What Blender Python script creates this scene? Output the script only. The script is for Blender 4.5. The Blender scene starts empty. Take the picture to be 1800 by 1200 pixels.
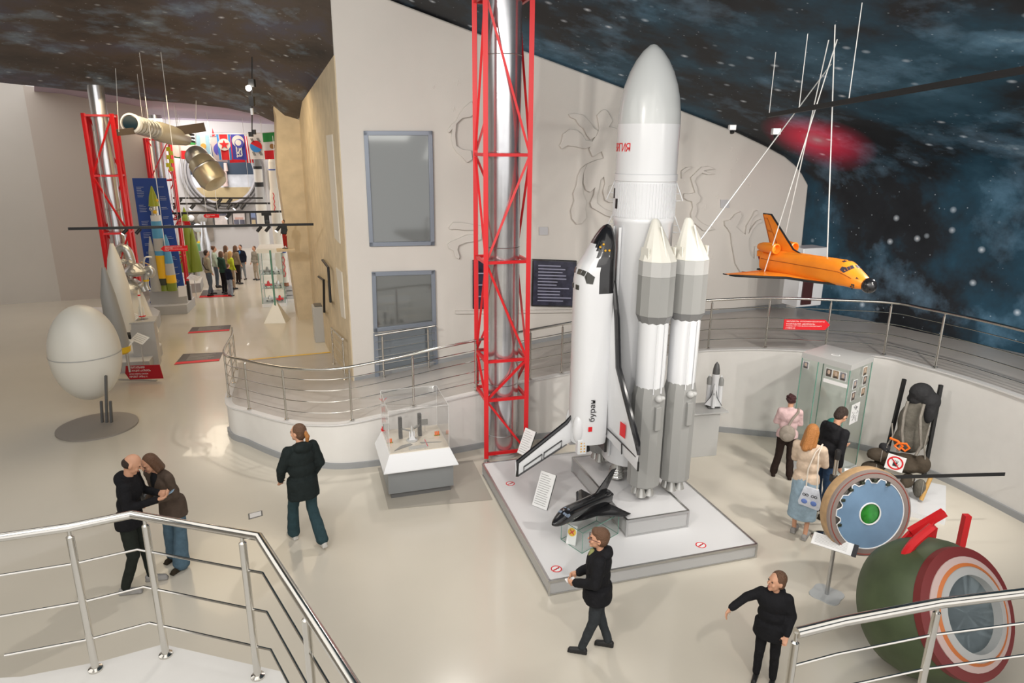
import bpy, math, random
from mathutils import Vector as V, Matrix as M4, Euler
random.seed(7)
R=math.radians
sc=bpy.context.scene
col=sc.collection
# ---------------------------------------------------------------- camera
F=1190.; CXp,CYp=900.,600.; EYE=V((0,0,5.25)); PIT=math.atan(340/1190.); ROL=R(.5)
fw=V((0,math.cos(PIT),-math.sin(PIT))); r0=V((1,0,0)); u0=r0.cross(fw)
rt=math.cos(ROL)*r0+math.sin(ROL)*u0; up=rt.cross(fw)
cd=bpy.data.cameras.new('camera'); cam=bpy.data.objects.new('camera',cd); col.objects.link(cam)
cd.sensor_width=36; cd.lens=F/1800*36; cd.clip_end=300
m=M4((rt,up,-fw)).transposed().to_4x4(); m.translation=EYE; cam.matrix_world=m
sc.camera=cam
def ray(px,py): return fw*F+rt*(px-CXp)-up*(py-CYp)
def fp(px,py,z=0.):
    d=ray(px,py); return EYE+d*((z-EYE.z)/d.z)
def ap(px,py,Y):
    d=ray(px,py); return EYE+d*(Y/d.y)
# ---------------------------------------------------------------- world, exposure, lights
w=bpy.data.worlds.new('world'); sc.world=w; w.use_nodes=True
w.node_tree.nodes['Background'].inputs[0].default_value=(1.0,.97,.94,1)
w.node_tree.nodes['Background'].inputs[1].default_value=.95  # even ambient added as fill in place of bounced light
sc.view_settings.view_transform='Standard'; sc.view_settings.look='None'
sc.view_settings.exposure=.58; sc.view_settings.gamma=1; sc.view_settings.use_curve_mapping=False
def aim(o,tgt): o.rotation_euler=(V(tgt)-o.location).to_track_quat('-Z','Y').to_euler()
def area(loc,tgt,size,power,c=(1,.96,.9)):
    l=bpy.data.lights.new('area_light','AREA'); l.size=size; l.energy=power; l.color=c
    o=bpy.data.objects.new('area_light',l); o.location=loc; col.objects.link(o); aim(o,tgt)
def spot(loc,tgt,power,ang=70,rad=.12,c=(1,.95,.88),bl=.5):
    l=bpy.data.lights.new('spot_light','SPOT'); l.energy=power; l.spot_size=R(ang); l.spot_blend=bl; l.shadow_soft_size=rad; l.color=c
    o=bpy.data.objects.new('spot_light',l); o.location=loc; col.objects.link(o); aim(o,tgt)
area((-.8,3.2,7.3),(0.2,8,0),6.5,215)  # unseen overhead area light, added as fill
area((-7.5,6.5,7.3),(-6.5,9,0),7,150)
area((-8,17,6.4),(-7.5,18,0),4,110,(1,.8,.52))
area((-11,25,6.1),(-11,25,0),3,160,(1,.86,.66))
area((-15,33,6.1),(-15,37,2),3,240,(1,.97,.95))
area((4.2,4.4,6.3),(4.2,9,0),5,70)
spot((-3.6,.8,7.6),(1.2,11,2.6),560,60)
spot((2.6,.5,7.6),(1.4,9,.9),330,46)
spot((6.2,9.5,4.9),(3.4,8.0,0),130,95,.2)
spot((-1.2,12.6,7.6),(-2.6,8,0),420,80)
spot((-6.5,3,7.4),(-2.6,14,3.6),1150,62)
spot((6.6,4.0,6.5),(4.6,10.5,1.0),200,60)
spot((5.9,6.4,6.2),(4.3,12.0,.9),430,85)  # unseen spot added to brighten the ramp wall on the right
spot((4.0,1.5,7.6),(4.6,15,3.6),120,40)
spot((8,2.5,6),(6.5,14,3.5),420,80)
# ---------------------------------------------------------------- materials
MT={}
def mat(name,c,rough=.5,metal=0.,bump=0.,bs=40.,var=0.,vs=5.,spec=.5,coat=0.,emit=0.,trans=0.,alpha=1.,ior=1.45):
    if name in MT: return MT[name]
    m=bpy.data.materials.new(name); m.use_nodes=True; nt=m.node_tree; b=nt.nodes['Principled BSDF']
    b.inputs['Base Color'].default_value=(*c,1); b.inputs['Roughness'].default_value=rough; b.inputs['Metallic'].default_value=metal
    b.inputs['Specular IOR Level'].default_value=spec; b.inputs['Coat Weight'].default_value=coat; b.inputs['IOR'].default_value=ior
    b.inputs['Transmission Weight'].default_value=trans; b.inputs['Alpha'].default_value=alpha
    if emit: b.inputs['Emission Color'].default_value=(*c,1); b.inputs['Emission Strength'].default_value=emit
    tc=nt.nodes.new('ShaderNodeTexCoord')
    if var:
        n=nt.nodes.new('ShaderNodeTexNoise'); n.inputs['Scale'].default_value=vs; n.inputs['Detail'].default_value=4
        nt.links.new(tc.outputs['Object'],n.inputs['Vector'])
        r=nt.nodes.new('ShaderNodeValToRGB'); r.color_ramp.elements[0].position=.3; r.color_ramp.elements[1].position=.7
        r.color_ramp.elements[0].color=(*[x*(1-var) for x in c],1); r.color_ramp.elements[1].color=(*[min(1,x*(1+var)) for x in c],1)
        nt.links.new(n.outputs['Fac'],r.inputs[0]); nt.links.new(r.outputs[0],b.inputs['Base Color'])
    if bump:
        n=nt.nodes.new('ShaderNodeTexNoise'); n.inputs['Scale'].default_value=bs; n.inputs['Detail'].default_value=3
        nt.links.new(tc.outputs['Object'],n.inputs['Vector'])
        k=nt.nodes.new('ShaderNodeBump'); k.inputs['Strength'].default_value=bump; k.inputs['Distance'].default_value=.02
        nt.links.new(n.outputs['Fac'],k.inputs['Height']); nt.links.new(k.outputs[0],b.inputs['Normal'])
    MT[name]=m; return m
def sheer(name,c,a,rough=.05):
    """clear glass or acrylic sheet: mostly see-through, with a sharp reflection"""
    if name in MT: return MT[name]
    m=bpy.data.materials.new(name); m.use_nodes=True; nt=m.node_tree; nt.nodes.clear()
    o=nt.nodes.new('ShaderNodeOutputMaterial'); t=nt.nodes.new('ShaderNodeBsdfTransparent'); g=nt.nodes.new('ShaderNodeBsdfGlossy')
    t.inputs[0].default_value=(*c,1); g.inputs['Roughness'].default_value=rough
    fr=nt.nodes.new('ShaderNodeLayerWeight'); fr.inputs[0].default_value=.5
    pw=nt.nodes.new('ShaderNodeMath'); pw.operation='POWER'; pw.inputs[1].default_value=4; nt.links.new(fr.outputs['Facing'],pw.inputs[0])
    a_=nt.nodes.new('ShaderNodeMath'); a_.operation='ADD'; a_.use_clamp=True; a_.inputs[1].default_value=a+.03
    nt.links.new(pw.outputs[0],a_.inputs[0]); x=nt.nodes.new('ShaderNodeMixShader')
    nt.links.new(a_.outputs[0],x.inputs[0]); nt.links.new(t.outputs[0],x.inputs[1]); nt.links.new(g.outputs[0],x.inputs[2]); nt.links.new(x.outputs[0],o.inputs[0])
    MT[name]=m; return m
def starmat(name,blotch,galaxy=None,bright=1.,sc_=.35):
    """painted star field on a vault: dark base, coloured clouds, small white stars, optional red galaxy at a point"""
    m=bpy.data.materials.new(name); m.use_nodes=True; nt=m.node_tree; L=nt.links; b=nt.nodes['Principled BSDF']; b.inputs['Roughness'].default_value=.6; b.inputs['Specular IOR Level'].default_value=.25
    tc=nt.nodes.new('ShaderNodeTexCoord')
    def noise(s,d=5,off=0):
        mp=nt.nodes.new('ShaderNodeMapping'); mp.inputs['Location'].default_value=(off,off*.7,off*1.3); L.new(tc.outputs['Object'],mp.inputs[0])
        n=nt.nodes.new('ShaderNodeTexNoise'); n.inputs['Scale'].default_value=s; n.inputs['Detail'].default_value=d; n.inputs['Roughness'].default_value=.62; L.new(mp.outputs[0],n.inputs['Vector']); return n
    def ramp(fac,els):
        r=nt.nodes.new('ShaderNodeValToRGB'); e=r.color_ramp.elements
        e[0].position,e[0].color=els[0][0],(*els[0][1],1); e[1].position,e[1].color=els[-1][0],(*els[-1][1],1)
        for p,c in els[1:-1]: q=e.new(p); q.color=(*c,1)
        L.new(fac,r.inputs[0]); return r
    def addc(a,b_,f=1.):
        x=nt.nodes.new('ShaderNodeMix'); x.data_type='RGBA'; x.blend_type='ADD'; x.inputs[0].default_value=f; L.new(a,x.inputs[6]); L.new(b_,x.inputs[7]); return x.outputs[2]
    base=ramp(noise(sc_,6).outputs[0],blotch).outputs[0]
    base=addc(base,ramp(noise(sc_*2.3,6,9).outputs[0],[(.52,(0,0,0)),(.66,(.05*bright,.09*bright,.13*bright)),(.8,(.25*bright,.35*bright,.42*bright))]).outputs[0])
    for s,t,g,o in ((2.2,.16,.9,0),(6,.1,.6,4)):
        mp=nt.nodes.new('ShaderNodeMapping'); mp.inputs['Location'].default_value=(o,o,o); L.new(tc.outputs['Object'],mp.inputs[0])
        vo=nt.nodes.new('ShaderNodeTexVoronoi'); vo.inputs['Scale'].default_value=s; L.new(mp.outputs[0],vo.inputs['Vector'])
        base=addc(base,ramp(vo.outputs['Distance'],[(0,(g,g,g)),(t*.45,(g*.35,g*.4,g*.45)),(t,(0,0,0))]).outputs[0])
    if galaxy:
        c,ax,sz=galaxy   # centre, axes rows, sizes
        vm=nt.nodes.new('ShaderNodeVectorMath'); vm.operation='SUBTRACT'; vm.inputs[1].default_value=c; L.new(tc.outputs['Object'],vm.inputs[0])
        acc=None
        for a_,s_ in zip(ax,sz):
            d=nt.nodes.new('ShaderNodeVectorMath'); d.operation='DOT_PRODUCT'; d.inputs[1].default_value=a_; L.new(vm.outputs[0],d.inputs[0])
            k=nt.nodes.new('ShaderNodeMath'); k.operation='MULTIPLY'; k.inputs[1].default_value=1/s_; L.new(d.outputs['Value'],k.inputs[0])
            q=nt.nodes.new('ShaderNodeMath'); q.operation='MULTIPLY'; L.new(k.outputs[0],q.inputs[0]); L.new(k.outputs[0],q.inputs[1])
            if acc is None: acc=q.outputs[0]
            else:
                s2=nt.nodes.new('ShaderNodeMath'); s2.operation='ADD'; L.new(acc,s2.inputs[0]); L.new(q.outputs[0],s2.inputs[1]); acc=s2.outputs[0]
        sq=nt.nodes.new('ShaderNodeMath'); sq.operation='SQRT'; L.new(acc,sq.inputs[0])
        base=addc(base,ramp(sq.outputs[0],[(0,(1,.6,.65)),(.1,(.95,.2,.28)),(.3,(1,.02,.09)),(.55,(.6,.012,.06)),(.8,(.16,.004,.02)),(1,(0,0,0))]).outputs[0])
    L.new(base,b.inputs['Base Color']); return m
WHITE=mat('white_gloss',(.74,.75,.77),.22,coat=.3); IVORY=mat('ivory_paint',(.78,.76,.69),.35)
LGREY=mat('light_grey_paint',(.48,.48,.47),.35); MGREY=mat('mid_grey_paint',(.27,.27,.26),.35); DGREY=mat('dark_grey_paint',(.12,.12,.12),.4)
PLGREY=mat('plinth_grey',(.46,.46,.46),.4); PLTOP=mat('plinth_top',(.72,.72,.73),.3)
BLACK=mat('black_gloss',(.012,.012,.014),.18,coat=.5); BLKM=mat('black_matt',(.015,.015,.016),.5)
RED=mat('truss_red',(.66,.015,.02),.35); SIGN=mat('sign_red',(.72,.012,.02),.45); DSIGN=mat('sign_dark_red',(.4,.005,.015),.4)
STEEL=mat('polished_steel',(.66,.64,.6),.16,1.); ALU=mat('brushed_aluminium',(.55,.55,.55),.32,1.); PIPE=mat('pipe_silver',(.62,.63,.66),.24,.85,var=.08,vs=3)
WALLM=mat('wall_plaster',(.63,.60,.56),.75,bump=.08,bs=60,var=.03,vs=.6); TAN=mat('hall_stone',(.60,.50,.35),.8,bump=.15,bs=30,var=.1,vs=3)
RAMPW=mat('ramp_wall_paint',(.68,.665,.64),.45,var=.02); RAMPF=mat('ramp_floor',(.46,.43,.40),.3,var=.06,vs=2)
FLOORM=mat('epoxy_floor',(.63,.585,.50),.2,var=.04,vs=.5,coat=.2); SKIRT=mat('skirting_grey',(.3,.31,.32),.4)
ORANGE=mat('orange_paint',(.95,.27,.02),.35,var=.1,vs=3); YELLOW=mat('yellow_paint',(.85,.55,.02),.4); BLUEP=mat('banner_blue',(.012,.06,.33),.5)
PAPER=mat('white_paper',(.85,.85,.85),.6); INK=mat('dark_ink',(.03,.03,.035),.6); WINK=mat('white_lettering',(.88,.86,.84),.6); GOLD=mat('gold_dots',(.75,.4,.03),.4)
GLASS=sheer('clear_glass',(.965,.985,.975),.02); ACRYL=sheer('clear_acrylic',(.97,.97,.97),.03); GEDGE=mat('glass_edge_green',(.12,.28,.22),.2)
DGLASS=mat('window_dark_glass',(.2,.21,.21),.06,.55); FRAMEM=mat('window_frame_grey',(.22,.25,.3),.35,.3)
SKIN=mat('skin',(.62,.33,.21),.5,var=.04,vs=20); HAIRD=mat('hair_dark',(.035,.02,.014),.55,bump=.8,bs=90); HAIRB=mat('hair_brown',(.13,.065,.035),.5,bump=.8,bs=90)
HAIRG=mat('hair_ginger',(.42,.17,.045),.45,bump=.8,bs=90); HAIRR=mat('hair_dark_red',(.05,.012,.014),.5,bump=.8,bs=90)
SILV=mat('silver_cast',(.6,.6,.58),.3,.8,bump=.3,bs=25); OLIVE=mat('olive_paint',(.2,.26,.03),.35); CABLE=mat('cable_grey',(.7,.7,.68),.4,.3)
def cloth(n,c,b=.6): return mat(n,c,.85,bump=b,bs=22,var=.12,vs=14,spec=.2)
# ---------------------------------------------------------------- mesh helpers
def frame(d):
    d=d.normalized(); a=V((0,0,1)) if abs(d.z)<.9 else V((1,0,0)); x=d.cross(a).normalized(); return x,d.cross(x).normalized()
class MB:
    def __init__(s): s.v=[]; s.f=[]
    def add(s,vs,fs):
        o=len(s.v); s.v+= [V(p) for p in vs]; s.f+=[[i+o for i in f] for f in fs]; return s
    def obox(s,c,a,b,d):
        c,a,b,d=V(c),V(a),V(b),V(d)
        vs=[c+a*i+b*j+d*k for k in(-1,1) for j in(-1,1) for i in(-1,1)]
        return s.add(vs,[(0,2,3,1),(4,5,7,6),(0,1,5,4),(1,3,7,5),(3,2,6,7),(2,0,4,6)])
    def box(s,c,sz,rz=0):
        ca,sa=math.cos(rz),math.sin(rz)
        return s.obox(c,V((ca,sa,0))*sz[0]/2,V((-sa,ca,0))*sz[1]/2,V((0,0,sz[2]/2)))
    def bar(s,p,q,w,h=None):
        p,q=V(p),V(q); x,y=frame(q-p); return s.obox((p+q)/2,x*w/2,y*(h or w)/2,(q-p)/2)
    def loft(s,rings,cap=True,closed=True):
        n=len(rings[0]); vs=[p for r in rings for p in r]; fs=[]
        for i in range(len(rings)-1):
            for j in range(n if closed else n-1):
                k=(j+1)%n; fs.append((i*n+j,i*n+k,(i+1)*n+k,(i+1)*n+j))
        if cap: fs+= [tuple(range(n-1,-1,-1)),tuple((len(rings)-1)*n+j for j in range(n))]
        return s.add(vs,fs)
    def cyl(s,p,q,r,r2=None,n=16):
        p,q=V(p),V(q); r2=r if r2 is None else r2; x,y=frame(q-p)
        ring=lambda c,r:[c+x*math.cos(2*math.pi*i/n)*r+y*math.sin(2*math.pi*i/n)*r for i in range(n)]
        return s.loft([ring(p,r),ring(q,max(r2,1e-4))])
    def cap(s,p,q,r,r2,n=12):
        p,q=V(p),V(q); d=q-p; L=d.length; d.normalize(); x,y=frame(d); rs=[]
        for c,rr,s0 in ((p,r,-1),(q,r2,1)):
            for t in ((-80,-50,-20) if s0<0 else (20,50,80)):
                a=R(t); rs.append([c+d*math.sin(a)*rr+(x*math.cos(2*math.pi*i/n)+y*math.sin(2*math.pi*i/n))*rr*math.cos(a) for i in range(n)])
        return s.loft(rs)
    def tube(s,pts,r,n=8,closed=False):
        pts=[V(p) for p in pts]; rs=[]; m=len(pts); x=None
        for i,p in enumerate(pts):
            a=pts[(i-1)%m] if (closed or i) else p; b=pts[(i+1)%m] if (closed or i<m-1) else p
            d=(b-a).normalized()
            if x is None: x,_=frame(d)
            x=(x-d*x.dot(d)).normalized(); y=d.cross(x)
            rr=r[i] if isinstance(r,(list,tuple)) else r
            rs.append([p+(x*math.cos(2*math.pi*k/n)+y*math.sin(2*math.pi*k/n))*rr for k in range(n)])
        if closed: rs.append(rs[0]); return s.loft(rs,cap=False)
        return s.loft(rs)
    def lathe(s,prof,o=(0,0,0),ax=(0,0,1),n=32,cap=True,x=None):
        o,ax=V(o),V(ax).normalized(); 
        if x is None: x,y=(V((1,0,0)),V((0,1,0))) if abs(ax.z)>.999 else frame(ax)
        else: x=V(x).normalized(); y=ax.cross(x)
        return s.loft([[o+ax*z+(x*math.cos(2*math.pi*i/n)+y*math.sin(2*math.pi*i/n))*max(r,1e-4) for i in range(n)] for r,z in prof],cap)
    def ell(s,c,rd,rot=None,n=16,m=9):
        c=V(c); vs=[]; rs=[]
        for j in range(m+1):
            a=-math.pi/2+math.pi*(j+.02*(1 if j==0 else -1 if j==m else 0)*5)/m
            ring=[]
            for i in range(n):
                t=2*math.pi*i/n; p=V((rd[0]*math.cos(a)*math.cos(t),rd[1]*math.cos(a)*math.sin(t),rd[2]*math.sin(a)))
                if rot: p=rot@p
                ring.append(c+p)
            rs.append(ring)
        return s.loft(rs)
    def prism(s,pts,vec):
        pts=[V(p) for p in pts]; vec=V(vec); return s.loft([pts,[p+vec for p in pts]])
    def quad(s,a,b,c,d): return s.add([a,b,c,d],[(0,1,2,3)])
    def xf(s,m): s.v=[m@p for p in s.v]; return s
    def build(s,name,material,parent=None,smooth=40,loc=None,bevel=0,kind=None,label=None):
        import bmesh
        me=bpy.data.meshes.new(name); L=V(loc) if loc is not None else V((0,0,0))
        me.from_pydata([p-L for p in s.v],[],s.f); bm=bmesh.new(); bm.from_mesh(me); bmesh.ops.recalc_face_normals(bm,faces=bm.faces); bm.to_mesh(me); bm.free()
        o=bpy.data.objects.new(name,me); o.location=L; me.materials.append(material)
        if smooth:
            me.polygons.foreach_set('use_smooth',[True]*len(me.polygons)); me.set_sharp_from_angle(angle=R(smooth))
        col.objects.link(o)
        if bevel:
            b=o.modifiers.new('b','BEVEL'); b.width=bevel; b.segments=2; b.limit_method='ANGLE'
        if parent is not None: adopt(o,parent)
        if kind: o['kind']=kind
        if label: o['label']=label
        return o
def adopt(o,parent):
    o.parent=parent
    if parent.type=='EMPTY': o.matrix_parent_inverse=M4.Translation(-parent.location)
def thing(name,label,cat,loc,group=None):
    o=bpy.data.objects.new(name,None); o.location=V(loc); o.empty_display_size=.1; col.objects.link(o); return tag(o,label,cat,group)
def tag(o,label,cat,group=None,kind=None):
    o['label']=label; o['category']=cat
    if group: o['group']=group
    if kind: o['kind']=kind
    return o
def one(mb,name,material,label,cat,loc=None,group=None,**k):
    if loc is None:
        xs=[p.x for p in mb.v]; ys=[p.y for p in mb.v]; loc=((min(xs)+max(xs))/2,(min(ys)+max(ys))/2,min(p.z for p in mb.v))
    return tag(mb.build(name,material,loc=loc,**k),label,cat,group)
def struct(mb,name,material,parent=None,**k):
    o=mb.build(name,material,parent,**k)
    if parent is None: o['kind']='structure'
    return o
def dup(o,delta,label=None,rz=0,parent=None):
    c=o.copy(); col.objects.link(c)
    if parent is not None: c.parent=parent
    else:
        c.location=o.location+V(delta); c.rotation_euler=(o.rotation_euler.x,o.rotation_euler.y,o.rotation_euler.z+rz)
        if label: c['label']=label
    for ch in o.children: dup(ch,(0,0,0),parent=c)
    return c
def text(s,w_,h_,c,xd,ud,material,parent,name='lettering',depth=.002,spacing=1.,align='fit'):
    cu=bpy.data.curves.new(name,'FONT'); cu.body=s; cu.size=1; cu.extrude=.01; cu.align_x='CENTER'; cu.align_y='CENTER'; cu.space_line=.95
    cu.resolution_u=3
    t=bpy.data.objects.new('t',cu); col.objects.link(t); bpy.context.view_layer.update()
    me=bpy.data.meshes.new_from_object(t); bpy.data.objects.remove(t)
    xs=[v.co.x for v in me.vertices]; ys=[v.co.y for v in me.vertices]
    x0,x1,y0,y1=min(xs),max(xs),min(ys),max(ys); kx=w_/(x1-x0); ky=h_/(y1-y0)
    xd=V(xd).normalized(); ud=V(ud).normalized(); nd=xd.cross(ud); c=V(c)
    for v in me.vertices:
        p=v.co; v.co=c+xd*(p.x-(x0+x1)/2)*kx+ud*(p.y-(y0+y1)/2)*ky+nd*(depth if p.z>0 else 0)
    me.materials.clear(); me.materials.append(material)
    o=bpy.data.objects.new(name,me); col.objects.link(o)
    if parent is not None: adopt(o,parent)
    return o
def zat(base,py):
    """height of the point on the vertical through base that is seen at row py"""
    lo,hi=-1.,12.
    for _ in range(40):
        m_=(lo+hi)/2; d=V((base.x,base.y,m_))-EYE; y=CYp-F*d.dot(up)/d.dot(fw)
        if y>py: lo=m_
        else: hi=m_
    return lo
def rodpoly(pts,seg=8):
    """smooth a polyline with Catmull-Rom"""
    pts=[V(p) for p in pts]; out=[]
    for i in range(len(pts)-1):
        a,b,c,d=pts[max(i-1,0)],pts[i],pts[i+1],pts[min(i+2,len(pts)-1)]
        for k in range(seg):
            t=k/seg; out.append(.5*((2*b)+(c-a)*t+(2*a-5*b+4*c-d)*t*t+(3*b-a-3*c+d)*t**3))
    out.append(pts[-1]); return out
# ================================================================= THE SETTING
def isect(px,py,o,d,off=0.):
    """ray through a point of the view meets the vertical plane through o along d (off = towards the viewer)"""
    n=V((d[1],-d[0],0)).normalized(); k=ray(px,py); t=((V(o)-EYE).dot(n)+off)/k.dot(n); return EYE+k*t
WO=V((-3.33,13.43,0)); WD=V((.9774,.2115,0)); WN=V((.2115,-.9774,0)); Z=V((0,0,1))
def wp(px,py,off=0.): return isect(px,py,WO,WD,off)
HH=V((-.3716,.928,0)).normalized(); HE=V((.928,.3716,0)).normalized()
def hp(px,py,off=0.): 
    n=V((-HE.x,-HE.y,0)); k=ray(px,py); t=((WO-EYE).dot(n)+off)/k.dot(n); return EYE+k*t   # on the hall's right wall
def cross(v,px,py,off=0.): return isect(px,py,WO+HH*v,HE,off)                               # on a plane across the hall
mb=MB(); mb.quad((-34,-6,0),(16,-6,0),(16,52,0),(-34,52,0)); struct(mb,'floor',FLOORM)
# --- back wall, a plane shape whose right end is rounded
top=[(545,-45),(700,5),(860,66),(1020,126),(1110,160),(1200,195),(1290,230),(1345,256),(1380,275),(1398,290),(1410,305),(1421,325)]
wpts=[wp(*p) for p in top]; foot=wp(1398,552)
wpts[0]=WO+Z*wpts[0].z
ring=wpts+[V((foot.x,foot.y,1.2)),V((foot.x,foot.y,0)),WO.copy()]
mb=MB(); mb.prism(ring,-WN*.25); struct(mb,'wall_back',WALLM,smooth=30,bevel=.03)
# --- hall's right wall, its top falling away from the corner
a=hp(581,128); b=hp(525,188); v9=WO+HH*7.9
ring=[WO.copy(),v9.copy(),v9+Z*b.z,WO+Z*(a.z+.25)]
mb=MB(); mb.prism(ring,HE*.3); struct(mb,'wall_right',TAN,smooth=30)
ringp=[cross(7.9,*p) for p in [(526,190),(517,172),(505,160),(494,153),(486,154),(480,172),(481,190),(486,205),(487,290)]]
fl_=fp(525,562); e_=(fl_-WO).dot(HE); base=[WO+HH*7.9+HE*e_,WO+HH*7.9]
mb=MB(); mb.prism(base+ringp,HH*1.2); struct(mb,'wall_pillar',TAN,smooth=30)
mb=MB()
for q in [[(573,238),(583,236),(597,428),(588,418)],[(590,470),(600,478),(606,560),(600,556)]]:
    pts=[hp(x,y,.02) for x,y in q]; mb.prism(pts,HE*.05)
struct(mb,'trim_1',mat('niche_plaster',(.66,.62,.55),.7))
# --- the ramp
OUT=[((-6.95,16.1),0.02),((-6.2,14.3),.3)]+[((fp(x,y,z).x,fp(x,y,z).y),z) for x,y,z in [(398,706,.6),(434,722,.66),(500,740,.73),(560,746,.78),(619,742,.83),(729,717,.96),(800,699,1.04),(933,669,1.16),(1100,637,1.4),(1215,618,1.58),(1270,614,1.65),(1345,613,1.72),(1450,618,1.75),(1552,626,1.8),(1610,640,1.8),(1720,672,1.8),(1900,735,1.8)]]
OUT=[V((p[0],p[1],z)) for p,z in OUT]
INN=[V(p) for p in [(-4.55,17.2,.02),(-3.9,15.,.3),(-3.35,13.5,.5),(-3.3,13.46,.52),(-3.1,13.5,.55),(-2.8,13.56,.6),(-2.3,13.66,.68),(-1.6,13.8,.8),(-.7,14.,.95),(.4,14.25,1.12),(2.2,14.6,1.38),(3.6,14.9,1.56),(4.4,15.1,1.62),(5.4,15.3,1.68),(6.4,15.5,1.72),(7.4,14.4,1.76),(8.1,13.2,1.78),(9.1,11.6,1.8),(10.6,9.2,1.8)]]
SO=rodpoly(OUT,6); SI=rodpoly(INN,6)
mb=MB(); n=len(SO)
mb.add(SO+SI,[(i,i+1,n+i+1,n+i) for i in range(n-1)]); struct(mb,'floor_ramp',RAMPF)
mb=MB(); mb.add([p+Z*.0 for p in SO]+[V((p.x,p.y,-.02)) for p in SO],[(i,i+1,n+i+1,n+i) for i in range(n-1)]); struct(mb,'wall_ramp',RAMPW)
def offs(poly,d):
    out=[]
    for i,p in enumerate(poly):
        t=(poly[min(i+1,len(poly)-1)]-poly[max(i-1,0)]); nn=V((t.y,-t.x,0)).normalized(); out.append(p+nn*d)
    return out
mb=MB(); lip=offs(SO,.03); lin=offs(SO,-.10)
mb.loft([[a,a+Z*.025,c+Z*.025,c] for a,c in zip([p-Z*.02 for p in lip],[p-Z*.02 for p in lin])]); struct(mb,'trim_2',mat('ramp_lip',(.62,.61,.6),.35))
mb=MB(); f0=offs([V((p.x,p.y,0)) for p in SO],.04); f1=offs([V((p.x,p.y,0)) for p in SO],.0)
mb.loft([[a,a+Z*.1,c+Z*.1,c] for a,c in list(zip(f0,f1))[12:]]); struct(mb,'baseboard_ramp',SKIRT)
mb=MB(); s=offs(INN[2:15],.02)
mb.loft([[a,a+Z*.08,c+Z*.08,c] for a,c in zip(offs(rodpoly(INN[3:15],3),.035),rodpoly(INN[3:15],3))]); struct(mb,'baseboard_back',SKIRT)
mb=MB(); a,b=V((-6.85,16.3,.004)),V((-4.6,17.15,.004)); d=(b-a).normalized(); q=V((-d.y,d.x,0))*.04
mb.add([a-q,b-q,b+q,a+q],[(0,1,2,3)]); 
for k in range(4): mb.v[k].z=.035
struct(mb,'trim_3',mat('yellow_floor_tape',(.75,.48,.03),.5))
hq=[fp(x,y,.0) for x,y in ((436,903),(461,897),(462,906),(437,913))]
mb=MB(); mb.prism(hq,Z*.004); fh=struct(mb,'trim_5',DGREY); c_=sum(hq,V((0,0,0)))/4; MB().prism([c_+(p-c_)*.8+Z*.004 for p in hq],Z*.002).build('hatch_plate',PLTOP,fh,smooth=0)
# --- star vault
G=V((.5,-.866,0))
Wl=[V((x,WO.y+(x-WO.x)*.2164+.1,z)) for x,z in [(-26,7.2),(-20,7.6),(-14,7.9),(-9,8.1),(-5,8.3)]]
cont=[wp(*p,-.12) for p in top[1:]]+[wp(1404,520,-.12),V((foot.x+.08,foot.y+.12,1.2)),V((foot.x+.08,foot.y+.12,0))]
row=[p for p in Wl]+cont
cgal=isect(1440,238,WO+V((6.7,2.1,0)),(G.x,G.y)); 
mb=MB()
mb.loft([[p-G*.05 for p in row],[p+G*4 for p in row],[p+G*9 for p in row],[p+G*18 for p in row]],cap=False,closed=False)
# where the ray through the galaxy meets the vault
from mathutils.geometry import intersect_ray_tri
def hit(px,py):
    best=None
    for f in mb.f:
        for t in ((f[0],f[1],f[2]),(f[0],f[2],f[3])):
            h=intersect_ray_tri(mb.v[t[0]],mb.v[t[1]],mb.v[t[2]],ray(px,py),EYE,True)
            if h is not None and (best is None or (h-EYE).length<(best-EYE).length): best=h
    return best
VMv,VMf=list(mb.v),list(mb.f)
def to_vault(a,d,default):
    """where a line from a along d reaches the star vault"""
    best=None
    for f in VMf:
        for t in ((f[0],f[1],f[2]),(f[0],f[2],f[3])):
            h=intersect_ray_tri(VMv[t[0]],VMv[t[1]],VMv[t[2]],d,a,True)
            if h is not None and (best is None or (h-a).length<(best-a).length): best=h
    return best if best is not None else a+d*default
g0=hit(1437,246) or V((7,12,6)); g1=hit(1530,262) or g0+V((1.5,0,0)); g2=hit(1437,212) or g0+V((0,0,1))
ax1=(g1-g0).normalized(); ax2=((g2-g0)-ax1*(g2-g0).dot(ax1)).normalized()
STAR=starmat('star_vault',[(.32,(.01,.01,.012)),(.46,(.022,.026,.032)),(.56,(.025,.075,.12)),(.7,(.06,.15,.23))],(g0,(ax1,ax2),((g1-g0).length*1.15,(g2-g0).length*1.2)),1.6,.3)
struct(mb,'ceiling_vault',STAR,smooth=60)
arc=[cross(9.5,*p) for p in [(60,140),(190,165),(250,176),(330,182),(400,190),(455,202),(485,216),(520,245),(575,300)]]
back=[V((x,WO.y+(x-WO.x)*.2164,z)) for x,z in [(-26,7.2),(-20,7.6),(-16,7.8),(-12,7.95),(-9,8.1),(-7,8.2),(-5,8.3),(-3.2,8.25),(-1,7.6)]]
mb=MB(); mid=[a.lerp(b,.5)+Z*.2 for a,b in zip(arc,back)]
mb.loft([back,mid,arc],cap=False,closed=False)
struct(mb,'ceiling_hall',starmat('star_vault_hall',[(.3,(.04,.04,.042)),(.5,(.11,.09,.08)),(.62,(.10,.10,.14)),(.75,(.2,.15,.2))],None,1.8,.4),smooth=60)
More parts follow.
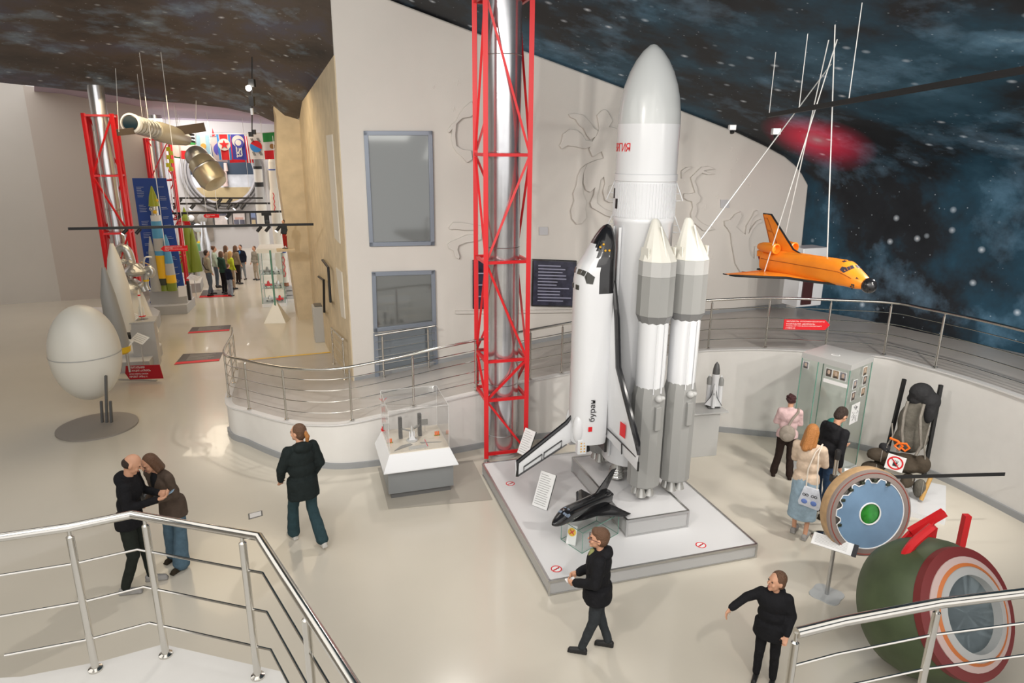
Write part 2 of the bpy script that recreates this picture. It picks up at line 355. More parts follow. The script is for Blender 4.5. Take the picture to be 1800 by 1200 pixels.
# --- far end of the hall
FV=25.
def far(px,py,off=0.): return cross(FV,px,py,off)
LIL=mat('lilac_soffit',(.40,.32,.42),.6)
lo=[far(*p) for p in [(60,195),(190,205),(250,208),(330,211),(400,214),(455,217),(485,219),(520,222),(575,226)]]
mb=MB(); mb.loft([arc,lo],cap=False,closed=False); struct(mb,'ceiling_soffit',LIL,smooth=60)
FWM=mat('far_wall_paint',(.52,.50,.49),.6)
a,b=far(60,190),far(700,235); mb=MB(); mb.prism([V((a.x,a.y,0)),V((b.x,b.y,0)),V((b.x,b.y,b.z)),V((a.x,a.y,a.z+.5))],HH*.3); struct(mb,'wall_far',FWM)
# left wall of the hall, stepped block
mb=MB(); pl=[cross(13.5,*p) for p in [(40,150),(190,165),(226,170),(253,181),(262,240)]]; pb=pl[-1]
mb.prism(pl+[V((pb.x,pb.y,0)),V((pl[0].x,pl[0].y,0))],HH*1.0); struct(mb,'wall_left',mat('left_wall_paint',(.56,.5,.45),.7),smooth=30)
q0=V((pl[0].x,pl[0].y,0)); mb=MB(); mb.prism([q0,q0-HE*12,q0-HE*12+Z*9,q0+Z*9],HH*.3); struct(mb,'wall_left_end',WALLM); q1_=q0-HE*6; mb=MB(); mb.prism([q1_,q1_-HH*30,q1_-HH*30+Z*9,q1_+Z*9],HE*.3); struct(mb,'wall_left_side',WALLM)
# wall mural strip (dark planets) below the windows' level on the far wall
# --- windows in the back wall
def framed(n,cn,glass,fw_=.085,mull=None):
    P=[wp(x,y,.0) for x,y in cn]   # tl tr br bl
    mb=MB(); C=sum(P,V((0,0,0)))/4
    for i in range(4):
        a,b=P[i],P[(i+1)%4]; d=(b-a).normalized(); nn=d.cross(WN)
        mb.obox((a+b)/2+WN*.01,(b-a)/2+d*fw_/2,nn*fw_/2,WN*.045)
    if mull:
        for t in mull:
            a=P[0].lerp(P[3],t); b=P[1].lerp(P[2],t); mb.obox((a+b)/2,(b-a)/2,Z*.05,WN*.04)
    f=mb.build('window_%d'%n,FRAMEM,bevel=.006); f['kind']='structure'
    mb=MB(); mb.obox(C+WN*.012,(P[1]-P[0]+P[2]-P[3])/4,(P[0]-P[3]+P[1]-P[2])/4,WN*.006); mb.build('glass_pane',glass,f)
framed(1,[(643,234),(756,234),(760,427),(653,429)],DGLASS)
framed(2,[(657,481),(761,478),(763,567),(660,579)],DGLASS)
# glazed door beneath window 2
P=[wp(x,y) for x,y in [(660,585),(763,573),(766,645),(663,663)]]
mb=MB()
for i in (1,3):
    a,b=P[i],P[(i+1)%4]; mb.obox((a+b)/2+WN*.01,WD*.045,(b-a)/2,WN*.045)
f=mb.build('door_1',FRAMEM); f['kind']='structure'
mb=MB(); mb.obox(sum(P,V((0,0,0)))/4+WN*.01,(P[1]-P[0]+P[2]-P[3])/4,(P[0]-P[3]+P[1]-P[2])/4,WN*.006); mb.build('door_pane',mat('door_blue_glass',(.20,.23,.26),.08,.45),f)
# --- plaster reliefs on the back wall
RELM=WALLM
def relief(name,label,outlines,lines,thick=.065):
    b=MB()
    for o in outlines:
        pts=[wp(x,y,-.01) for x,y in o]; b.prism(pts,WN*(thick+.01))
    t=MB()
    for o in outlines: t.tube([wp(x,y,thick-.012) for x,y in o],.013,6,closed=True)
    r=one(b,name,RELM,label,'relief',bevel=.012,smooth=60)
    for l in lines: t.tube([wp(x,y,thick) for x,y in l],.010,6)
    t.build('carve_shade_lines',mat('relief_shade_tone',(.36,.335,.30),.8),r)  # darker tubes put the shading of the carved edges into colour
    return r
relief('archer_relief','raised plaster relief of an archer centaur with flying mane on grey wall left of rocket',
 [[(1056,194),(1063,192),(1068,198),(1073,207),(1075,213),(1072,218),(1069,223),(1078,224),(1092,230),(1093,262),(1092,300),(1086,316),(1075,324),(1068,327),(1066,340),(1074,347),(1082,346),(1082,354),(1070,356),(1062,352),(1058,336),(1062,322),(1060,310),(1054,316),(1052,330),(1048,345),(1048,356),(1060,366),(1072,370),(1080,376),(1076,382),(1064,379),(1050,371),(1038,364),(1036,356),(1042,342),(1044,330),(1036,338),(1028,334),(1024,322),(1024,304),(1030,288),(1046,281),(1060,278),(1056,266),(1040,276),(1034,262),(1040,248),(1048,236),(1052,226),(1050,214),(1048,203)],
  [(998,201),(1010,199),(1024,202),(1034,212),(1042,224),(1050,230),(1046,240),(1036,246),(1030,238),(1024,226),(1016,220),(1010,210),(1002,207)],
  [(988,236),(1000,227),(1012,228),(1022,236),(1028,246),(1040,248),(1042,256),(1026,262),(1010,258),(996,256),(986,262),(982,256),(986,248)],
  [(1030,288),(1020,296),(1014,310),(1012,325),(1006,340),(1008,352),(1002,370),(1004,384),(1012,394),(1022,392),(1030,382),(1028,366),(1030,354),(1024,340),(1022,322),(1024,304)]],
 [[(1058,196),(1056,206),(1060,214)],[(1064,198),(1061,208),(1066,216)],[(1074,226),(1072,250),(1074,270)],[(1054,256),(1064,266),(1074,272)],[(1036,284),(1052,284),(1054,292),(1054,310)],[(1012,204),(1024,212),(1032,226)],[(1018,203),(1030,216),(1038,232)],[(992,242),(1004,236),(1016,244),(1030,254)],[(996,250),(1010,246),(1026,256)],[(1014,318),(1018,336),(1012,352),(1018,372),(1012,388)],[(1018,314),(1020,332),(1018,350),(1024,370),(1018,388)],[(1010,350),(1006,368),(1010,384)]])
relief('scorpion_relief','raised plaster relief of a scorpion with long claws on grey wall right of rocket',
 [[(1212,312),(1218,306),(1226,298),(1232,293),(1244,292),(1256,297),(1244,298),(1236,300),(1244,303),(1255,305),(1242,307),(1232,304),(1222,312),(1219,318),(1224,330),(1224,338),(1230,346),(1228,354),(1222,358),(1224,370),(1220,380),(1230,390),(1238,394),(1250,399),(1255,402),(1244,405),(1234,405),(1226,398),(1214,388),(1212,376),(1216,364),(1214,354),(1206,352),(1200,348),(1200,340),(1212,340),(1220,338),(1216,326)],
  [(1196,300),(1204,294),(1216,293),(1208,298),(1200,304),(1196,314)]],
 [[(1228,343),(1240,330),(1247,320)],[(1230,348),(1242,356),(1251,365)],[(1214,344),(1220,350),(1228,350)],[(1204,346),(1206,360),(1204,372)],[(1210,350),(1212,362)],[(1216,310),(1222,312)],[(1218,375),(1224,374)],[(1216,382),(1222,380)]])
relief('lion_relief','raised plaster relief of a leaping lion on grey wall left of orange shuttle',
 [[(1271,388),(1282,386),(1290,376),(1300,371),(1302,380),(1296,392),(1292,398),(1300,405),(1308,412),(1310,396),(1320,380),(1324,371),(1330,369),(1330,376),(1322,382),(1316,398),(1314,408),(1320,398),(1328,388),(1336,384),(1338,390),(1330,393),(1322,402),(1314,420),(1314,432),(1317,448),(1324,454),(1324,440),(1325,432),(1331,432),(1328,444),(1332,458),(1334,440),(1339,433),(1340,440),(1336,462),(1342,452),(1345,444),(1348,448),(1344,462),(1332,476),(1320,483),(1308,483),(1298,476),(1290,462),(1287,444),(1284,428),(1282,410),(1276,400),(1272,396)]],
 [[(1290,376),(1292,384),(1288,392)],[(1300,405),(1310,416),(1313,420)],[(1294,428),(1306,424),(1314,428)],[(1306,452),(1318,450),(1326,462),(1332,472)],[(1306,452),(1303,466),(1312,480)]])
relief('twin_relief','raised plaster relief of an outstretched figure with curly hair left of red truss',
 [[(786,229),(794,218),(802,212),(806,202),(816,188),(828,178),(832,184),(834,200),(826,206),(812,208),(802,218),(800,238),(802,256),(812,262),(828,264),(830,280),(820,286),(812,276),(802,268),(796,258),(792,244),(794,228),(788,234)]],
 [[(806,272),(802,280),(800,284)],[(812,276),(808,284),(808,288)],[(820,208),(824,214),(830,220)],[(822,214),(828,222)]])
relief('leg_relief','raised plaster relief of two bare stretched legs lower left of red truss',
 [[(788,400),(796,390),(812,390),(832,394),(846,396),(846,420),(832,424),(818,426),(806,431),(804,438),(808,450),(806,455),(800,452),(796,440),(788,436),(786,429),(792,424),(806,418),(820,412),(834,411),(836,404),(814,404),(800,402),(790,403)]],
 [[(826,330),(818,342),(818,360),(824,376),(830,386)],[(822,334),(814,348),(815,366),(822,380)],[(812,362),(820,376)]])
# shallow star crosses and two round lamps
mb=MB()
for x,y,r in [(804,145,5),(762,153,2.5),(797,192,4),(1286,262,4),(1296,282,4),(1285,300,3),(1306,310,4),(1319,325,4),(1262,345,4),(1247,440,4),(1252,450,5),(1203,320,4),(1240,365,5)]:
    for dx,dy in ((1,.15),(-.15,1)):
        a=wp(x-dx*r,y-dy*r,.0); b=wp(x+dx*r,y+dy*r,.0); mb.bar(a,b,.02,.02)
tag(mb.build('star_ornament',RELM),'small plaster star crosses scattered over the grey wall','ornament',kind='stuff')
for (x,y),lb in (((1274,358),'small square wall vent between the scorpion and lion reliefs'),((955,406),'small square wall vent between the red truss and the shuttle nose')):
    a,b,c_,d_=wp(x-7,y-7,.03),wp(x+8,y-7,.03),wp(x+8,y+7,.03),wp(x-7,y+7,.03)
    t=one(MB().prism([a,b,c_,d_],-WN*.04),'wall_vent',mat('vent_grey',(.5,.5,.52),.5),lb,'vent')
# TV screens
def screen(name,lb,cn,matn,rows):
    P=[wp(x,y,.06) for x,y in cn]; t=thing(name,lb,'screen',P[3]-WN*.05,'wall screens behind the ramp')
    MB().prism(P,-WN*.06).build('casing',BLACK,t,bevel=.01)
    Cc=sum(P,V((0,0,0)))/4; hx=(P[1]-P[0])/2; hy=(P[0]-P[3])/2
    m=MB().obox(Cc+WN*.004,hx*.96,hy*.94,WN*.003).build('display',matn,t)
    mb=MB(); rnd=random.Random(3)
    for k in range(rows):
        y=1-2*(k+.8)/(rows+.6); wd=rnd.uniform(.5,.9); mb.obox(Cc+WN*.009+hy*.85*y-hx*(.88-wd)*.9,hx*wd*.85,hy*.022,WN*.001)
    mb.build('text_line',mat('screen_text_grey',(.25,.25,.33),.5,emit=.15),m); return t
SCR=mat('screen_dark_violet',(.02,.02,.035),.25,emit=.25,var=.8,vs=6)
screen('wall_screen','dark wall screen with rows of text right of the red truss',[(936,455),(1014,458),(1014,540),(934,538)],SCR,12)
screen('wall_screen','dark wall screen with violet picture seen behind the left truss leg',[(831,457),(872,457),(872,543),(831,543)],SCR,3)
# shelf line under the screen, small items on hall wall
mb=MB(); a,b=wp(800,548),wp(1060,545); mb.obox((a+b)/2,(b-a)/2,Z*.03,WN*.06); struct(mb,'trim_4',WALLM)
for i,(a,b,c_) in enumerate([((560,486),(569,492),(570,548)),((567,457),(577,470),(581,530))]):
    pts=[hp(*a,.02),hp(*a,.12),hp(*b,.12),hp(*c_,.12),hp(*c_,.02)]
    one(MB().tube(pts,.03,8),'grab_rail',BLKM,['lower dark grab rail on the stone hall wall near the heater','upper dark grab rail on the stone hall wall'][i],'handrail')
h=fp(561,600); t=thing('heater_box','grey box heater standing on the hall floor by the stone wall','heater',h)
MB().box(h+V((.0,.15,.5)),(.32,.5,1.),R(21)).build('body',LGREY,t,bevel=.01)
MB().box(h+V((.0,.15,1.01)),(.22,.4,.03),R(21)).build('grille',DGREY,t)
# ================================================================= ROCKET, SHUTTLES, TRUSS
def rot3(y,p,r):
    return M4.Rotation(y,4,'Z')@M4.Rotation(-p,4,'Y')@M4.Rotation(r,4,'X')
ST=[(.5,.004,.004,.004,-.037),(.495,.016,.014,.013,-.036),(.48,.028,.025,.021,-.034),(.45,.043,.040,.032,-.03),(.41,.056,.052,.044,-.022),(.37,.065,.062,.052,-.012),(.345,.069,.073,.057,-.006),(.31,.073,.083,.062,-.001),(.27,.076,.087,.064,0),(.2,.077,.087,.064,0),(0,.077,.087,.064,0),(-.25,.077,.087,.064,0),(-.4,.077,.087,.064,0),(-.455,.074,.085,.058,0)]
def shuttle(name,label,loc,q,L,Lx,mt,base=None,group=None,span=1.,det=True,cat='shuttle model'):
    """mt: body, belly, edge, pane, nozzle materials"""
    Rm=rot3(*q); 
    if base is not None: Rm=Rm@base
    Mx=M4.Translation(V(loc))@Rm@M4.Diagonal((Lx,L,L,1))
    T=lambda p: Mx@V(p)
    t=thing(name,label,cat,loc,group); N=28
    def surf(x,th,off=1.):
        for a,b in zip(ST,ST[1:]):
            if b[0]<=x<=a[0]:
                k=(a[0]-x)/(a[0]-b[0]); w,tp,bt,zc=[a[i]*(1-k)+b[i]*k for i in (1,2,3,4)]; break
        else: w,tp,bt,zc=ST[0][1:] if x>ST[0][0] else ST[-1][1:]
        s,c=math.sin(th),math.cos(th); e=.75 if s>0 else .55
        return V((x,w*math.copysign(abs(c)**.8,c)*off,zc+(tp if s>0 else bt)*math.copysign(abs(s)**e,s)*off))
    xs=[]; 
    for a,b in zip(ST,ST[1:]):
        k=3 if a[0]-b[0]>.03 else 2
        xs+=[a[0]+(b[0]-a[0])*i/k for i in range(k)]
    xs.append(ST[-1][0])
    rings=[[surf(x,2*math.pi*(i+.5)/N) for i in range(N)] for x in xs]
    wb,bb=MB(),MB()
    def isblack(c): return c.z<(-.047 if c.x<.235 else .0 if c.x<.31 else .02 if c.x<.44 else .5)
    for i in range(len(rings)-1):
        for j in range(N):
            k=(j+1)%N; f=[rings[i][j],rings[i][k],rings[i+1][k],rings[i+1][j]]
            c=sum(f,V((0,0,0)))/4; (bb if (isblack(c) and mt['split']) or (c.x>.485 and mt['nose']) else wb).add([T(p) for p in f],[(0,1,2,3)])
    e=rings[-1]; wb.add([T(p) for p in e],[tuple(range(N))])
    import bmesh
    def weld(o):
        bm=bmesh.new(); bm.from_mesh(o.data); bmesh.ops.remove_doubles(bm,verts=bm.verts,dist=1e-5); bmesh.ops.recalc_face_normals(bm,faces=bm.faces); bm.to_mesh(bm_me:=o.data); bm.free()
        o.data.polygons.foreach_set('use_smooth',[True]*len(o.data.polygons)); o.data.set_sharp_from_angle(angle=R(50)); return o
    f=weld(wb.build('fuselage',mt['body'],t)); 
    if bb.v: weld(bb.build('heat_shield',mt['belly'],t))
    ew=mt.get('ew',1.)
    # wings
    for s,nm in ((1,'wing'),(-1,'wing')):
        sec=[(.05,.27,-.43,.016),(.10,.12,-.43,.014),(.135,-.08,-.435,.011),(.235*span,-.21,-.435,.008),(.33*span,-.325,-.44,.005),(.345*span,-.37,-.44,.002)]
        up_,dn=MB(),MB(); ru=[];rd=[]
        for y,a,b,h in sec:
            Y=s*y; z=-.054; ru.append([T((a,Y,z)),T((a*.8+b*.2,Y,z+h*.7)),T((a*.5+b*.5,Y,z+h)),T((b,Y,z+.001))]); rd.append([T((a,Y,z)),T((a*.7+b*.3,Y,z-h*.5)),T((b,Y,z-h*.1))])
        up_.loft(ru,cap=False,closed=False); dn.loft(rd,cap=False,closed=False)
        wng=up_.build(nm,mt['wing'],t,smooth=30); dn.build('wing_underside',mt['belly'],wng,smooth=30)
        le=MB().tube([T((a,s*y,-.054)) for y,a,b,h in sec],[L*.006*ew]+[L*.008*ew]*4+[L*.004*ew],8); le.tube([T((-.40,s*.345*span,-.054)),T((-.44,s*.345*span,-.054))],L*.004,6)
        le.build('leading_edge',mt['edge'],wng)
        if det:
            l=MB(); zz=-.050; l.tube([T((-.38,s*.08,zz+.006)),T((-.385,s*.33*span,zz))],L*.003,6); l.tube([T((-.383,s*.21*span,zz+.003)),T((-.435,s*.21*span,zz))],L*.0025,6); l.build('elevon_gap',mt['line'],wng)
    # fin
    fin=MB(); fs=mt.get('fin',[(.075,-.12,-.43,.006),(.10,-.2,-.435,.010),(.31,-.455,-.545,.005)])
    fin.loft([[T((a,0,z)),T(((a+b)/2,h,z)),T((b,0,z)),T(((a+b)/2,-h,z))] for z,a,b,h in fs])
    fo=fin.build('tail_fin',mt['wing'],t,smooth=30)
    ew=mt.get('ew',1.)
    MB().tube([T((fs[0][1],0,.082)),T((fs[1][1],0,.104)),T((fs[2][1],0,.311)),T((fs[2][2],0,.313))],[L*.004*ew,L*.006*ew,L*.006*ew,L*.004*ew],8).build('leading_edge',mt['edge'],fo)
    if det:
        for sd in (1,-1):
            def FP(z,k): 
                a=fs[1][1]+(z-.10)/.21*(fs[2][1]-fs[1][1]); b=fs[1][2]+(z-.10)/.21*(fs[2][2]-fs[1][2]); x=a+(b-a)*k; hh=(.010-(z-.1)/.21*.005)*(1-abs(k-.5)*2)+.0012
                return T((x,sd*hh,z))
            l=MB()
            for z0,z1 in ((.125,.2),(.208,.285)):
                l.tube([FP(z0,.6),FP(z0,.97),FP(z1,.97),FP(z1,.6)],L*.003,6,closed=True)
            l.tube([FP(.1,1.),FP(.31,1.)],L*.003,6)
            l.build('rudder_outline',mt['line'],fo)
    # engine pods, flap, nozzles
    for s in (1,-1):
        p=MB(); X=V((1,0,0)); 
        for pr_ in (mt.get('pod','std'),):
            if pr_=='jet':
                c0,c1=V((-.46,s*.075,.105)),V((-.28,s*.075,.115))
                p.lathe([(.022,0),(.032,.04),(.036,.12),(.034,.18),(.026,.185),(.022,.15)],c0,X,16).xf(Mx); q_=p.build('engine_pod',mt['body'],t)
                MB().lathe([(.0,.13),(.022,.132)],c0,X,16).xf(Mx).build('intake',mt['intake'],q_)
            else:
                p.ell((-.385,s*.042,.066),(.07,.026,.026)).xf(Mx); q_=p.build('engine_pod',mt['body'],t)
        MB().lathe([(.012,0),(.02,-.045),(.017,-.045),(.010,-.01)],(-.45,s*.035,.03),X,14).xf(Mx).build('nozzle',mt['nozzle'],t)
        if det: 
            r=MB(); r.obox((-.465,s*.05,.055),(.035,0,0),(0,.016,0),(0,0,.02)); r.xf(Mx); rb=r.build('thruster_block',mt['body'],t,bevel=L*.004)
            if mt.get('dots'):
                dm=MB()
                for i in range(4):
                    for j in range(2): MB().lathe([(.0035,0),(.0001,.001)],(-.445-.013*i,s*.067,.047+.014*j),(0,s,0),10).xf(Mx).build('thruster_port',mt['dots'],rb)
    MB().obox((-.475,0,-.055),(.035,0,0),(0,.05,0),(0,0,.006)).xf(Mx).build('body_flap',mt['belly'],t,bevel=L*.003)
    # windscreen
    wm=[]
    def pane(pts,nm='windscreen_pane',mm=None):
        ps=[T(surf(x,R(a),1.035)) for x,a in pts]; n_=(ps[1]-ps[0]).cross(ps[2]-ps[0]).normalized(); c=sum(ps,V((0,0,0)))/len(ps)
        ctr=T((c and 0,0,0)); b=MB().prism([p for p in ps],n_*(-L*.003 if n_.dot(ps[0]-T((ps and pts[0][0],0,0)))>0 else L*.003)); return b.build(nm,mm or mt['pane'],f,smooth=0)
    for sg in (1,-1):
        A=lambda a: a if sg>0 else 180-a
        ws=mt.get('ws',0.)
        pane([(.371+ws,A(84)),(.350+ws,A(85)),(.350+ws,A(70)),(.371+ws,A(66))])
        pane([(.371+ws,A(62)),(.350+ws,A(67)),(.346+ws,A(52)),(.366+ws,A(46))])
        pane([(.366+ws,A(42)),(.344+ws,A(49)),(.318+ws,A(40)),(.315+ws,A(22)),(.345+ws,A(18))])
        for k_ in (0,1): pane([(.305+ws,A(84-9*k_)),(.285+ws,A(84-9*k_)),(.285+ws,A(78-9*k_)),(.305+ws,A(78-9*k_))])
        if det:
            for xx,aa in ((.43,25),(.43,33),(.437,29)):
                pane([(xx+.004,A(aa)),(xx-.004,A(aa)),(xx-.004,A(aa+5)),(xx+.004,A(aa+5))],'thruster_port',mt['port'])
    t['_']=0; del t['_']
    return t,T,surf,f
# ---------- platform and rocket pedestal
def slab(name,label,cat,A,ax,w_,d_,z0,z1,trim=True,group=None):
    A=V(A); e=V((math.cos(ax),math.sin(ax),0)); n_=V((-math.sin(ax),math.cos(ax),0)); 
    t=thing(name,label,cat,V((A.x,A.y,z0)),group); C=V((A.x,A.y,0))+e*w_/2+n_*d_/2
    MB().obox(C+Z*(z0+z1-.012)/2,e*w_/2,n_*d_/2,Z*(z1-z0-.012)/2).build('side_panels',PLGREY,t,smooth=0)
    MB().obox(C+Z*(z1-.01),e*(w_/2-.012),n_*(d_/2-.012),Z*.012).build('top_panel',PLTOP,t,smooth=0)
    m=MB(); P=[V((A.x,A.y,0)),V((A.x,A.y,0))+e*w_,V((A.x,A.y,0))+e*w_+n_*d_,V((A.x,A.y,0))+n_*d_]
    for i in range(4):
        a,b=P[i],P[(i+1)%4]; m.bar(a+Z*(z1-.004),b+Z*(z1-.004),.03); m.bar(a+Z*(z0+.001),a+Z*z1,.025); m.bar(a+Z*(z0+.015),b+Z*(z0+.015),.018)
    m.build('metal_trim',ALU,t,smooth=0); return t,e,n_
AX=R(16.7)
plat,PE,PN=slab('display_platform','large low white display platform under the big rocket','platform',(.48,7.1,0),AX,2.93,3.3,0,.2)
ped,_,_=slab('rocket_pedestal','smaller grey step standing on the white platform directly below the rocket','pedestal',(1.57,8.09,0),AX,.93,2.0,.2,.45)
def sticker(px,py,z,r,lb):
    c=fp(px,py,z); t=tag(MB().lathe([(r,0),(r,.003)],c,(0,0,1),28).build('floor_sticker',PAPER,loc=c,smooth=0),lb,'sticker','no stepping stickers on the platform')
    MB().lathe([(r*.8,.0035),(r*.8,.005),(r,.005),(r,.0035)],c,(0,0,1),28,cap=False).build('red_ring',SIGN,t,smooth=0,loc=c)
    m=MB()
    for s in (-1,1): m.ell(c+V((s*r*.22,s*r*.2,.004)),(r*.36,r*.15,.002),M4.Rotation(R(25),3,'Z'),12,4)
    m.build('shoe_print',INK,t,loc=c)
    MB().obox(c+Z*.006,V((.7,.7,0))*r*.8,V((-.7,.7,0))*r*.08,Z*.001).build('red_bar',SIGN,t,smooth=0,loc=c)
    for ch in t.children: ch.location=(0,0,0)
sticker(978,1000,.205,.07,'round no stepping sticker at the front left corner of the platform')
sticker(1232,958,.205,.07,'round no stepping sticker near the right front edge of the platform')
sticker(897,850,.205,.07,'round no stepping sticker under the tip of the shuttle tail fin')
def info_board(bl,h_,w_,rz,lb,tilt=25,lines=14,z=.2):
    c=V(bl); e=V((math.cos(rz),math.sin(rz),0)); u=V((-e.y*math.sin(R(tilt)),e.x*math.sin(R(tilt)),math.cos(R(tilt)))); n_=e.cross(u)
    t=thing('info_board',lb,'information board',c,'white text boards standing by the exhibits')
    MB().obox(c+u*h_/2+Z*.01,e*w_/2,u*h_/2,n_*.006).build('board',PAPER,t,smooth=0)
    MB().obox(c+u*h_/2-n_*.016+Z*.01,e*w_/2,u*h_/2,n_*.009).build('backing',BLKM,t,smooth=0)
    MB().bar(c+u*h_*.6-n_*.02,V((c.x,c.y,c.z))-V((n_.x,n_.y,0))*h_*.35+Z*.005,.015).build('stand',ALU,t)
    m=MB(); rr=random.Random(int(bl[0]*100))
    for k in range(lines): 
        y=1-2*(k+.7)/(lines+.4); ww=rr.uniform(.6,.82) if k else .5; m.obox(c+Z*.01+u*(h_/2+h_/2*.92*y)+n_*.0075-e*w_/2*(.82-ww),e*w_/2*ww,u*h_*.006,n_*.0008)
    m.build('printed_text',mat('print_grey',(.25,.25,.25),.7),t,smooth=0); return t
info_board(fp(948,893,.2),.52,.26,R(-38),'white text board on the platform in front of the shuttle tail fin')
info_board(fp(918,800,.2),.45,.25,R(-48),'white text board on the platform beside the red truss',lines=10)
# ---------- the rocket
KC=V((1.77,9.32,0)); DA=R(22); D=V((-math.cos(DA),-math.sin(DA),0)); W=V((math.sin(DA),-math.cos(DA),0))
def zc_(px,py,Y): return ap(px,py,Y).z
rk=thing('launch_rocket','tall white launch rocket model with strapped boosters on the grey step','rocket',KC+Z*.45)
q=Z*0; RC=.405
core=MB().lathe([(RC*.97,.82),(RC,.84),(RC,4.30),(RC*1.02,4.31),(RC*1.02,4.36),(RC,4.37)],KC,Z,48).build('core_stage',WHITE,rk)
g=MB(); 
for i in range(64):
    a=2*math.pi*i/64; g.obox(KC+V((math.cos(a),math.sin(a),0))*(RC+.004)+Z*4.60,V((math.cos(a),math.sin(a),0))*.008,V((-math.sin(a),math.cos(a),0))*.009,Z*.22)
g.lathe([(RC,4.36),(RC,4.85)],KC,Z,48); g.build('ribbed_section',WHITE,rk)
MB().lathe([(RC*1.0,4.84),(RC*1.03,4.85),(RC*1.03,4.93),(RC,4.94)],KC,Z,48).build('collar_ring',WHITE,rk)
fair=MB().lathe([(RC,4.93),(RC,5.56)],KC,Z,48).build('fairing',WHITE,rk)
MB().lathe([(RC,5.555),(RC*.985,5.70),(RC*.93,5.88),(RC*.84,6.04),(RC*.70,6.2),(RC*.52,6.34),(RC*.32,6.45),(RC*.12,6.52),(.01,6.535)],KC,Z,48).build('nose_cone',mat('nose_pale_grey',(.60,.62,.62),.22,coat=.3),rk)
vd=(V((0,0,0))-KC); vd.z=0; vd.normalize(); vr=V((-vd.y,vd.x,0))   # towards the viewer, to the right
def rim(a,r=RC): return KC+(vd*math.cos(a)+vr*math.sin(a))*r
for ch,a in (('Э',-107),('Н',-95),('Е',-80),('Р',-68.5),('Г',-58.5),('И',-48),('Я',-37)):
    a=R(a); n_=(vd*math.cos(a)+vr*math.sin(a)); x_=(-vd*math.sin(a)+vr*math.cos(a)); text(ch,.07,.105,rim(a,RC+.001)+Z*5.27,x_,Z,mat('letter_red',(.75,.02,.02),.4),fair,'red_letter',.002)
for k in (0,1):
    for s in (-1,1):
        m=MB(); n_=vr*s; b=KC+n_*RC
        z0=4.83-.42*k; m.tube([b+Z*z0,b+n_*.10+Z*(z0-.24),b+Z*(z0-.24)],.008,6); m.tube([b+n_*.06+Z*(z0-.15),b+Z*(z0-.15)],.006,6); m.tube([b+vd*.06+Z*z0,b+n_*.10+Z*(z0-.24),b+vd*.06+Z*(z0-.24)],.008,6); m.build('lattice_bracket',WHITE,rk)
m=MB()
for a,z in ((-73,4.68),(-60,4.55)):
    a=R(a); n_=(vd*math.cos(a)+vr*math.sin(a)); x_=(-vd*math.sin(a)+vr*math.cos(a)); m.obox(rim(a,RC+.012)+Z*z,x_*.028,Z*.065,n_*.004)
m.build('black_marker',BLKM,rk)
a=R(-42); m=MB(); m.tube([rim(a,RC+.03)+Z*4.25,rim(a,RC+.03)+Z*.95],.022,8); m.tube([rim(R(-65),RC+.012)+Z*4.25,rim(R(-65),RC+.012)+Z*.95],.012,6); m.build('cable_duct',WHITE,rk)
for z in (1.55,3.1): 
    m=MB(); m.ell(rim(R(-52),RC+.04)+Z*z,(.05,.05,.09)); m.cyl(rim(R(-52),RC)+Z*z,rim(R(-60),RC+.16)+Z*(z+.01),.018,n=8); m.build('attachment_fitting',WHITE,rk)
NZ=mat('nozzle_metal',(.62,.62,.6),.3,.7)
for dx,dy in ((1,0),(0,1),(-1,0),(0,-1)):
    c=KC+D*dx*.2+W*dy*.2; m=MB().lathe([(.05,.84),(.055,.76),(.10,.62),(.115,.52),(.10,.52),(.05,.76)],c,Z,20); e_=m.build('engine_nozzle',NZ,rk)
    rg=MB()
    for z in (.55,.585,.62,.655): rg.lathe([(.118-(z-.52)*.14,z-.008),(.123-(z-.52)*.14,z),(.118-(z-.52)*.14,z+.008)],c,Z,20,cap=False)
    rg.lathe([(.07,.76),(.09,.78),(.09,.84),(.07,.86)],c,Z,16); rg.build('nozzle_ring',SILV,e_)
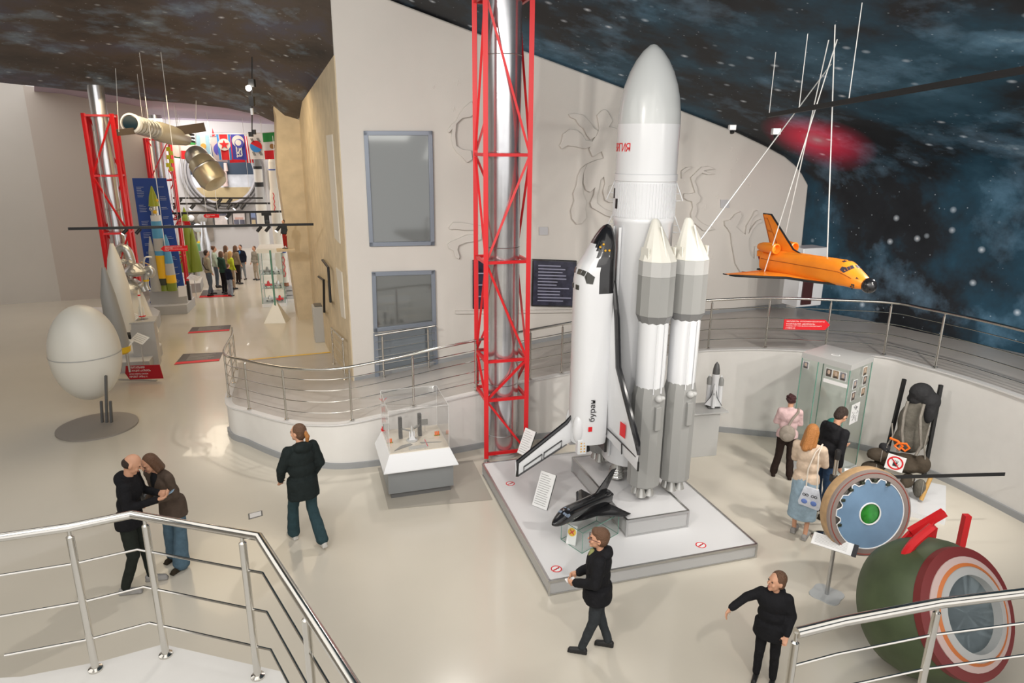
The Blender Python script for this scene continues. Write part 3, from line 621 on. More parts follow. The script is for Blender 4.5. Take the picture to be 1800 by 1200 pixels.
# two small nozzles seen beside the shuttle tail
def booster(c,inw,lb=None):
    """c: axis on plan; inw: unit vector to the core"""
    r=.222; out=-inw
    low=MB().lathe([(r*.99,.70),(r*1.04,.72),(r*1.04,2.02),(r*.90,2.17)],c,Z,12,x=(inw+inw.cross(Z)*.41)); lo_=low.build('lower_fairing',mat('booster_grey',(.31,.31,.30),.35),rk,smooth=25)
    MB().lathe([(r*.86,.71),(r*.9,3.3)],c,Z,24).build('booster_tank',WHITE,lo_)
    x0=(inw+inw.cross(Z)*.41).normalized(); N=12
    def ringz(z,rr,sh=0): return [c+inw*sh+Z*z+(x0*math.cos(2*math.pi*i/N)+Z.cross(x0)*math.sin(2*math.pi*i/N))*rr for i in range(N)]
    MB().loft([ringz(3.16,.246),ringz(3.68,.246)]).build('container',mat('booster_grey',(.31,.31,.30),.35),lo_,smooth=25); MB().loft([ringz(3.03,.19),ringz(3.158,.246)]).build('container_foot',mat('booster_dark_grey',(.2,.2,.2),.35),lo_,smooth=25)
    MB().loft([ringz(3.682,.246),ringz(3.87,.246)]).build('container_band',mat('booster_light_grey',(.47,.47,.46),.35),lo_,smooth=25)
    MB().loft([ringz(3.872,.246),ringz(4.02,.185,.03),ringz(4.36,.055,.11),ringz(4.39,.03,.12)]).build('booster_nose',IVORY,lo_,smooth=25)
    # cable cover on the nose, fins, ball fitting
    m=MB(); sd=inw.cross(Z)
    m.bar(c+out*.02+sd*0+Z*0+out*.08+Z*4.30+inw*.08,c+out*.2+Z*3.90,.03,.02); m.build('nose_duct',IVORY,lo_)
    for s in (-1,1): MB().obox(c+sd*s*.20+Z*3.88,sd*.008,inw*.09,Z*.16).build('grid_fin',IVORY,lo_,bevel=.004)
    MB().obox(c+out*.22+Z*1.76,out*.05,sd*.045,Z*.17).build('pod_box',mat('booster_grey',(.31,.31,.30),.35),lo_,bevel=.008)
    m=MB(); m.ell(c+out*.24+Z*2.04,(.055,.055,.05)); m.cap(c+out*.18+sd*-.03+Z*2.04,c+out*.26+sd*.05+Z*2.05,.034,.034); m.build('ball_fitting',LGREY,lo_)
    m=MB(); m.tube([c+out*.205+sd*.05+Z*3.05,c+out*.205+sd*.05+Z*2.1],.012,6); m.tube([c+out*.205-sd*.07+Z*3.05,c+out*.205-sd*.07+Z*2.1],.008,6); m.build('feed_line',WHITE,lo_)
    for i in range(4):
        a=2*math.pi*(i+.5)/4; p=c+(inw*math.cos(a)+sd*math.sin(a))*.095; MB().lathe([(.035,.72),(.04,.66),(.075,.53),(.065,.53),(.035,.66)],p,Z,16).build('engine_nozzle',NZ,lo_)
for s in (1,-1):
    for k in (-1,1):
        c=KC+W*s*.60-D*(k*.255+.13); inw=(KC-(KC+W*s*.60)).normalized(); booster(c,inw)
m=MB(); 
for z in (3.42,1.65): m.cyl(KC+W*.6-D*.08+Z*z,KC+W*.6+D*.08+Z*z,.01,n=6)
m.build('cross_strut',ALU,rk)
MB().cyl(KC+W*.6+D*.1+Z*.45,KC+W*.6+D*.1+Z*.72,.025,n=10).build('support_post',ALU,rk)
# ---------- white shuttle on the rocket
base=M4(((0,0,-1,0),(0,1,0,0),(1,0,0,0),(0,0,0,1)))
BM=dict(body=WHITE,belly=BLACK,wing=WHITE,edge=BLACK,line=BLACK,pane=mat('shuttle_window',(.05,.05,.045),.15),nozzle=BLKM,port=BLKM,split=True,nose=True,dots=GOLD,ws=-.05,ew=1.5,fin=[(.075,-.34,-.46,.006),(.10,-.37,-.475,.010),(.32,-.535,-.605,.005)])
bu,BT,BS,bf=shuttle('space_shuttle','white and black shuttle model mounted upright on the left side of the rocket',(1.13,9.03,2.69),(R(15),0,0),3.45,3.20,BM,base,span=1.03)
XW=V((0,0,-1))  # lettering runs down the side
side=-(V((-math.sin(R(15)),math.cos(R(15)),0))); DB=V((-math.cos(R(15)),-math.sin(R(15)),0))
p=BT((-.29,-.0785,.022)); text('буран',.32,.105,p+side*.004,Z,DB,BLKM,bf,'black_lettering',.003)
p=BT((-.375,-.0785,.03)); m=MB().obox(p+side*.004,Z*.035,DB*.028,side*.003).build('red_flag',SIGN,bf,smooth=0)
m=MB(); c=BT((-.315,-.235,-.045)); e1=(BT((-.345,-.235,-.045))-BT((-.285,-.235,-.045)))*.5; e2=(BT((-.315,-.25,-.048))-BT((-.315,-.21,-.044)))*.5; n_=DB*.02
m.obox(c+n_,e1,e2,DB*.002); wing_flag=m.build('wing_flag',SIGN,bf,smooth=0)
for k in range(4):
    p=BT((.405-.0*k,-.0585,.002-.014*(k%2)-.0*k)); 
m=MB()
for x,z in ((.40,-.008),(.40,-.024),(.415,.012),(.425,-.002)): m.ell(BT((x,-.061+ (x-.4)*.25,z)),(.016,.016,.016),None,10,6)
m.build('gold_port',GOLD,bf)
m=MB().cyl(BT((.2,0,-.05)),KC+Z*BT((.2,0,0)).z,.02,n=10); m.cyl(BT((-.3,0,-.05)),KC+Z*BT((-.3,0,0)).z,.03,n=10); m.build('mounting_strut',WHITE,bu)
# ---------- black shuttle model on its glass block
A=fp(1023,973,.2); B_=fp(986,948,.2); C_=fp(1086,938,.2)
e1=(C_-A); e2=(B_-A); A,B_,C_=A,B_,C_; 
t=thing('glass_display_block','clear glass block plinth under the black shuttle model','plinth',A); P=[A,C_,C_+e2,B_]
h_=.30; m=MB().loft([[p+Z*.004 for p in P],[p+Z*h_ for p in P]]); m.build('glass_box',GLASS,t,smooth=0)
m=MB()
for i in range(4): m.bar(P[i]+Z*.004,P[i]+Z*h_,.007); m.bar(P[i]+Z*h_,P[(i+1)%4]+Z*h_,.006); m.bar(P[i]+Z*.005,P[(i+1)%4]+Z*.005,.006)
m.build('glass_edges',GEDGE,t,smooth=0)
KM=dict(body=BLACK,belly=BLACK,wing=BLACK,edge=BLACK,line=BLKM,pane=mat('bluish_pane',(.2,.25,.33),.1),nozzle=BLKM,port=BLKM,split=False,nose=False)
shuttle('black_shuttle','glossy black shuttle model pointing down left on a glass block',(.96,8.06,.655),(-2.302,.109,-.067),1.27,1.27,KM,det=False,span=.95)
c=fp(1003,958,.2); t=thing('warning_sign','small white sign with yellow disc and red cross leaning on the glass block','sign',c)
e=V((math.cos(R(-25)),math.sin(R(-25)),0)); u=V((-e.y*-.2,e.x*-.2,1)); u=V((.08,.25,1)).normalized(); n_=e.cross(u).normalized(); u=n_.cross(e)*1
MB().obox(c+u*.13+Z*.01,e*.065,u*.13,n_*.003).build('card',PAPER,t,smooth=0)
MB().lathe([(.056,0),(.056,.003)],c+u*.17+n_*.004+Z*.01,n_,20).build('yellow_disc',YELLOW,t,smooth=0)
m=MB()
for s in (-1,1): m.obox(c+u*.17+n_*.009+Z*.01,(e+u*s).normalized()*.042,(e-u*s).normalized()*.007,n_*.001)
m.build('red_cross',SIGN,t,smooth=0)
# ---------- red truss tower with the silver tube
def truss(name,lb,P,z0,z1,levels,w_=.075,diag=True,flip=0,feet=True,low=None):
    low=low or [z0]*len(P)
    t=thing(name,lb,'truss tower',sum(P,V((0,0,0)))/4+Z*z0); n=len(P)
    for i,p in enumerate(P): 
        MB().bar(p+Z*(low[i]+.08),p+Z*z1,w_).build('upright',RED,t,smooth=0)
        if feet: MB().lathe([(.05,0),(.05,.015),(.02,.02),(.02,.09)],p+Z*low[i],Z,12).build('foot',ALU,t)
    for l,z in enumerate(levels):
        for i in range(n):
            if z<max(low[i],low[(i+1)%n]): continue
            MB().bar(P[i]+Z*z,P[(i+1)%n]+Z*z,w_*.65).build('cross_bar',RED,t,smooth=0)
    lv=sorted(levels)
    for l in range(len(lv)-1):
        for i in range(n):
            if lv[l]<max(low[i],low[(i+1)%n])-.1: continue
            a,b=(P[i],P[(i+1)%n]) if (l+flip+ (i%2))%2 else (P[(i+1)%n],P[i])
            MB().bar(a+Z*lv[l],b+Z*lv[l+1],w_*.5).build('diagonal_brace',RED,t,smooth=0)
    return t
f1=fp(855,812); fd=V((math.cos(R(16)),math.sin(R(16)),0)); wd_=.71; nd=V((-fd.y,fd.x,0)); TP=[f1,f1+fd*wd_,f1+fd*wd_+nd*wd_,f1+nd*wd_]
truss('truss_tower','tall red steel truss tower left of the rocket',TP,0,7.6,[zat(f1,798),zat(f1,704),zat(f1,636),zat(f1,462),zat(f1,272),7.4],.075,low=[0,0,1.13,1.13],flip=0)
c=(TP[0]+TP[2])/2-nd*.05
pp=thing('silver_tube','wide brushed silver tube standing inside the red truss tower','tube',c+Z*.02)
MB().lathe([(.27,.03),(.28,.05),(.28,7.9)],c,Z,40).build('tube_body',PIPE,pp)
m=MB()
for z in (.42,1.35,3.7,5.15,6.6): m.lathe([(.281,z-.006),(.286,z),(.281,z+.006)],c,Z,40,cap=False)
m.build('seam_ring',ALU,pp)
MB().lathe([(.30,.0),(.30,.05),(.29,.06)],c,Z,32).build('base_plate',LGREY,pp)
# ---------- case with the launch complex model
A=fp(684,879); B_=fp(802,862); e=(B_-A); wd_=1.02; e.normalize(); n_=V((-e.y,e.x,0)); dp=1.02
t=thing('model_table','grey table with flared white rim holding the launch complex model','table',A); C=A+e*wd_/2+n_*dp/2
def rect(c,hw,hd,z): return [c-e*hw-n_*hd+Z*z,c+e*hw-n_*hd+Z*z,c+e*hw+n_*hd+Z*z,c-e*hw+n_*hd+Z*z]
MB().loft([rect(C,wd_/2-.04,dp/2-.04,0),rect(C,wd_/2-.04,dp/2-.04,.1)]).build('recessed_base',DGREY,t,smooth=0)
MB().loft([rect(C,wd_/2,dp/2,.1),rect(C,wd_/2,dp/2,.50)]).build('body',mat('table_grey',(.22,.23,.235),.45),t,smooth=0)
MB().loft([rect(C,wd_/2+.07,dp/2+.07,.48),rect(C,wd_/2+.07,dp/2+.07,.495),rect(C,wd_/2-.04,dp/2-.04,.74),rect(C,wd_/2-.06,dp/2-.06,.74)]).build('flared_rim',WHITE,t,smooth=0)
MB().loft([rect(C,wd_/2-.05,dp/2-.05,.735),rect(C,wd_/2-.05,dp/2-.05,.75)]).build('model_ground',mat('model_ground',(.72,.66,.56),.6),t,smooth=0)
g=thing('acrylic_cover','clear acrylic cover over the launch complex model','cover',C+Z*.75)
P0,P1=rect(C,wd_/2-.05,dp/2-.05,.755),rect(C,wd_/2-.05,dp/2-.05,1.45)
m=MB().loft([P0,P1]); m.build('clear_panels',ACRYL,g,smooth=0)
m=MB()
for i in range(4): m.bar(P0[i],P1[i],.006); m.bar(P1[i],P1[(i+1)%4],.006)
m.build('cover_edges',mat('acrylic_edge',(.75,.75,.74),.2,alpha=.55),g,smooth=0)
def mp_(a,b,z=0): return C+e*a*wd_/2+n_*b*dp/2+Z*(.75+z)
gg='buildings of the launch complex model'
def tower(a,b,h,mt_,lb,w_=.05,nm='model_tower'):
    t=thing(nm,lb,'model tower',mp_(a,b),gg); m=MB(); c=mp_(a,b)
    for s in (-1,1):
        for q in (-1,1): m.bar(c+e*s*w_/2+n_*q*w_/2,c+e*s*w_/2+n_*q*w_/2+Z*h,.008)
    k=int(h/.03)
    for i in range(k+1):
        z=h*i/k
        m.obox(c+Z*z,e*w_/2,n_*w_/2,Z*.004)
    m.build('lattice',mt_,t,smooth=0); MB().obox(c+Z*(h*.5),e*w_*.3,n_*w_*.3,Z*h*.5).build('lift_shaft',DGREY,t,smooth=0)
    return t
t=tower(-.42,.15,.36,DGREY,'dark service tower on the left of the tiny model shuttle'); MB().bar(mp_(-.42,.15,.17),mp_(-.12,.05,.13),.02).build('swing_arm',MGREY,t)
t=tower(.2,.2,.38,DGREY,'dark service tower on the right of the tiny model shuttle'); MB().bar(mp_(.2,.2,.19),mp_(-.0,.08,.16),.03).build('swing_arm',MGREY,t)
TM=dict(body=WHITE,belly=DGREY,wing=WHITE,edge=DGREY,line=DGREY,pane=BLKM,nozzle=BLKM,port=BLKM,split=True,nose=True)
t=thing('model_rocket','tiny white rocket and shuttle on the launch pad under the acrylic cover','model rocket',mp_(-.1,-.12),gg); c=mp_(-.1,-.12)
MB().lathe([(.022,.02),(.022,.2),(.014,.235),(.002,.26)],c,Z,16).build('core_stage',LGREY,t)
for s in (-1,1): MB().lathe([(.012,.01),(.012,.13),(.002,.17)],c+e*s*.035,Z,10).build('booster',WHITE,t)
MB().prism([c+e*a-n_*.03+Z*b for a,b in ((-.055,.02),(.055,.02),(.018,.09),(.012,.15),(0,.18),(-.012,.15),(-.018,.09))],n_*.012).build('orbiter',WHITE,t)
m=MB()
for s in (-1,1): m.bar(c+e*s*.09+n_*.02,c+e*s*.01+Z*.09,.008); m.bar(c+e*s*.07-n_*.04,c+e*s*.07+n_*.05,.02)
MB().lathe([(.09,.0),(.09,.015),(.07,.02)],c,Z,20).build('launch_pad',LGREY,t); m.build('support_frame',MGREY,t)
for a,b,lb in ((-.8,-.1,'orange tank cluster at the left edge of the launch model'),(.72,.05,'orange tank cluster at the right edge of the launch model')):
    t=thing('fuel_tanks',lb,'model tank',mp_(a,b),gg)
    for i in range(3): MB().cyl(mp_(a,b)+e*(i-1)*.026,mp_(a,b,.07)+e*(i-1)*.026,.011,n=10).build('tank',mat('tank_orange',(.8,.16,.03),.4),t)
    MB().obox(mp_(a,b,.004),e*.05,n_*.02,Z*.004).build('tank_base',OLIVE,t)
for pts,lb in (([(-.75,-.75),(-.15,-.45),(-.2,-.35),(-.5,-.45)],'striped trench ramp on the left front of the launch model'),([(.1,-.35),(.75,-.5),(.3,-.45),(.15,-.45)],'striped trench ramp on the right front of the launch model')):
    one(MB().prism([mp_(*p) for p in pts],Z*.012),'flame_trench',MGREY,lb,'model trench',group=gg)
one(MB().prism([mp_(-.32,-.78),mp_(.28,-.76),mp_(.26,-.55),mp_(-.28,-.56)],Z*.006),'model_plaque',mat('plaque_grey',(.45,.45,.43),.5),'light grey plaque at the front of the launch model','plaque',group=gg)
for a,b,lb in ((-.82,.45,'small grey screen panel at the back left of the launch model'),(.42,.5,'small grey screen panel at the back of the launch model right of the towers')):
    t=thing('model_screen',lb,'model panel',mp_(a,b),gg); MB().obox(mp_(a,b,.16),e*.05,n_*.004,Z*.05).build('panel',MGREY,t); MB().cyl(mp_(a,b),mp_(a,b,.12),.004,n=6).build('post',ALU,t)
t=thing('lattice_mast','slim red and white lattice mast at the back left of the launch model','model mast',mp_(-.85,.75),gg); c=mp_(-.85,.75)
for i in range(6):
    m=MB(); z0=i*.09; 
    for s in (-1,1):
        for q in (-1,1): m.bar(c+e*s*.022+n_*q*.022+Z*z0,c+e*s*.02+n_*q*.02+Z*(z0+.09),.004)
    for s in (-1,1): m.bar(c-e*.022+n_*s*.022+Z*z0,c+e*.022+n_*s*.022+Z*(z0+.09),.004); m.bar(c+e*.022+n_*s*.022+Z*z0,c-e*.022+n_*s*.022+Z*(z0+.09),.004)
    m.build('mast_section',SIGN if i%2==0 else WHITE,t,smooth=0)
m=MB()
for s in (-1,1): m.bar(c+Z*.54,c+e*s*.06+Z*.60,.006)
m.build('mast_prongs',SIGN,t)
for i,z in enumerate((.05,.09)): MB().obox(c+Z*z,e*(.05-i*.015),n_*(.05-i*.015),Z*.006).build('mast_deck',SIGN,t,smooth=0)
t=thing('model_rail','thin red and white rail strip on the right front of the launch model','model rail',mp_(.25,-.5),gg); m=MB().obox(mp_(.28,-.45,.004),V(e*.02),n_*.13,Z*.003).build('strip',LGREY,t); MB().obox(mp_(.28,-.45,.009),e*.004,n_*.13,Z*.002).build('red_line',SIGN,t)
m=MB(); P=[fp(x,y,.003) for x,y in [(664,822),(683,895),(866,878),(831,809)]]; m.prism(P,Z*.004); one(m,'floor_mat',mat('floor_mat_tone',(.40,.37,.32),.25),'thin grey floor mat under the model table','mat')
# ---------- orange shuttle
OM=dict(body=ORANGE,belly=BLKM,wing=ORANGE,edge=BLKM,line=mat('orange_seam',(.4,.1,.01),.5),pane=mat('orange_shuttle_pane',(.05,.045,.06),.2),nozzle=mat('dark_red_intake',(.3,.01,.01),.5),port=BLKM,split=False,nose=False,pod='jet',intake=mat('dark_red_intake',(.3,.01,.01),.5))
orr,OT,OS,of=shuttle('orange_shuttle','bright orange shuttle model hanging from cables before the star wall',(4.29,9.6,3.62),(-1.2,.03,.02),2.3,2.0,OM,span=1.08)
MB().ell(OT((.487,0,-.036)),(.10,.10,.10),None,20,12).build('nose_cap',BLACK,orr)
for s in (-1,1): MB().tube([OT(OS(x,R(12) if s>0 else R(168),1.004)) for x in (.40,.35,.3,.2,0,-.2,-.44)],.006,5).build('seam_line',OM['line'],of)
for s in (-1,1):
    th=R(-8) if s>0 else R(188)
    for x,dz in ((.42,0),(.41,.0),(.42,-.01),(.405,-.012),(.413,-.022)): 
        p=OS(x,th); p.z+=dz-.0; MB().ell(OT((p.x,p.y*1.002,p.z)),(.012,.012,.012),None,8,5).build('thruster_port',BLKM,of)
hook=OT((-.30,-.10,-.04))
cb=[(OT((.12,0,.085)),ap(1466,100,9.4)),(OT((-.38,.05,.085)),ap(1450,100,9.9)),(OT((-.33,-.12,-.045)),ap(1462,100,9.8))]
for i,(a,b) in enumerate(cb):
    d=(b-a).normalized(); b=to_vault(a,d,6)
    one(MB().cyl(a,b,.008,n=6),'hanging_cable',CABLE,['vertical cable holding the nose half of the orange shuttle','slanting cable fixed behind the tail fin of the orange shuttle','slanting cable with clamps fixed to the near wing of the orange shuttle'][i],'cable',loc=a)
a=KC+vr*.55+Z*3.95; a=ap(1226,428,9.2); b=ap(1448,130,10.5); d=(b-a).normalized()
one(MB().cyl(a,to_vault(a,d,6),.009,n=6),'guy_cable',CABLE,'long slanting white cable from rocket booster up to the star ceiling','cable',loc=a)
# ================================================================= RAILINGS AND THE RIGHT SIDE
def px_of(p):
    d=V(p)-EYE; w_=d.dot(fw); return CXp+F*d.dot(rt)/w_
def railing(name,label,path,h,posts,nr=4,r=.024,pr=.02,group=None,top=None):
    path=[V(p) for p in path]; t=thing(name,label,'railing',path[0],group)
    MB().tube([p+Z*h for p in path],r,10).build('handrail',STEEL,t)
    for p in posts:
        p=V(p); MB().lathe([(pr*1.9,0),(pr*1.9,.012),(pr,.02),(pr,h-.06),(pr*.5,h-.05),(pr*.5,h)],p,Z,12).build('post',STEEL,t)
    for i in range(nr): MB().tube([p+Z*h*(i+.85)/(nr+.75) for p in path],.008,6).build('rail',STEEL,t)
    return t
RP=offs(SO,-.05); RP=[p+Z*.02 for p in RP]
def at_px(x): return min(RP[8:],key=lambda p:abs(px_of(p)-x))
railing('curved_railing','long curved steel railing along the edge of the raised ramp',RP[2:],.93,[RP[4],RP[8],RP[11]]+[at_px(x) for x in (434,508,619,729,833,925,990,1060,1140,1247,1345,1450,1553,1650)],4)
a=wp(662,655,.25); b=wp(766,640,.25); zz=lambda x:.62+(x+2.85)/1.3*.16
P=[V((p.x,p.y,zz(p.x))) for p in (a,b)]
railing('door_railing','short steel railing in front of the glazed door under the lower window',P,.93,[P[0].lerp(P[1],.12),P[0].lerp(P[1],.88)],5)
P=[WO+HH*v-HE*.12+Z*max(.02,.5-v*.12) for v in (.3,2.2)]
railing('corner_railing','narrow steel railing end at the stone wall corner',P,.9,[P[0],P[1]],4)
# landing in the foreground
ZL=3.1
tp=[fp(x,y,ZL) for x,y in [(-40,950),(120,927),(232,904),(455,943),(545,1083),(640,1230)]]
g0=[V((p.x,p.y,ZL-1.0)) for p in tp]
g0=rodpoly(g0[:3],1)+g0[3:]
g0=[V((p.x,p.y,ZL-1)) for p in g0]
t=railing('landing_railing','bent polished steel railing in the near left foreground',g0,1.0,[g0[2].lerp(g0[3],.10),g0[2].lerp(g0[3],.87),g0[3].lerp(g0[4],.92),g0[1]],3,.026,.022)
q=[p.copy() for p in g0]; e_=[V((q[-1].x,-1.5,2.1)),V((q[0].x-1,-1.5,2.1)),V((q[0].x-1,q[0].y,2.1))]
c_=sum(q,V((0,0,0)))/len(q)
mb=MB(); mb.prism([p+(p-V((-3,0,2.1))).normalized()*.08 for p in q]+e_,V((0,0,-.18))); struct(mb,'floor_landing',RAMPW)
tp=[fp(x,y,2.75) for x,y in [(1400,1112),(1480,1092),(1650,1060),(1900,1030)]]; g1_=[V((p.x,p.y,1.85)) for p in tp]
railing('landing_railing','polished steel railing at the near bottom right corner',g1_,.9,[g1_[0],g1_[2],g1_[3]],3,.03,.022)
mb=MB(); mb.prism([g1_[0],g1_[3],V((g1_[3].x+1,g1_[3].y,1.85)),V((g1_[3].x,-1.5,1.85)),V((g1_[0].x,-1.5,1.85))],V((0,0,-.15))); struct(mb,'floor_stair',RAMPW)
# ---------- tall glass case
zt=2.05; cs=[fp(x,y,zt) for x,y in [(1410,619),(1497,642),(1537,626),(1452,605)]]
cs=[V((p.x,p.y,0)) for p in cs]; C=sum(cs,V((0,0,0)))/4
t=thing('display_case','tall glass display case with grey top and photographs near the curved wall','display case',C)
MB().loft([[p+Z*(zt-.09) for p in cs],[p+Z*zt for p in cs]]).build('top_box',LGREY,t,smooth=0)
m=MB().lathe([(.055,zt+.001),(.07,zt+.004),(.055,zt+.007)],C-(cs[3]-cs[0])*.1,Z,20,cap=False); m.build('lamp_ring',PAPER,t)
MB().loft([[p for p in cs],[p+Z*.12 for p in cs]]).build('base_box',WHITE,t,smooth=0)
inn=[p+(C-p)*.03 for p in cs]
nm=0
for i in range(4):
    a,b=inn[i],inn[(i+1)%4]; d=(b-a).normalized(); nn=V((d.y,-d.x,0)); MB().obox((a+b)/2+Z*(.12+zt-.09)/2,(b-a)/2,nn*.003,Z*(zt-.21)/2).build('glass_side',GLASS,t,smooth=0)
    MB().bar(a+Z*.12,a+Z*(zt-.09),.012).build('glass_edge',GEDGE,t,smooth=0)
MB().bar(cs[0].lerp(cs[1],.36)*1+Z*.12,cs[0].lerp(cs[1],.36)+Z*(zt-.09),.012).build('glass_edge',GEDGE,t,smooth=0)
fc=(cs[1]-cs[0]).normalized(); fn=V((fc.y,-fc.x,0)); sc2=(cs[2]-cs[1]).normalized(); sn=V((sc2.y,-sc2.x,0)); WL=(cs[1]-cs[0]).length; WS=(cs[2]-cs[1]).length
PT=[mat('photo_tone_%d'%i,c,.5,var=.5,vs=30) for i,c in enumerate([(.12,.1,.09),(.3,.22,.14),(.2,.2,.22)])]
def photo(o,e,n_,u,z,w_,h_,i,lb):
    c=o+e*u+Z*z; p=one(MB().obox(c+n_*.012,e*w_/2,Z*h_/2,n_*.002),'portrait_photo',PAPER,lb,'photograph',loc=c,group='photographs on the tall glass case',smooth=0)
    k=MB().ell(c+n_*.016+Z*h_*.05,(1,1,1)); k.v=[c+n_*.0145+e*((v-c-n_*.016-Z*h_*.05).x)*w_*.22+Z*(h_*.08+(v-c-n_*.016-Z*h_*.05).z*h_*.27)+n_*.003*((v-c-n_*.016).y) for v in k.v]
    MB().obox(c+n_*.0145,e*w_*.44,Z*h_*.45,n_*.0008).build('print',PT[i%3],p,smooth=0,loc=None).matrix_parent_inverse=M4.Translation(-c)
    k.build('face',mat('photo_face',(.5,.38,.3),.6),p).matrix_parent_inverse=M4.Translation(-c)
    kk=MB().obox(c+n_*.0165-Z*h_*.33,e*w_*.3,Z*h_*.12,n_*.0008).build('shoulders',mat('photo_dark',(.07,.06,.05),.6),p); kk.matrix_parent_inverse=M4.Translation(-c)
o=cs[0]+Z*0
for k,u in enumerate((.60,.74,.88)): photo(o,fc,fn,WL*u,1.84-.0*k,.11,.14,k,['portrait photo, left of the three in a row on the case front','portrait photo, middle of the three in a row on the case front','portrait photo, right of the three in a row on the case front'][k])
photo(o,fc,fn,WL*.12,1.86,.1,.12,2,'faded portrait photo high on the left of the case front')
one(MB().obox(o+fc*WL*.75+Z*1.70+fn*.013,fc*.2,Z*.03,fn*.002),'caption_strip',PAPER,'white caption strip under the three front portraits','caption',smooth=0)
o=cs[1]
for r_,(z,us) in enumerate(((1.86,(.62,)),(1.70,(.25,.68)),(1.50,(.25,.68)))):
    for k,u in enumerate(us): photo(o,sc2,sn,WS*u,z,.14,.15,r_+k+1,'%s portrait photo in the %s row on the case side'%(('right',) if len(us)==1 else ('left','right'))[k:k+1].__class__((('right',) if len(us)==1 else ('left','right'))[k:k+1]+(('top','middle','lower')[r_],)))
c=o+sc2*WS*.45+Z*1.17; p=one(MB().obox(c+sn*.012,sc2*.14,Z*.17,sn*.002),'drawing_sheet',PAPER,'white sheet with an ink drawing below the side portraits','drawing',smooth=0,loc=c)
m=MB(); rr=random.Random(5)
for k in range(26):
    a=c+sn*.015+sc2*rr.uniform(-.08,.08)+Z*rr.uniform(-.12,.12); m.bar(a,a+sc2*rr.uniform(-.05,.05)+Z*rr.uniform(-.05,.05),.004)
m.build('ink_strokes',INK,p).matrix_parent_inverse=M4.Translation(-c)
# suit inside the case: torso rig with green cap, white bag
c=C+(cs[1]-C)*.35; t=thing('flight_suit','green and white survival suit standing inside the glass case','suit',c+Z*.12)
MB().ell(c+Z*.90,(.11,.11,.11)).build('cap',mat('teal_cap',(.02,.22,.2),.6),t); 
MB().lathe([(.05,.84),(.15,.80),(.17,.66),(.14,.58)],c,Z,18).build('white_vest',cloth('vest_white',(.7,.7,.68)),t)
MB().lathe([(.14,.60),(.19,.56),(.18,.44),(.1,.38)],c,Z,18).build('lime_float',cloth('float_lime',(.42,.5,.05)),t)
MB().lathe([(.02,.13),(.02,.45)],c,Z,10).build('stand_rod',ALU,t); MB().lathe([(.14,.12),(.14,.135)],c,Z,20).build('stand_base',ALU,t)
# ---------- small rocket on a pedestal
c=fp(1232,802)+V((.0,.2,0)); t=thing('model_pedestal','grey pedestal box behind the boosters carrying a small rocket model','pedestal',c)
MB().box(c+Z*.41,(.50,.42,.82),R(12)).build('body',LGREY,t,bevel=.004); MB().box(c+Z*.835+V((.05,0,0)),(.66,.50,.03),R(12)).build('top_board',LGREY,t,bevel=.004)
def mini(c,h,lb,nm,group=None,orb=True,colr=WHITE,cn=DGREY):
    t=thing(nm,lb,'model rocket',c,group); r=h*.075; vd_=(V((0,0,0))-c); vd_.z=0; vd_.normalize(); e=V((-vd_.y,vd_.x,0))
    MB().lathe([(r,h*.12),(r*1.0,h*.72),(r*1.0,h*.74)],c,Z,20).build('core_stage',colr,t); MB().lathe([(r,h*.74),(r*.9,h*.84),(r*.6,h*.94),(.002,h)],c,Z,20).build('nose_cone',cn,t)
    for s in (-1,1):
        b=MB().lathe([(r*.62,h*.08),(r*.62,h*.50),(r*.7,h*.52),(r*.7,h*.6),(.003,h*.72)],c+e*s*r*1.55,Z,14).build('booster',colr,t)
        MB().lathe([(r*.72,h*.50),(r*.74,h*.62),(r*.3,h*.68)],c+e*s*r*1.55,Z,14).build('dark_container',MGREY,b)
        MB().lathe([(r*.4,h*.02),(r*.3,h*.08)],c+e*s*r*1.55,Z,10).build('nozzle',DGREY,b)
    if orb:
        f=MB().prism([c+vd_*r*1.2+e*a*h+Z*b*h for a,b in ((-.17,.08),(-.17,.1),(-.06,.27),(-.035,.42),(-.028,.5),(0,.55),(.028,.5),(.035,.42),(.06,.27),(.17,.1),(.17,.08),(.04,.06),(-.04,.06))],vd_*r*.35).build('orbiter_wing',colr,t)
        MB().lathe([(h*.035,h*.04),(h*.037,h*.42),(h*.025,h*.5),(.002,h*.545)],c+vd_*r*1.7,Z,16).build('orbiter_body',WHITE,f); MB().tube([c+vd_*r*1.6+e*a*h+Z*b*h for a,b in ((-.17,.1),(-.06,.27),(-.035,.42))],h*.006,5).build('black_edge',BLKM,f); MB().tube([c+vd_*r*1.6+e*a*h+Z*b*h for a,b in ((.17,.1),(.06,.27),(.035,.42))],h*.006,5).build('black_edge',BLKM,f)
        MB().tube([c+vd_*r*2.4+e*a*h+Z*b*h for a,b in ((-.02,.33),(0,.38),(.02,.33))],h*.004,5).build('cabin_line',BLKM,f)
    MB().cyl(c,c+Z*h*.1,r*.15,n=8).build('stand_rod',ALU,t); MB().box(c+Z*.006,(h*.26,h*.16,.012),R(10)).build('stand_plate',DGREY,t)
    return t
mini(c+V((.2,.02,.852)),.85,'small white rocket with shuttle model standing on the grey pedestal','model_rocket')
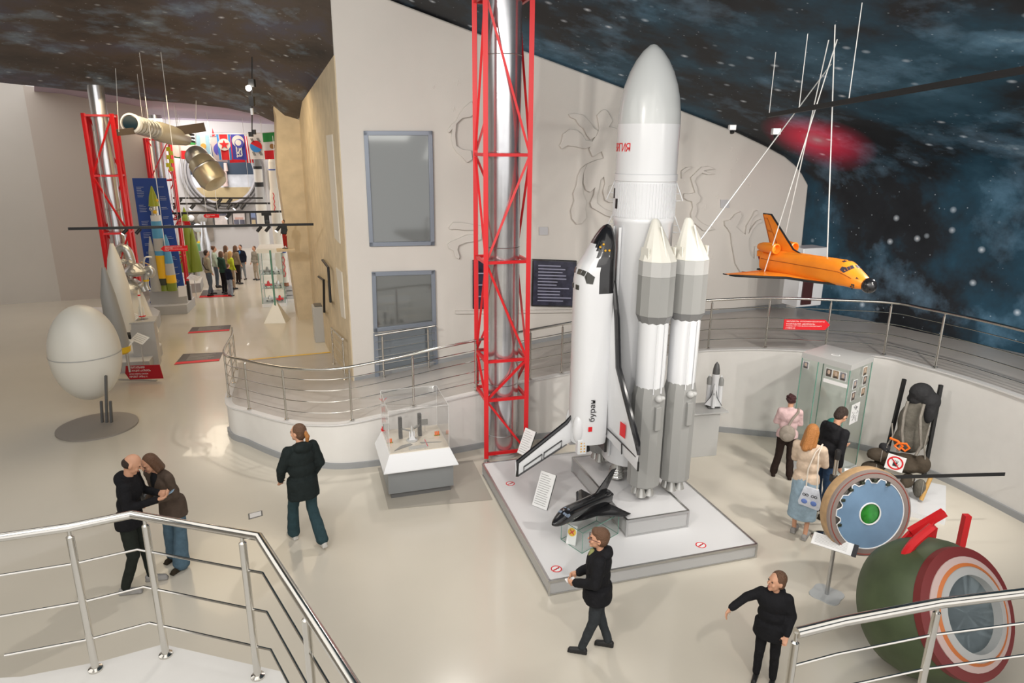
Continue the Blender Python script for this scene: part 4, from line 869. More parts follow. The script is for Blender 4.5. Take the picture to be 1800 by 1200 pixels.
# ---------- stanchions and belt
def stanchion(b,h,lb):
    t=thing('belt_stanchion',lb,'stanchion',b); MB().lathe([(.19,0),(.19,.012),(.15,.03),(.03,.045)],b,Z,32).build('base_disc',STEEL,t)
    MB().lathe([(.028,.03),(.028,h-.1)],b,Z,16).build('pole',STEEL,t); MB().lathe([(.036,h-.14),(.038,h-.02),(.03,h)],b,Z,16).build('belt_head',BLKM,t); return t
b1=fp(1450,946); b2=fp(1452,882)
stanchion(b1,1.36,'tall polished belt stanchion between the beige jacket woman and the blue disc')
stanchion(b2+V((.05,.1,0)),.95,'belt stanchion standing behind the near one beside the man in black')
pa=b1+Z*.93; pb=V((6.9,8.6,.93)); m=MB().bar(pa+V((.03,0,0)),pb,.01,.05); one(m,'barrier_belt',BLKM,'black barrier belt stretched from the near stanchion to the right edge','belt',loc=pa)
MB_=MB().obox(pa-Z*.0,(.045,0,0),(0,.045,0),(0,0,.05)); tag(MB_.build('belt_clip',BLKM,loc=pa,bevel=.006),'black belt clip on the pole of the near stanchion','clip')
# ---------- survival kit seat
c=fp(1565,862); vd2=(EYE-c); vd2.z=0; vd2.normalize(); e2=V((-vd2.y,vd2.x,0)); K=lambda a,b,z: c+e2*a+vd2*b+Z*z
t=thing('ejection_seat','dark ejection seat with harness straps and a packed kit at the right edge','ejection seat',c)
m=MB(); m.bar(K(-.16,-.35,.2),K(-.08,-.45,1.75),.05); m.bar(K(.42,-.35,.2),K(.42,-.45,1.75),.05); m.bar(K(-.16,-.35,.5),K(.42,-.35,.5),.04); m.build('seat_frame',BLKM,t,smooth=0)
FB=cloth('kit_fabric_grey',(.13,.12,.10)); FD=cloth('kit_fabric_dark',(.03,.03,.032)); FO=cloth('kit_fabric_brown',(.07,.055,.04)); FS=cloth('strap_grey',(.25,.23,.2))
def blob(pts,vox=.02,nm='padding',mt=FB,disp=.02):
    m=MB()
    for p in pts: m.ell(p[0],p[1],None,14,8)
    o=m.build(nm,mt,t,smooth=0); md=o.modifiers.new('r','REMESH'); md.mode='VOXEL'; md.voxel_size=vox; md.use_smooth_shade=True
    s_=o.modifiers.new('s','SMOOTH'); s_.iterations=4; return o
blob([(K(.15,-.28,1.15),(.26,.14,.34)),(K(.15,-.26,.85),(.28,.15,.25)),(K(.2,-.3,1.35),(.2,.12,.2))],.025,'back_cushion',FB)
blob([(K(.18,-.3,1.62),(.18,.16,.16)),(K(.32,-.3,1.5),(.15,.14,.16)),(K(.1,-.28,1.5),(.1,.12,.1)),(K(.33,-.25,1.35),(.09,.1,.2))],.02,'head_padding',FD)
blob([(K(.12,.0,.52),(.34,.26,.13)),(K(-.18,.08,.56),(.14,.13,.12)),(K(.35,.06,.58),(.13,.13,.15))],.02,'seat_cushion',FO)
for a,b in ((.02,.0),(.24,.03)):
    m=MB(); m.tube([K(a,-.12,1.5),K(a-.02,-.05,1.3),K(a-.01+b,.0,1.05),K(a+b+.03,-.02,.85),K(a+b-.02,.05,.7)],.022,6); m.build('harness_strap',FS,t)
m=MB(); m.tube([K(-.14,-.05,1.12),K(-.1,.05,.95),K(-.15,.1,.8)],.012,6); m.tube([K(.36,.02,1.2),K(.34,.1,.9),K(.38,.12,.7)],.012,6); m.build('buckle_cord',FS,t)
m=MB().tube([K(-.13,.12,.93),K(-.02,.16,.92),K(.06,.18,.86),K(.02,.2,.80),K(-.05,.18,.84),K(.0,.17,.9)],.02,8); m.tube([K(.03,.18,.9),K(.1,.2,.92),K(.15,.2,.86),K(.1,.2,.8),K(.03,.18,.84)],.018,8); m.build('orange_handle',mat('handle_orange',(.85,.16,.01),.4),t)
for i,(a,b,z,s) in enumerate(((-.25,.22,.66,(.17,.13,.1)),(-.3,.25,.40,(.19,.15,.13)),(-.08,.3,.3,(.2,.12,.1)),(.2,.28,.36,(.22,.1,.09)),(.05,.34,.18,(.15,.1,.07)),(.38,.25,.26,(.1,.1,.15)),(-.18,.15,.76,(.1,.08,.08)))):
    lb=['dark brown pouch on the left arm of the kit seat','large brown bag left of the kit seat above the mesh','black pack in front of the kit seat cushion','wide dark roll below the no touching sign','small black case at the floor of the kit seat','dark bundle at the right foot of the kit seat','grey strapped case on top of the left pouch'][i]
    m=MB().ell(K(a,b,z),s,M4.Rotation(.3*i,3,'Z'),16,9); o=tag(m.build('equipment_pouch',[FO,FO,FD,FO,FD,FB,FD][i],loc=K(a,b,z)),lb,'pouch','pouches on the kit seat')
    md=o.modifiers.new('d','DISPLACE'); tx=bpy.data.textures.get('clouds_n') or bpy.data.textures.new('clouds_n','CLOUDS'); tx.noise_scale=.08; md.texture=tx; md.strength=.03; 
    MB().tube([K(a,b,z)+e2*s[0]*.3*k+vd2*(s[1]*1.02)*math.cos(j)+Z*(s[2]*1.02)*math.sin(j) for k in (1,) for j in (-1.2,-.6,0,.6,1.2)],.008,5).build('pouch_strap',FS,o).matrix_parent_inverse=M4.Translation(-K(a,b,z))
m=MB()
for i in range(7): m.bar(K(-.42+.05*i,.32,.12),K(-.40+.05*i,.30,.34),.008)
for i in range(5): m.bar(K(-.42,.32,.13+.05*i),K(-.1,.31,.13+.05*i),.008)
m.build('mesh_basket',BLKM,t,smooth=0)
c2=K(.0,.42,.66); t2=thing('no_touching_sign','white square no touching sign with a black hand on the kit seat','sign',c2); u2=V((0,0,1)); ee=(e2+Z*-.12).normalized(); uu=vd2.cross(ee)*1; uu=ee.cross(vd2)*-1 if ee.cross(vd2).z<0 else ee.cross(vd2); nn2=vd2
uu=nn2.cross(ee); uu=uu if uu.z>0 else -uu
MB().obox(c2,ee*.125,uu*.125,nn2*.004).build('card',PAPER,t2,smooth=0)
MB().lathe([(.088,0),(.11,0),(.11,.003),(.088,.003)],c2+nn2*.005,nn2,28,cap=False).build('red_ring',SIGN,t2,smooth=0)
m=MB().obox(c2+nn2*.006-uu*.02,ee*.03,uu*.032,nn2*.001)
for k in range(4): m.bar(c2+nn2*.006+ee*(-.024+.016*k),c2+nn2*.006+ee*(-.03+.02*k)+uu*(.055-.006*abs(k-1.5)),.011,.003)
m.bar(c2+nn2*.006+ee*.028-uu*.03,c2+nn2*.006+ee*.055-uu*.005,.012,.003); m.build('black_hand',INK,t2,smooth=0)
MB().obox(c2+nn2*.010,(ee-uu).normalized()*.095,(ee+uu).normalized()*.008,nn2*.001).build('red_bar',SIGN,t2,smooth=0)
one(MB().cyl(K(.42,.35,.12),K(.5,.2,.5),.03,n=12),'wooden_handle',mat('wood_pale',(.55,.32,.1),.5),'pale wooden handle leaning at the right end of the kit seat','tool')
for i,(x,z) in enumerate(((.02,.28),(.15,.2))): one(MB().lathe([(.07,0),(.075,.02),(.05,.05)],K(x,.46,z),vd2,18),'mess_tin',ALU,['round metal tin at the front centre of the kit seat','lower metal tin right of the front centre tin'][i],'tin')
pl_=[K(-.5,-.5,0),K(.75,-.5,0),K(.75,.75,0),K(-.5,.75,0)]
one(MB().loft([pl_,[p+Z*.08 for p in pl_]]),'kit_platform',WHITE,'low white platform under the ejection seat at the right edge','platform',smooth=0)
for (x,y,lb) in ((1512,842,'white text sheet lying slanted left before the kit seat'),(1548,850,'white text sheet lying slanted right before the kit seat')):
    c3=fp(x,y,.3)+V((0,.0,0)); t3=thing('text_panel',lb,'text panel',V((c3.x,c3.y,0)),'white text panels at the kit seat'); ed=V((.95,-.3,0)).normalized(); ud=V((.25,.75,.45)).normalized(); nd_=ed.cross(ud).normalized()
    MB().obox(c3,ed*.22,ud*.17,nd_*.006).build('sheet',PAPER,t3,smooth=0); MB().cyl(V((c3.x,c3.y,.0)),c3,.012,n=8).build('stem',ALU,t3)
    m=MB()
    for k in range(9): m.obox(c3+ud*(.13-.03*k)+nd_*.008,ed*(.19 if k%3 else .15),ud*.003,nd_*.0006)
    m.build('printed_text',mat('print_pale_grey',(.5,.5,.5),.7),t3,smooth=0)
# ---------- blue hatch disc on its mount
dc=ap(1528,902,7.25); dn=V((.12,-.97,.16)).normalized(); dx_=dn.cross(Z).normalized(); dx_=dx_ if dx_.x>0 else -dx_; du=dn.cross(dx_); du=du if du.z>0 else -du
t=thing('round_hatch','large round spacecraft hatch with pale blue face and small green window','hatch',dc)
ri=.53
MB().lathe([(ri*.97,-.17),(ri*1.02,-.15),(ri*1.03,-.05),(ri*1.0,-.02)],dc,dn,56,cap=True).build('rim_side',mat('rim_tan',(.42,.27,.14),.5,var=.2,vs=8),t)
MB().lathe([(ri*.83,.0),(ri*.84,.02),(ri*1.0,.015),(ri*1.01,-.02),(ri*.83,-.04)],dc,dn,56,cap=False).build('rim_ring',mat('rim_taupe',(.27,.22,.20),.45),t)
MB().lathe([(ri*.94,.02),(ri*.955,.024),(ri*.96,.02)],dc,dn,56,cap=False).build('red_seal',mat('seal_red',(.35,.06,.04),.5),t)
BL=mat('hatch_blue',(.17,.28,.42),.45,var=.15,vs=2.5)
m=MB(); N=72; o_=[];i_=[]
for k in range(N):
    a=2*math.pi*k/N; rr_=ri*.82
    aa=math.degrees(a)%360
    if 58<aa<192 and (int(aa/13)%2==0): rr_=ri*.72
    o_.append(dc+(dx_*math.cos(a)+du*math.sin(a))*rr_+dn*.012); i_.append(dc+(dx_*math.cos(a)+du*math.sin(a))*ri*.25+dn*.012)
m.loft([i_,o_],cap=False); m.build('blue_face',BL,t,smooth=0)
m=MB(); m.tube([p+dn*.003 for p in o_],.007,5,closed=True); m.tube([p+dn*.004 for p in i_],.009,5,closed=True); m.build('white_bead',PAPER,t)
MB().lathe([(ri*.84,-.01),(ri*.83,-.03),(ri*.25,-.03),(ri*.24,-.01)],dc,dn,40).build('inner_pan',mat('pan_metal',(.25,.23,.21),.4,.6),t)
for a in (85,107,130,152,196,60):
    a=R(a); c=dc+(dx_*math.cos(a)+du*math.sin(a))*ri*.77+dn*.02; MB().obox(c,dx_*.022,du*.016,dn*.02).build('latch',mat('latch_dark',(.05,.06,.04),.4,.5),t,bevel=.004)
MB().lathe([(ri*.24,-.0),(ri*.2,-.10),(.001,-.12)],dc,dn,28).build('green_window',mat('window_green',(.02,.22,.03),.15,coat=.5,var=.5,vs=8),t)
# ---------- information stand under the hatch
b=fp(1453,1045); t=thing('info_stand','slim grey lectern stand with tilted text panel under the round hatch','information stand',b)
m=MB(); P=[b+V((math.cos(a)*.19*(1+.12*math.cos(4*a)),math.sin(a)*.19*(1+.12*math.cos(4*a)),0)) for a in [2*math.pi*k/28 for k in range(28)]]; m.loft([P,[p+Z*.012 for p in P]]); m.build('base_plate',mat('stand_pale_grey',(.45,.47,.48),.4),t)
hp_=ap(1466,955,b.y+.05); MB().tube([b+Z*.01,V((b.x,b.y,hp_.z))],.024,12).build('pole',ALU,t)
tc=V((b.x,b.y,hp_.z)); a=ap(1440,934,b.y+.1); bb_=ap(1484,973,b.y-.1); ed=(bb_-a); ed=V((ed.x,ed.y,0)).normalized(); ud=V((-ed.y*.75,ed.x*.75,.66)).normalized(); nd_=ed.cross(ud).normalized()
ed=V((.8,-.6,0)); ud=V((.45,.6,.5)).normalized(); nd_=ed.cross(ud).normalized()
MB().obox(tc+Z*.02,ed*.25,ud*.08,nd_*.006).build('text_panel',PAPER,t,smooth=0)
MB().obox(tc+Z*.02+ed*.225+nd_*.003,ed*.026,ud*.08,nd_*.006).build('black_corner',INK,t,smooth=0)
m=MB(); 
for k in range(8): m.obox(tc+Z*.02+ud*(.06-.015*k)+nd_*.0075-ed*.04,ed*.18,ud*.002,nd_*.0006)
m.build('printed_text',mat('print_pale_grey',(.5,.5,.5),.7),t,smooth=0)
# ---------- green descent capsule with red cradle
cc=ap(1644,1070,5.9); ax=V((.33,-.80,.48)).normalized()
t=thing('descent_capsule','dark green descent capsule with ringed opening at the right bottom corner','capsule',cc)
GC=mat('capsule_green',(.07,.095,.045),.55,var=.2,vs=3)
prof=[(.02,-.62),(.28,-.60),(.50,-.52),(.64,-.38),(.70,-.2),(.71,0),(.68,.16),(.60,.30),(.52,.36)]
MB().lathe(prof,cc,ax,48,cap=False).build('capsule_body',GC,t)
for r0_,r1_,nm,mt_ in ((.62,.52,'outer_ring',mat('ring_maroon',(.2,.03,.03),.5)),(.53,.46,'pink_ring',mat('ring_pink',(.6,.45,.42),.5)),(.47,.44,'orange_ring',mat('ring_orange',(.6,.18,.05),.5)),(.45,.36,'grey_ring',LGREY)):
    MB().lathe([(r0_,.28+(.62-r0_)*.5),(r0_,.36+(.62-r0_)*.3),(r1_,.38+(.62-r0_)*.3),(r1_,.28)],cc,ax,48,cap=False).build(nm,mt_,t)
MB().lathe([(.44,.34),(.001,.34)],cc,ax,40).build('inner_plate',mat('plate_bluish',(.35,.42,.45),.3,.4),t)
m=MB()
for k in range(10):
    a=2*math.pi*k/10; x_,y_=frame(ax); m.ell(cc+ax*.36+(x_*math.cos(a)+y_*math.sin(a))*.38,(.014,.014,.014),None,8,5)
m.build('ring_bolts',DGREY,t)
t=thing('red_cradle','bright red steel cradle joining the round hatch and the green capsule','cradle',dc+V((.4,0,-.3)))
a0=dc+dx_*.38*-1-du*.34-dn*.1
p0=ap(1600,935,6.4); p1=ap(1568,968,6.4); p2=ap(1600,1000,6.6); p3=ap(1640,905,6.7); p4=ap(1575,1000,6.5)
MB().bar(p0,ap(1660,900,6.4),.07).build('cradle_bar',RED,t,smooth=0); MB().bar(p1,ap(1640,945,6.3),.06).build('cradle_bar',RED,t,smooth=0)
MB().tube(rodpoly([ap(1575,1003,6.0),ap(1585,985,6.0),ap(1605,955,6.0),ap(1640,925,6.0)],4),.045,8).build('curved_bar',RED,t)
for k in range(4): MB().bar(p0.lerp(ap(1660,900,6.4),k/4),p1.lerp(ap(1640,945,6.3),k/4),.035).build('lattice_bar',RED,t,smooth=0)
MB().bar(ap(1640,925,6.7),V((ap(1640,925,6.7).x,6.7,0)),.07).build('support_leg',RED,t,smooth=0)
MB().bar(ap(1700,905,6.9),V((ap(1700,905,6.9).x,6.9,0)),.07).build('support_leg',RED,t,smooth=0)
# ---------- red arrow sign on the right railing, wall box, track and lamps
def plate(name,lb,cn,Y,lines,mt_=SIGN,cat='sign',group=None,th=.02,arrow=None):
    P=[ap(x,y,Y) for x,y in cn]; t=thing(name,lb,cat,sum(P,V((0,0,0)))/len(P),group); b=P[0:1]+P[1:]
    n_=(P[1]-P[0]).cross(P[-1]-P[0]).normalized(); n_=n_ if n_.dot(EYE-P[0])>0 else -n_
    MB().prism(P,-n_*th).build('board',mt_,t,smooth=0); return t,P,n_
def sign(lb,cn,Y,txt,mt_=SIGN,frac=(.08,.92),quad=None,group=None,name='direction_sign'):
    """cn: board outline; quad: tl,tr,bl of the lettered area"""
    t,P,n_=plate(name,lb,cn,Y,None,mt_,group=group); tl,tr,bl=[ap(x,y,Y) for x,y in quad]; X=(tr-tl); U=(tl-bl); k=len(txt)
    for i,(s,wf,hf,y0) in enumerate(txt):
        c=bl+U*(1-y0)+X*wf/2; text(s,X.length*wf,U.length*hf,c+n_*.004,X,U,WINK,t,'white_lettering',.002)
    return t
sign('red arrow sign on the curved railing naming the orange shuttle',[(1379,561),(1451,562),(1459,571),(1450,580),(1377,579)],11.55,[('МОДЕЛЬ КОСМИЧЕСКОГО',.98,.17,.10),('КОРАБЛЯ «БУРАН»',.74,.17,.38),('MODEL OF THE BURAN SPACECRAFT',.92,.10,.62),('1980-е',.24,.15,.86)],quad=[(1383,563),(1451,564),(1381,578)])
P=isect(1418,500,WO+V((6.7,2.1,0)),(G.x,G.y)); b=ap(1418,540,13.6); tp_=ap(1432,437,13.6)
t=thing('wall_projector_box','white box column with dark slot on the star wall behind the orange shuttle','projector box',V((b.x,b.y,b.z)))
hz=(tp_.z-b.z)/2; cxx=V(((b.x+tp_.x)/2,13.9,(b.z+tp_.z)/2)); MB().obox(cxx,V((.30,.12,0)),V((-.08,.2,0)),Z*hz).build('housing',WHITE,t,bevel=.01)
MB().obox(cxx+V((-.02,-.24,-.1)),V((.12,.05,0)),V((-.01,.03,0)),Z*hz*.75).build('dark_slot',mat('slot_brown',(.06,.02,.02),.5),t,smooth=0)
a=ap(1350,203,10.8); b=ap(1620,155,7.4); d=b-a
one(MB().bar(a,b+d*.6,.05,.06),'ceiling_track',BLKM,'long black lighting track hanging under the star ceiling upper right','lighting track',loc=a)
for i,(x,y,k) in enumerate(((1352,180,0.01),(1425,160,.27),(1522,143,.62))):
    p=a+d*k; one(MB().cyl(p,to_vault(p,V((0,0,1)),.5),.006,n=6),'track_rod',CABLE,['thin rod at the far left end of the black track','thin rod holding the middle of the black track','thin rod holding the right part of the black track'][i],'rod')
for i,(x,y) in enumerate(((1287,224),(1364,231))):
    p=ap(x,y,13.2 if i==0 else 11.5); t=thing('spot_lamp',['small white spot lamp on the top edge of the grey wall','small white spot lamp left of the red galaxy'][i],'lamp',p,'white spot lamps near the star ceiling')
    MB().box(p,(.13,.1,.1)).build('housing',WHITE,t,bevel=.01); MB().cyl(p+V((0,0,-.04)),p+V((0,-.03,-.1)),.04,n=12).build('lens',BLKM,t)
# ================================================================= THE HALL ON THE LEFT
HN=-HH
def vof(p): return (V((p.x,p.y,0))-WO).dot(HH)
def cz(v,px,py): return cross(v,px,py)
def upright(px,py,zb):
    """floor point under a base seen at px,py"""
    return fp(px,py,zb)
def mpp(base): # metres per photo pixel at a point
    return (V((base.x,base.y,1.5))-EYE).dot(fw)/F
# --- trusses with tubes
for k,(x,y,Yv,s,top_,ptop,lb,lb2) in enumerate(((203,388,18.,.62,200,150,'large red truss tower at the far left edge of the hall','silver tube inside the truss at the far left edge of the hall'),(288,330,24.,.72,243,202,'red truss tower behind the blue rocket banner','silver tube inside the truss behind the blue rocket banner'))):
    c=ap(x,y,Yv); c=V((c.x,c.y,0)); tz=zat(c,top_); P=[c+HE*(s*a)+HH*(s*b) for a,b in ((-.5,-.5),(.5,-.5),(.5,.5),(-.5,.5))]
    n_=int(tz/1.25); truss('truss_tower',lb,P,0,tz,[.1+ (tz-.15)*i/n_ for i in range(n_+1)],.075)
    t=thing('silver_tube',lb2,'tube',c+Z*.1); MB().lathe([(s*.30,.1),(s*.30,zat(c,ptop))],c,Z,28).build('tube_body',PIPE,t); MB().lathe([(s*.305,tz*.6),(s*.315,tz*.6+.02),(s*.305,tz*.6+.04)],c,Z,28,cap=False).build('seam_ring',ALU,t)
m=MB(); c=ap(318,270,24.); 
for i in range(6): m.box(cross(9.6,296+(i%2)*5,262+i*7),(.1,.08,.12),.3*i)
tag(m.build('yellow_clamps',mat('clamp_yellow',(.7,.65,.02),.4)),'yellow clamp boxes on the right side of the second hall truss','clamp',kind='stuff')
# --- plinths of the left row
def poly_plinth(pts,z1,lb,z0=0,mt_=PLTOP):
    P=[fp(x,y,z1) for x,y in pts]; P=[V((p.x,p.y,0)) for p in P]; t=thing('exhibit_plinth',lb,'plinth',sum(P,V((0,0,0)))/len(P)+Z*z0)
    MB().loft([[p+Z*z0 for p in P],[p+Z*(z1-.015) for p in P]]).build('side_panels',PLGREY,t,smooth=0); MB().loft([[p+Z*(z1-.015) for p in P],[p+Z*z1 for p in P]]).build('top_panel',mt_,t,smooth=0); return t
poly_plinth([(150,590),(262,592),(284,604),(262,634),(130,640)],.28,'low white plinth in the left row nearest the camera')
poly_plinth([(160,540),(270,540),(281,546),(264,590),(150,590)],.35,'grey plinth of the silver engine in the left row')
poly_plinth([(250,540),(328,535),(342,521),(268,519)],.30,'low grey plinth under the blue and yellow cutaway rocket')
poly_plinth([(262,512),(327,508),(336,500),(270,500)],.75,'upper step under the cutaway rocket engines',.3)
poly_plinth([(318,500),(352,497),(356,486),(322,488)],.35,'low plinth under the olive green missile')
def block(px,py,w_,d_,h,lb,rz=21,mt_=LGREY):
    c=fp(px,py); t=thing('small_pedestal',lb,'pedestal',c); MB().box(c+Z*h/2,(w_,d_,h),R(rz)).build('body',mt_,t,smooth=0); MB().box(c+Z*(h+.015),(w_+.08,d_+.08,.03),R(rz)).build('top_board',mt_,t,smooth=0); return c+Z*(h+.03)
q1=block(262,640,.52,.5,1.12,'grey pedestal with the small red and white rocket in the left row')
q2=block(245,598,.42,.42,1.15,'grey pedestal with the tall slim rocket behind the first one')
def slim(c,h,lb,cols,base=True):
    t=thing('slim_rocket_model',lb,'model rocket',c,'slim rocket models in the left row'); r=h*.05
    MB().lathe([(r*.9,h*.1),(r,h*.45),(r*.8,h*.5),(r*.8,h*.8),(r*.5,h*.9),(r*.1,h)],c,Z,14).build('body',cols[0],t)
    for k in range(4):
        a=2*math.pi*k/4+.4; d=V((math.cos(a),math.sin(a),0)); MB().lathe([(r*.7,h*.1),(r*.5,h*.3),(r*.1,h*.45)],c+d*r*1.4,Z,10).build('side_booster',cols[0],t)
    MB().lathe([(r*2.2,h*.1),(r*2.2,h*.13)],c,Z,16).build('tail_band',cols[1],t); MB().lathe([(r*.82,h*.78),(r*.82,h*.83)],c,Z,14).build('upper_band',cols[1],t)
    MB().lathe([(r*3.4,0),(r*3.4,h*.02),(r*.5,h*.03),(r*.5,h*.12)],c,Z,20).build('stand',ALU,t)
slim(q1,.75,'small white rocket with red bands on the nearest left row pedestal',(IVORY,SIGN))
slim(q2,.95,'taller ivory rocket model in front of the silver engine',(IVORY,mat('cream_band',(.5,.45,.3),.5)))
# --- silver engine
c=fp(236,588,.35); t=thing('rocket_engine','large silver rocket engine with thick curved pipes on the left plinth','engine',V((c.x,c.y,.35))); k=mpp(c); ez=lambda py: zat(c,py)
MB().lathe([(k*36,ez(590)),(k*40,ez(586)),(k*24,ez(520)),(k*20,ez(508))],V((c.x,c.y,0)),Z,36).build('nozzle_skirt',IVORY,t)
MB().lathe([(k*30,ez(512)),(k*26,ez(500)),(k*14,ez(490))],V((c.x,c.y,0)),Z,28).build('mount_ring',SILV,t)
def ep(px,py,o=0): return ap(px,py,c.y+o)
MB().tube(rodpoly([ep(205,450),ep(207,440),ep(216,435),ep(225,442),ep(231,460),ep(234,478)],4),[k*7]*21,12).build('curved_pipe',SILV,t)
MB().lathe([(k*8,0),(k*20,k*6),(k*22,k*10),(k*12,k*18),(k*8,k*22)],ep(240,485),Z,24).build('pump_bell',SILV,t)
MB().tube(rodpoly([ep(256,475),ep(262,470),ep(268,476),ep(266,484),ep(258,482),ep(257,500),ep(261,510)],4),k*4.5,10).build('branch_pipe',SILV,t)
rr=random.Random(11)
for i in range(10):
    p=ep(rr.uniform(200,262),rr.uniform(468,508),rr.uniform(-.4,.3)); q_=p+V((rr.uniform(-.3,.3),rr.uniform(-.2,.2),rr.uniform(-.25,.25))); MB().tube(rodpoly([p,p.lerp(q_,.5)+V((0,-.1,.12)),q_],4),k*rr.uniform(.9,2.2),8).build('small_pipe',[SILV,CABLE,mat('wire_tan',(.5,.36,.2),.5)][i%3],t)
for i in range(9):
    p=ep(rr.uniform(202,258),rr.uniform(458,505),rr.uniform(-.35,.3)); MB().lathe([(k*2,0),(k*4,k*1),(k*5,k*5),(k*3,k*8)],p,V((rr.uniform(-1,1),rr.uniform(-1,1),rr.uniform(-.5,1))),12).build('valve_body',SILV,t)
MB().lathe([(k*5.0,0),(k*5.0,k*3)],ep(257,494),Z,12).build('yellow_collar',YELLOW,t)
# --- big cones at the very left
def cone(pts,Yv,nm,lb,mt_,cat='rocket booster'):
    """pts: (px centre, py, px radius) from the top down"""
    b=ap(pts[-1][0],pts[-1][1],Yv); b0=V((b.x,b.y,0)); k=mpp(b0); t=thing(nm,lb,cat,b); 
    MB().loft([[ap(x,y,Yv)+V((math.cos(a)*r*k,math.sin(a)*r*k,0)) for a in [2*math.pi*i/28 for i in range(28)]] for x,y,r in pts]).build('body',mt_,t); return t,k
t,k=cone([(196,428,3),(200,455,10),(207,500,17),(216,560,19),(219,578,17)],15.8,'white_booster','ivory tapered booster beside the silver engine at the left edge',IVORY)
MB().lathe([(k*13,0),(k*13,k*9)],ap(222,592,15.8)-Z*.05,Z,16).build('black_nozzle',BLKM,t)
t,k=cone([(182,470,3),(190,520,12),(202,570,15),(212,608,15)],14.6,'grey_booster','grey tapered booster with yellow foot at the left edge',mat('booster_mid_grey',(.33,.33,.32),.4))
MB().lathe([(k*9,-k*14),(k*14,-k*10),(k*15,0)],ap(213,608,14.6),Z,16).build('yellow_foot',YELLOW,t)
for i in range(2): MB().cyl(ap(206+i*16,612,14.6),V((ap(206+i*16,612,14.6).x,14.6,.28)),.025,n=8).build('support_post',ALU,t)
c=ap(150,620,12.6); t=thing('orbital_station','large ivory spherical station hull cut by the left edge of the hall','space station',V((c.x,c.y,c.z-1)))
MB().ell(c,(.62,.62,.95),None,40,24).build('hull',IVORY,t); MB().lathe([(.625,-.01),(.63,0),(.625,.01)],c,Z,40,cap=False).build('hull_seam',LGREY,t)
b=V((c.x,c.y,0)); MB().lathe([(.7,0),(.7,.03)],fp(172,750),Z,36).build('shadow_disc',mat('shadow_taupe',(.3,.27,.24),.5),t)  # flat dark disc laid on the floor as the hull's round shadow
for i,(x,y) in enumerate(((196,690),(188,735),(204,735))): MB().bar(ap(x-10,y-30,12.2),fp(x-8,742,.03),.04).build('strut_leg',DGREY,t)
# --- text panels
def tilt_panel(px,py,z,w_,h_,lb,Yo=0):
    c=fp(px,py,z); t=thing('tilted_caption',lb,'caption panel',V((c.x,c.y,.0)),'white tilted caption panels in the left row'); e=V((.75,-.62,0)).normalized(); u=V((.5,.6,.6)).normalized(); n_=e.cross(u).normalized()
    MB().obox(c,e*w_/2,u*h_/2,n_*.008).build('panel',PAPER,t,smooth=0); MB().cyl(V((c.x,c.y,.3)),c,.012,n=8).build('stem',ALU,t)
    m=MB()
    for i in range(4): m.obox(c+u*h_*(.3-.2*i)+n_*.0095,e*w_*.42,u*h_*.025,n_*.0005)
    m.build('printed_text',mat('print_pale_grey',(.5,.5,.5),.7),t,smooth=0)
tilt_panel(246,595,.95,.62,.22,'white caption strip right of the small rocket pedestal')
tilt_panel(219,604,.9,.5,.28,'white caption strip at the yellow booster foot')
tilt_panel(232,556,1.2,.6,.2,'white caption strip left of the two small pedestals')
tilt_panel(341,488,1.0,.75,.2,'white caption strip before the olive green missile')
c=fp(320,512,.9); P=[ap(x,y,c.y) for x,y in ((313,503),(327,502),(329,520),(314,522))]; n_=V((0,-1,0))
t=thing('white_notice','white upright notice at the foot of the blue banner','notice',sum(P,V((0,0,0)))/4); MB().prism(P,V((0,.03,0))).build('sheet',PAPER,t,smooth=0); MB().obox(P[2].lerp(P[1],.5)+V((.05,.04,0)),V((.04,0,0)),V((0,.03,0)),Z*.3).build('black_edge',BLKM,t)
# --- blue banner
bb=fp(265,531,.32); bv=vof(bb); Q=[cross(bv,*p) for p in ((232,313),(292,313),(327,521),(265,531))]
t=thing('rocket_banner','tall deep blue banner board with white notes behind the cutaway rocket','banner',(Q[2]+Q[3])/2)
MB().prism(Q,HH*.06).build('board',BLUEP,t,smooth=0)
X=(Q[1]-Q[0]); U=(Q[0]-Q[3]); rr=random.Random(2); m=MB()
def BP(u,v): return Q[3].lerp(Q[2],u).lerp(Q[0].lerp(Q[1],u),v)-HH*.01
for u0,u1 in ((.08,.30),(.72,.93)):
    v=.93
    while v>.12:
        nline=rr.randint(1,7) if u0<.1 else rr.randint(1,3)
        for i in range(nline):
            a,b=BP(u0,v),BP(u0+(u1-u0)*rr.uniform(.6,1),v); m.obox((a+b)/2,(b-a)/2,Z*.006,HH*.002); v-=.0125
        v-=rr.uniform(.03,.07)
m.build('white_notes',mat('note_pale_blue',(.45,.52,.7),.6),t,smooth=0)
a,b=fp(265,533,.02),fp(327,528,.02); MB().bar(a,b,.07).build('blue_foot',BLUEP,t); MB().bar(Q[3],a,.05).build('blue_foot',BLUEP,t); MB().bar(Q[2],b,.05).build('blue_foot',BLUEP,t)
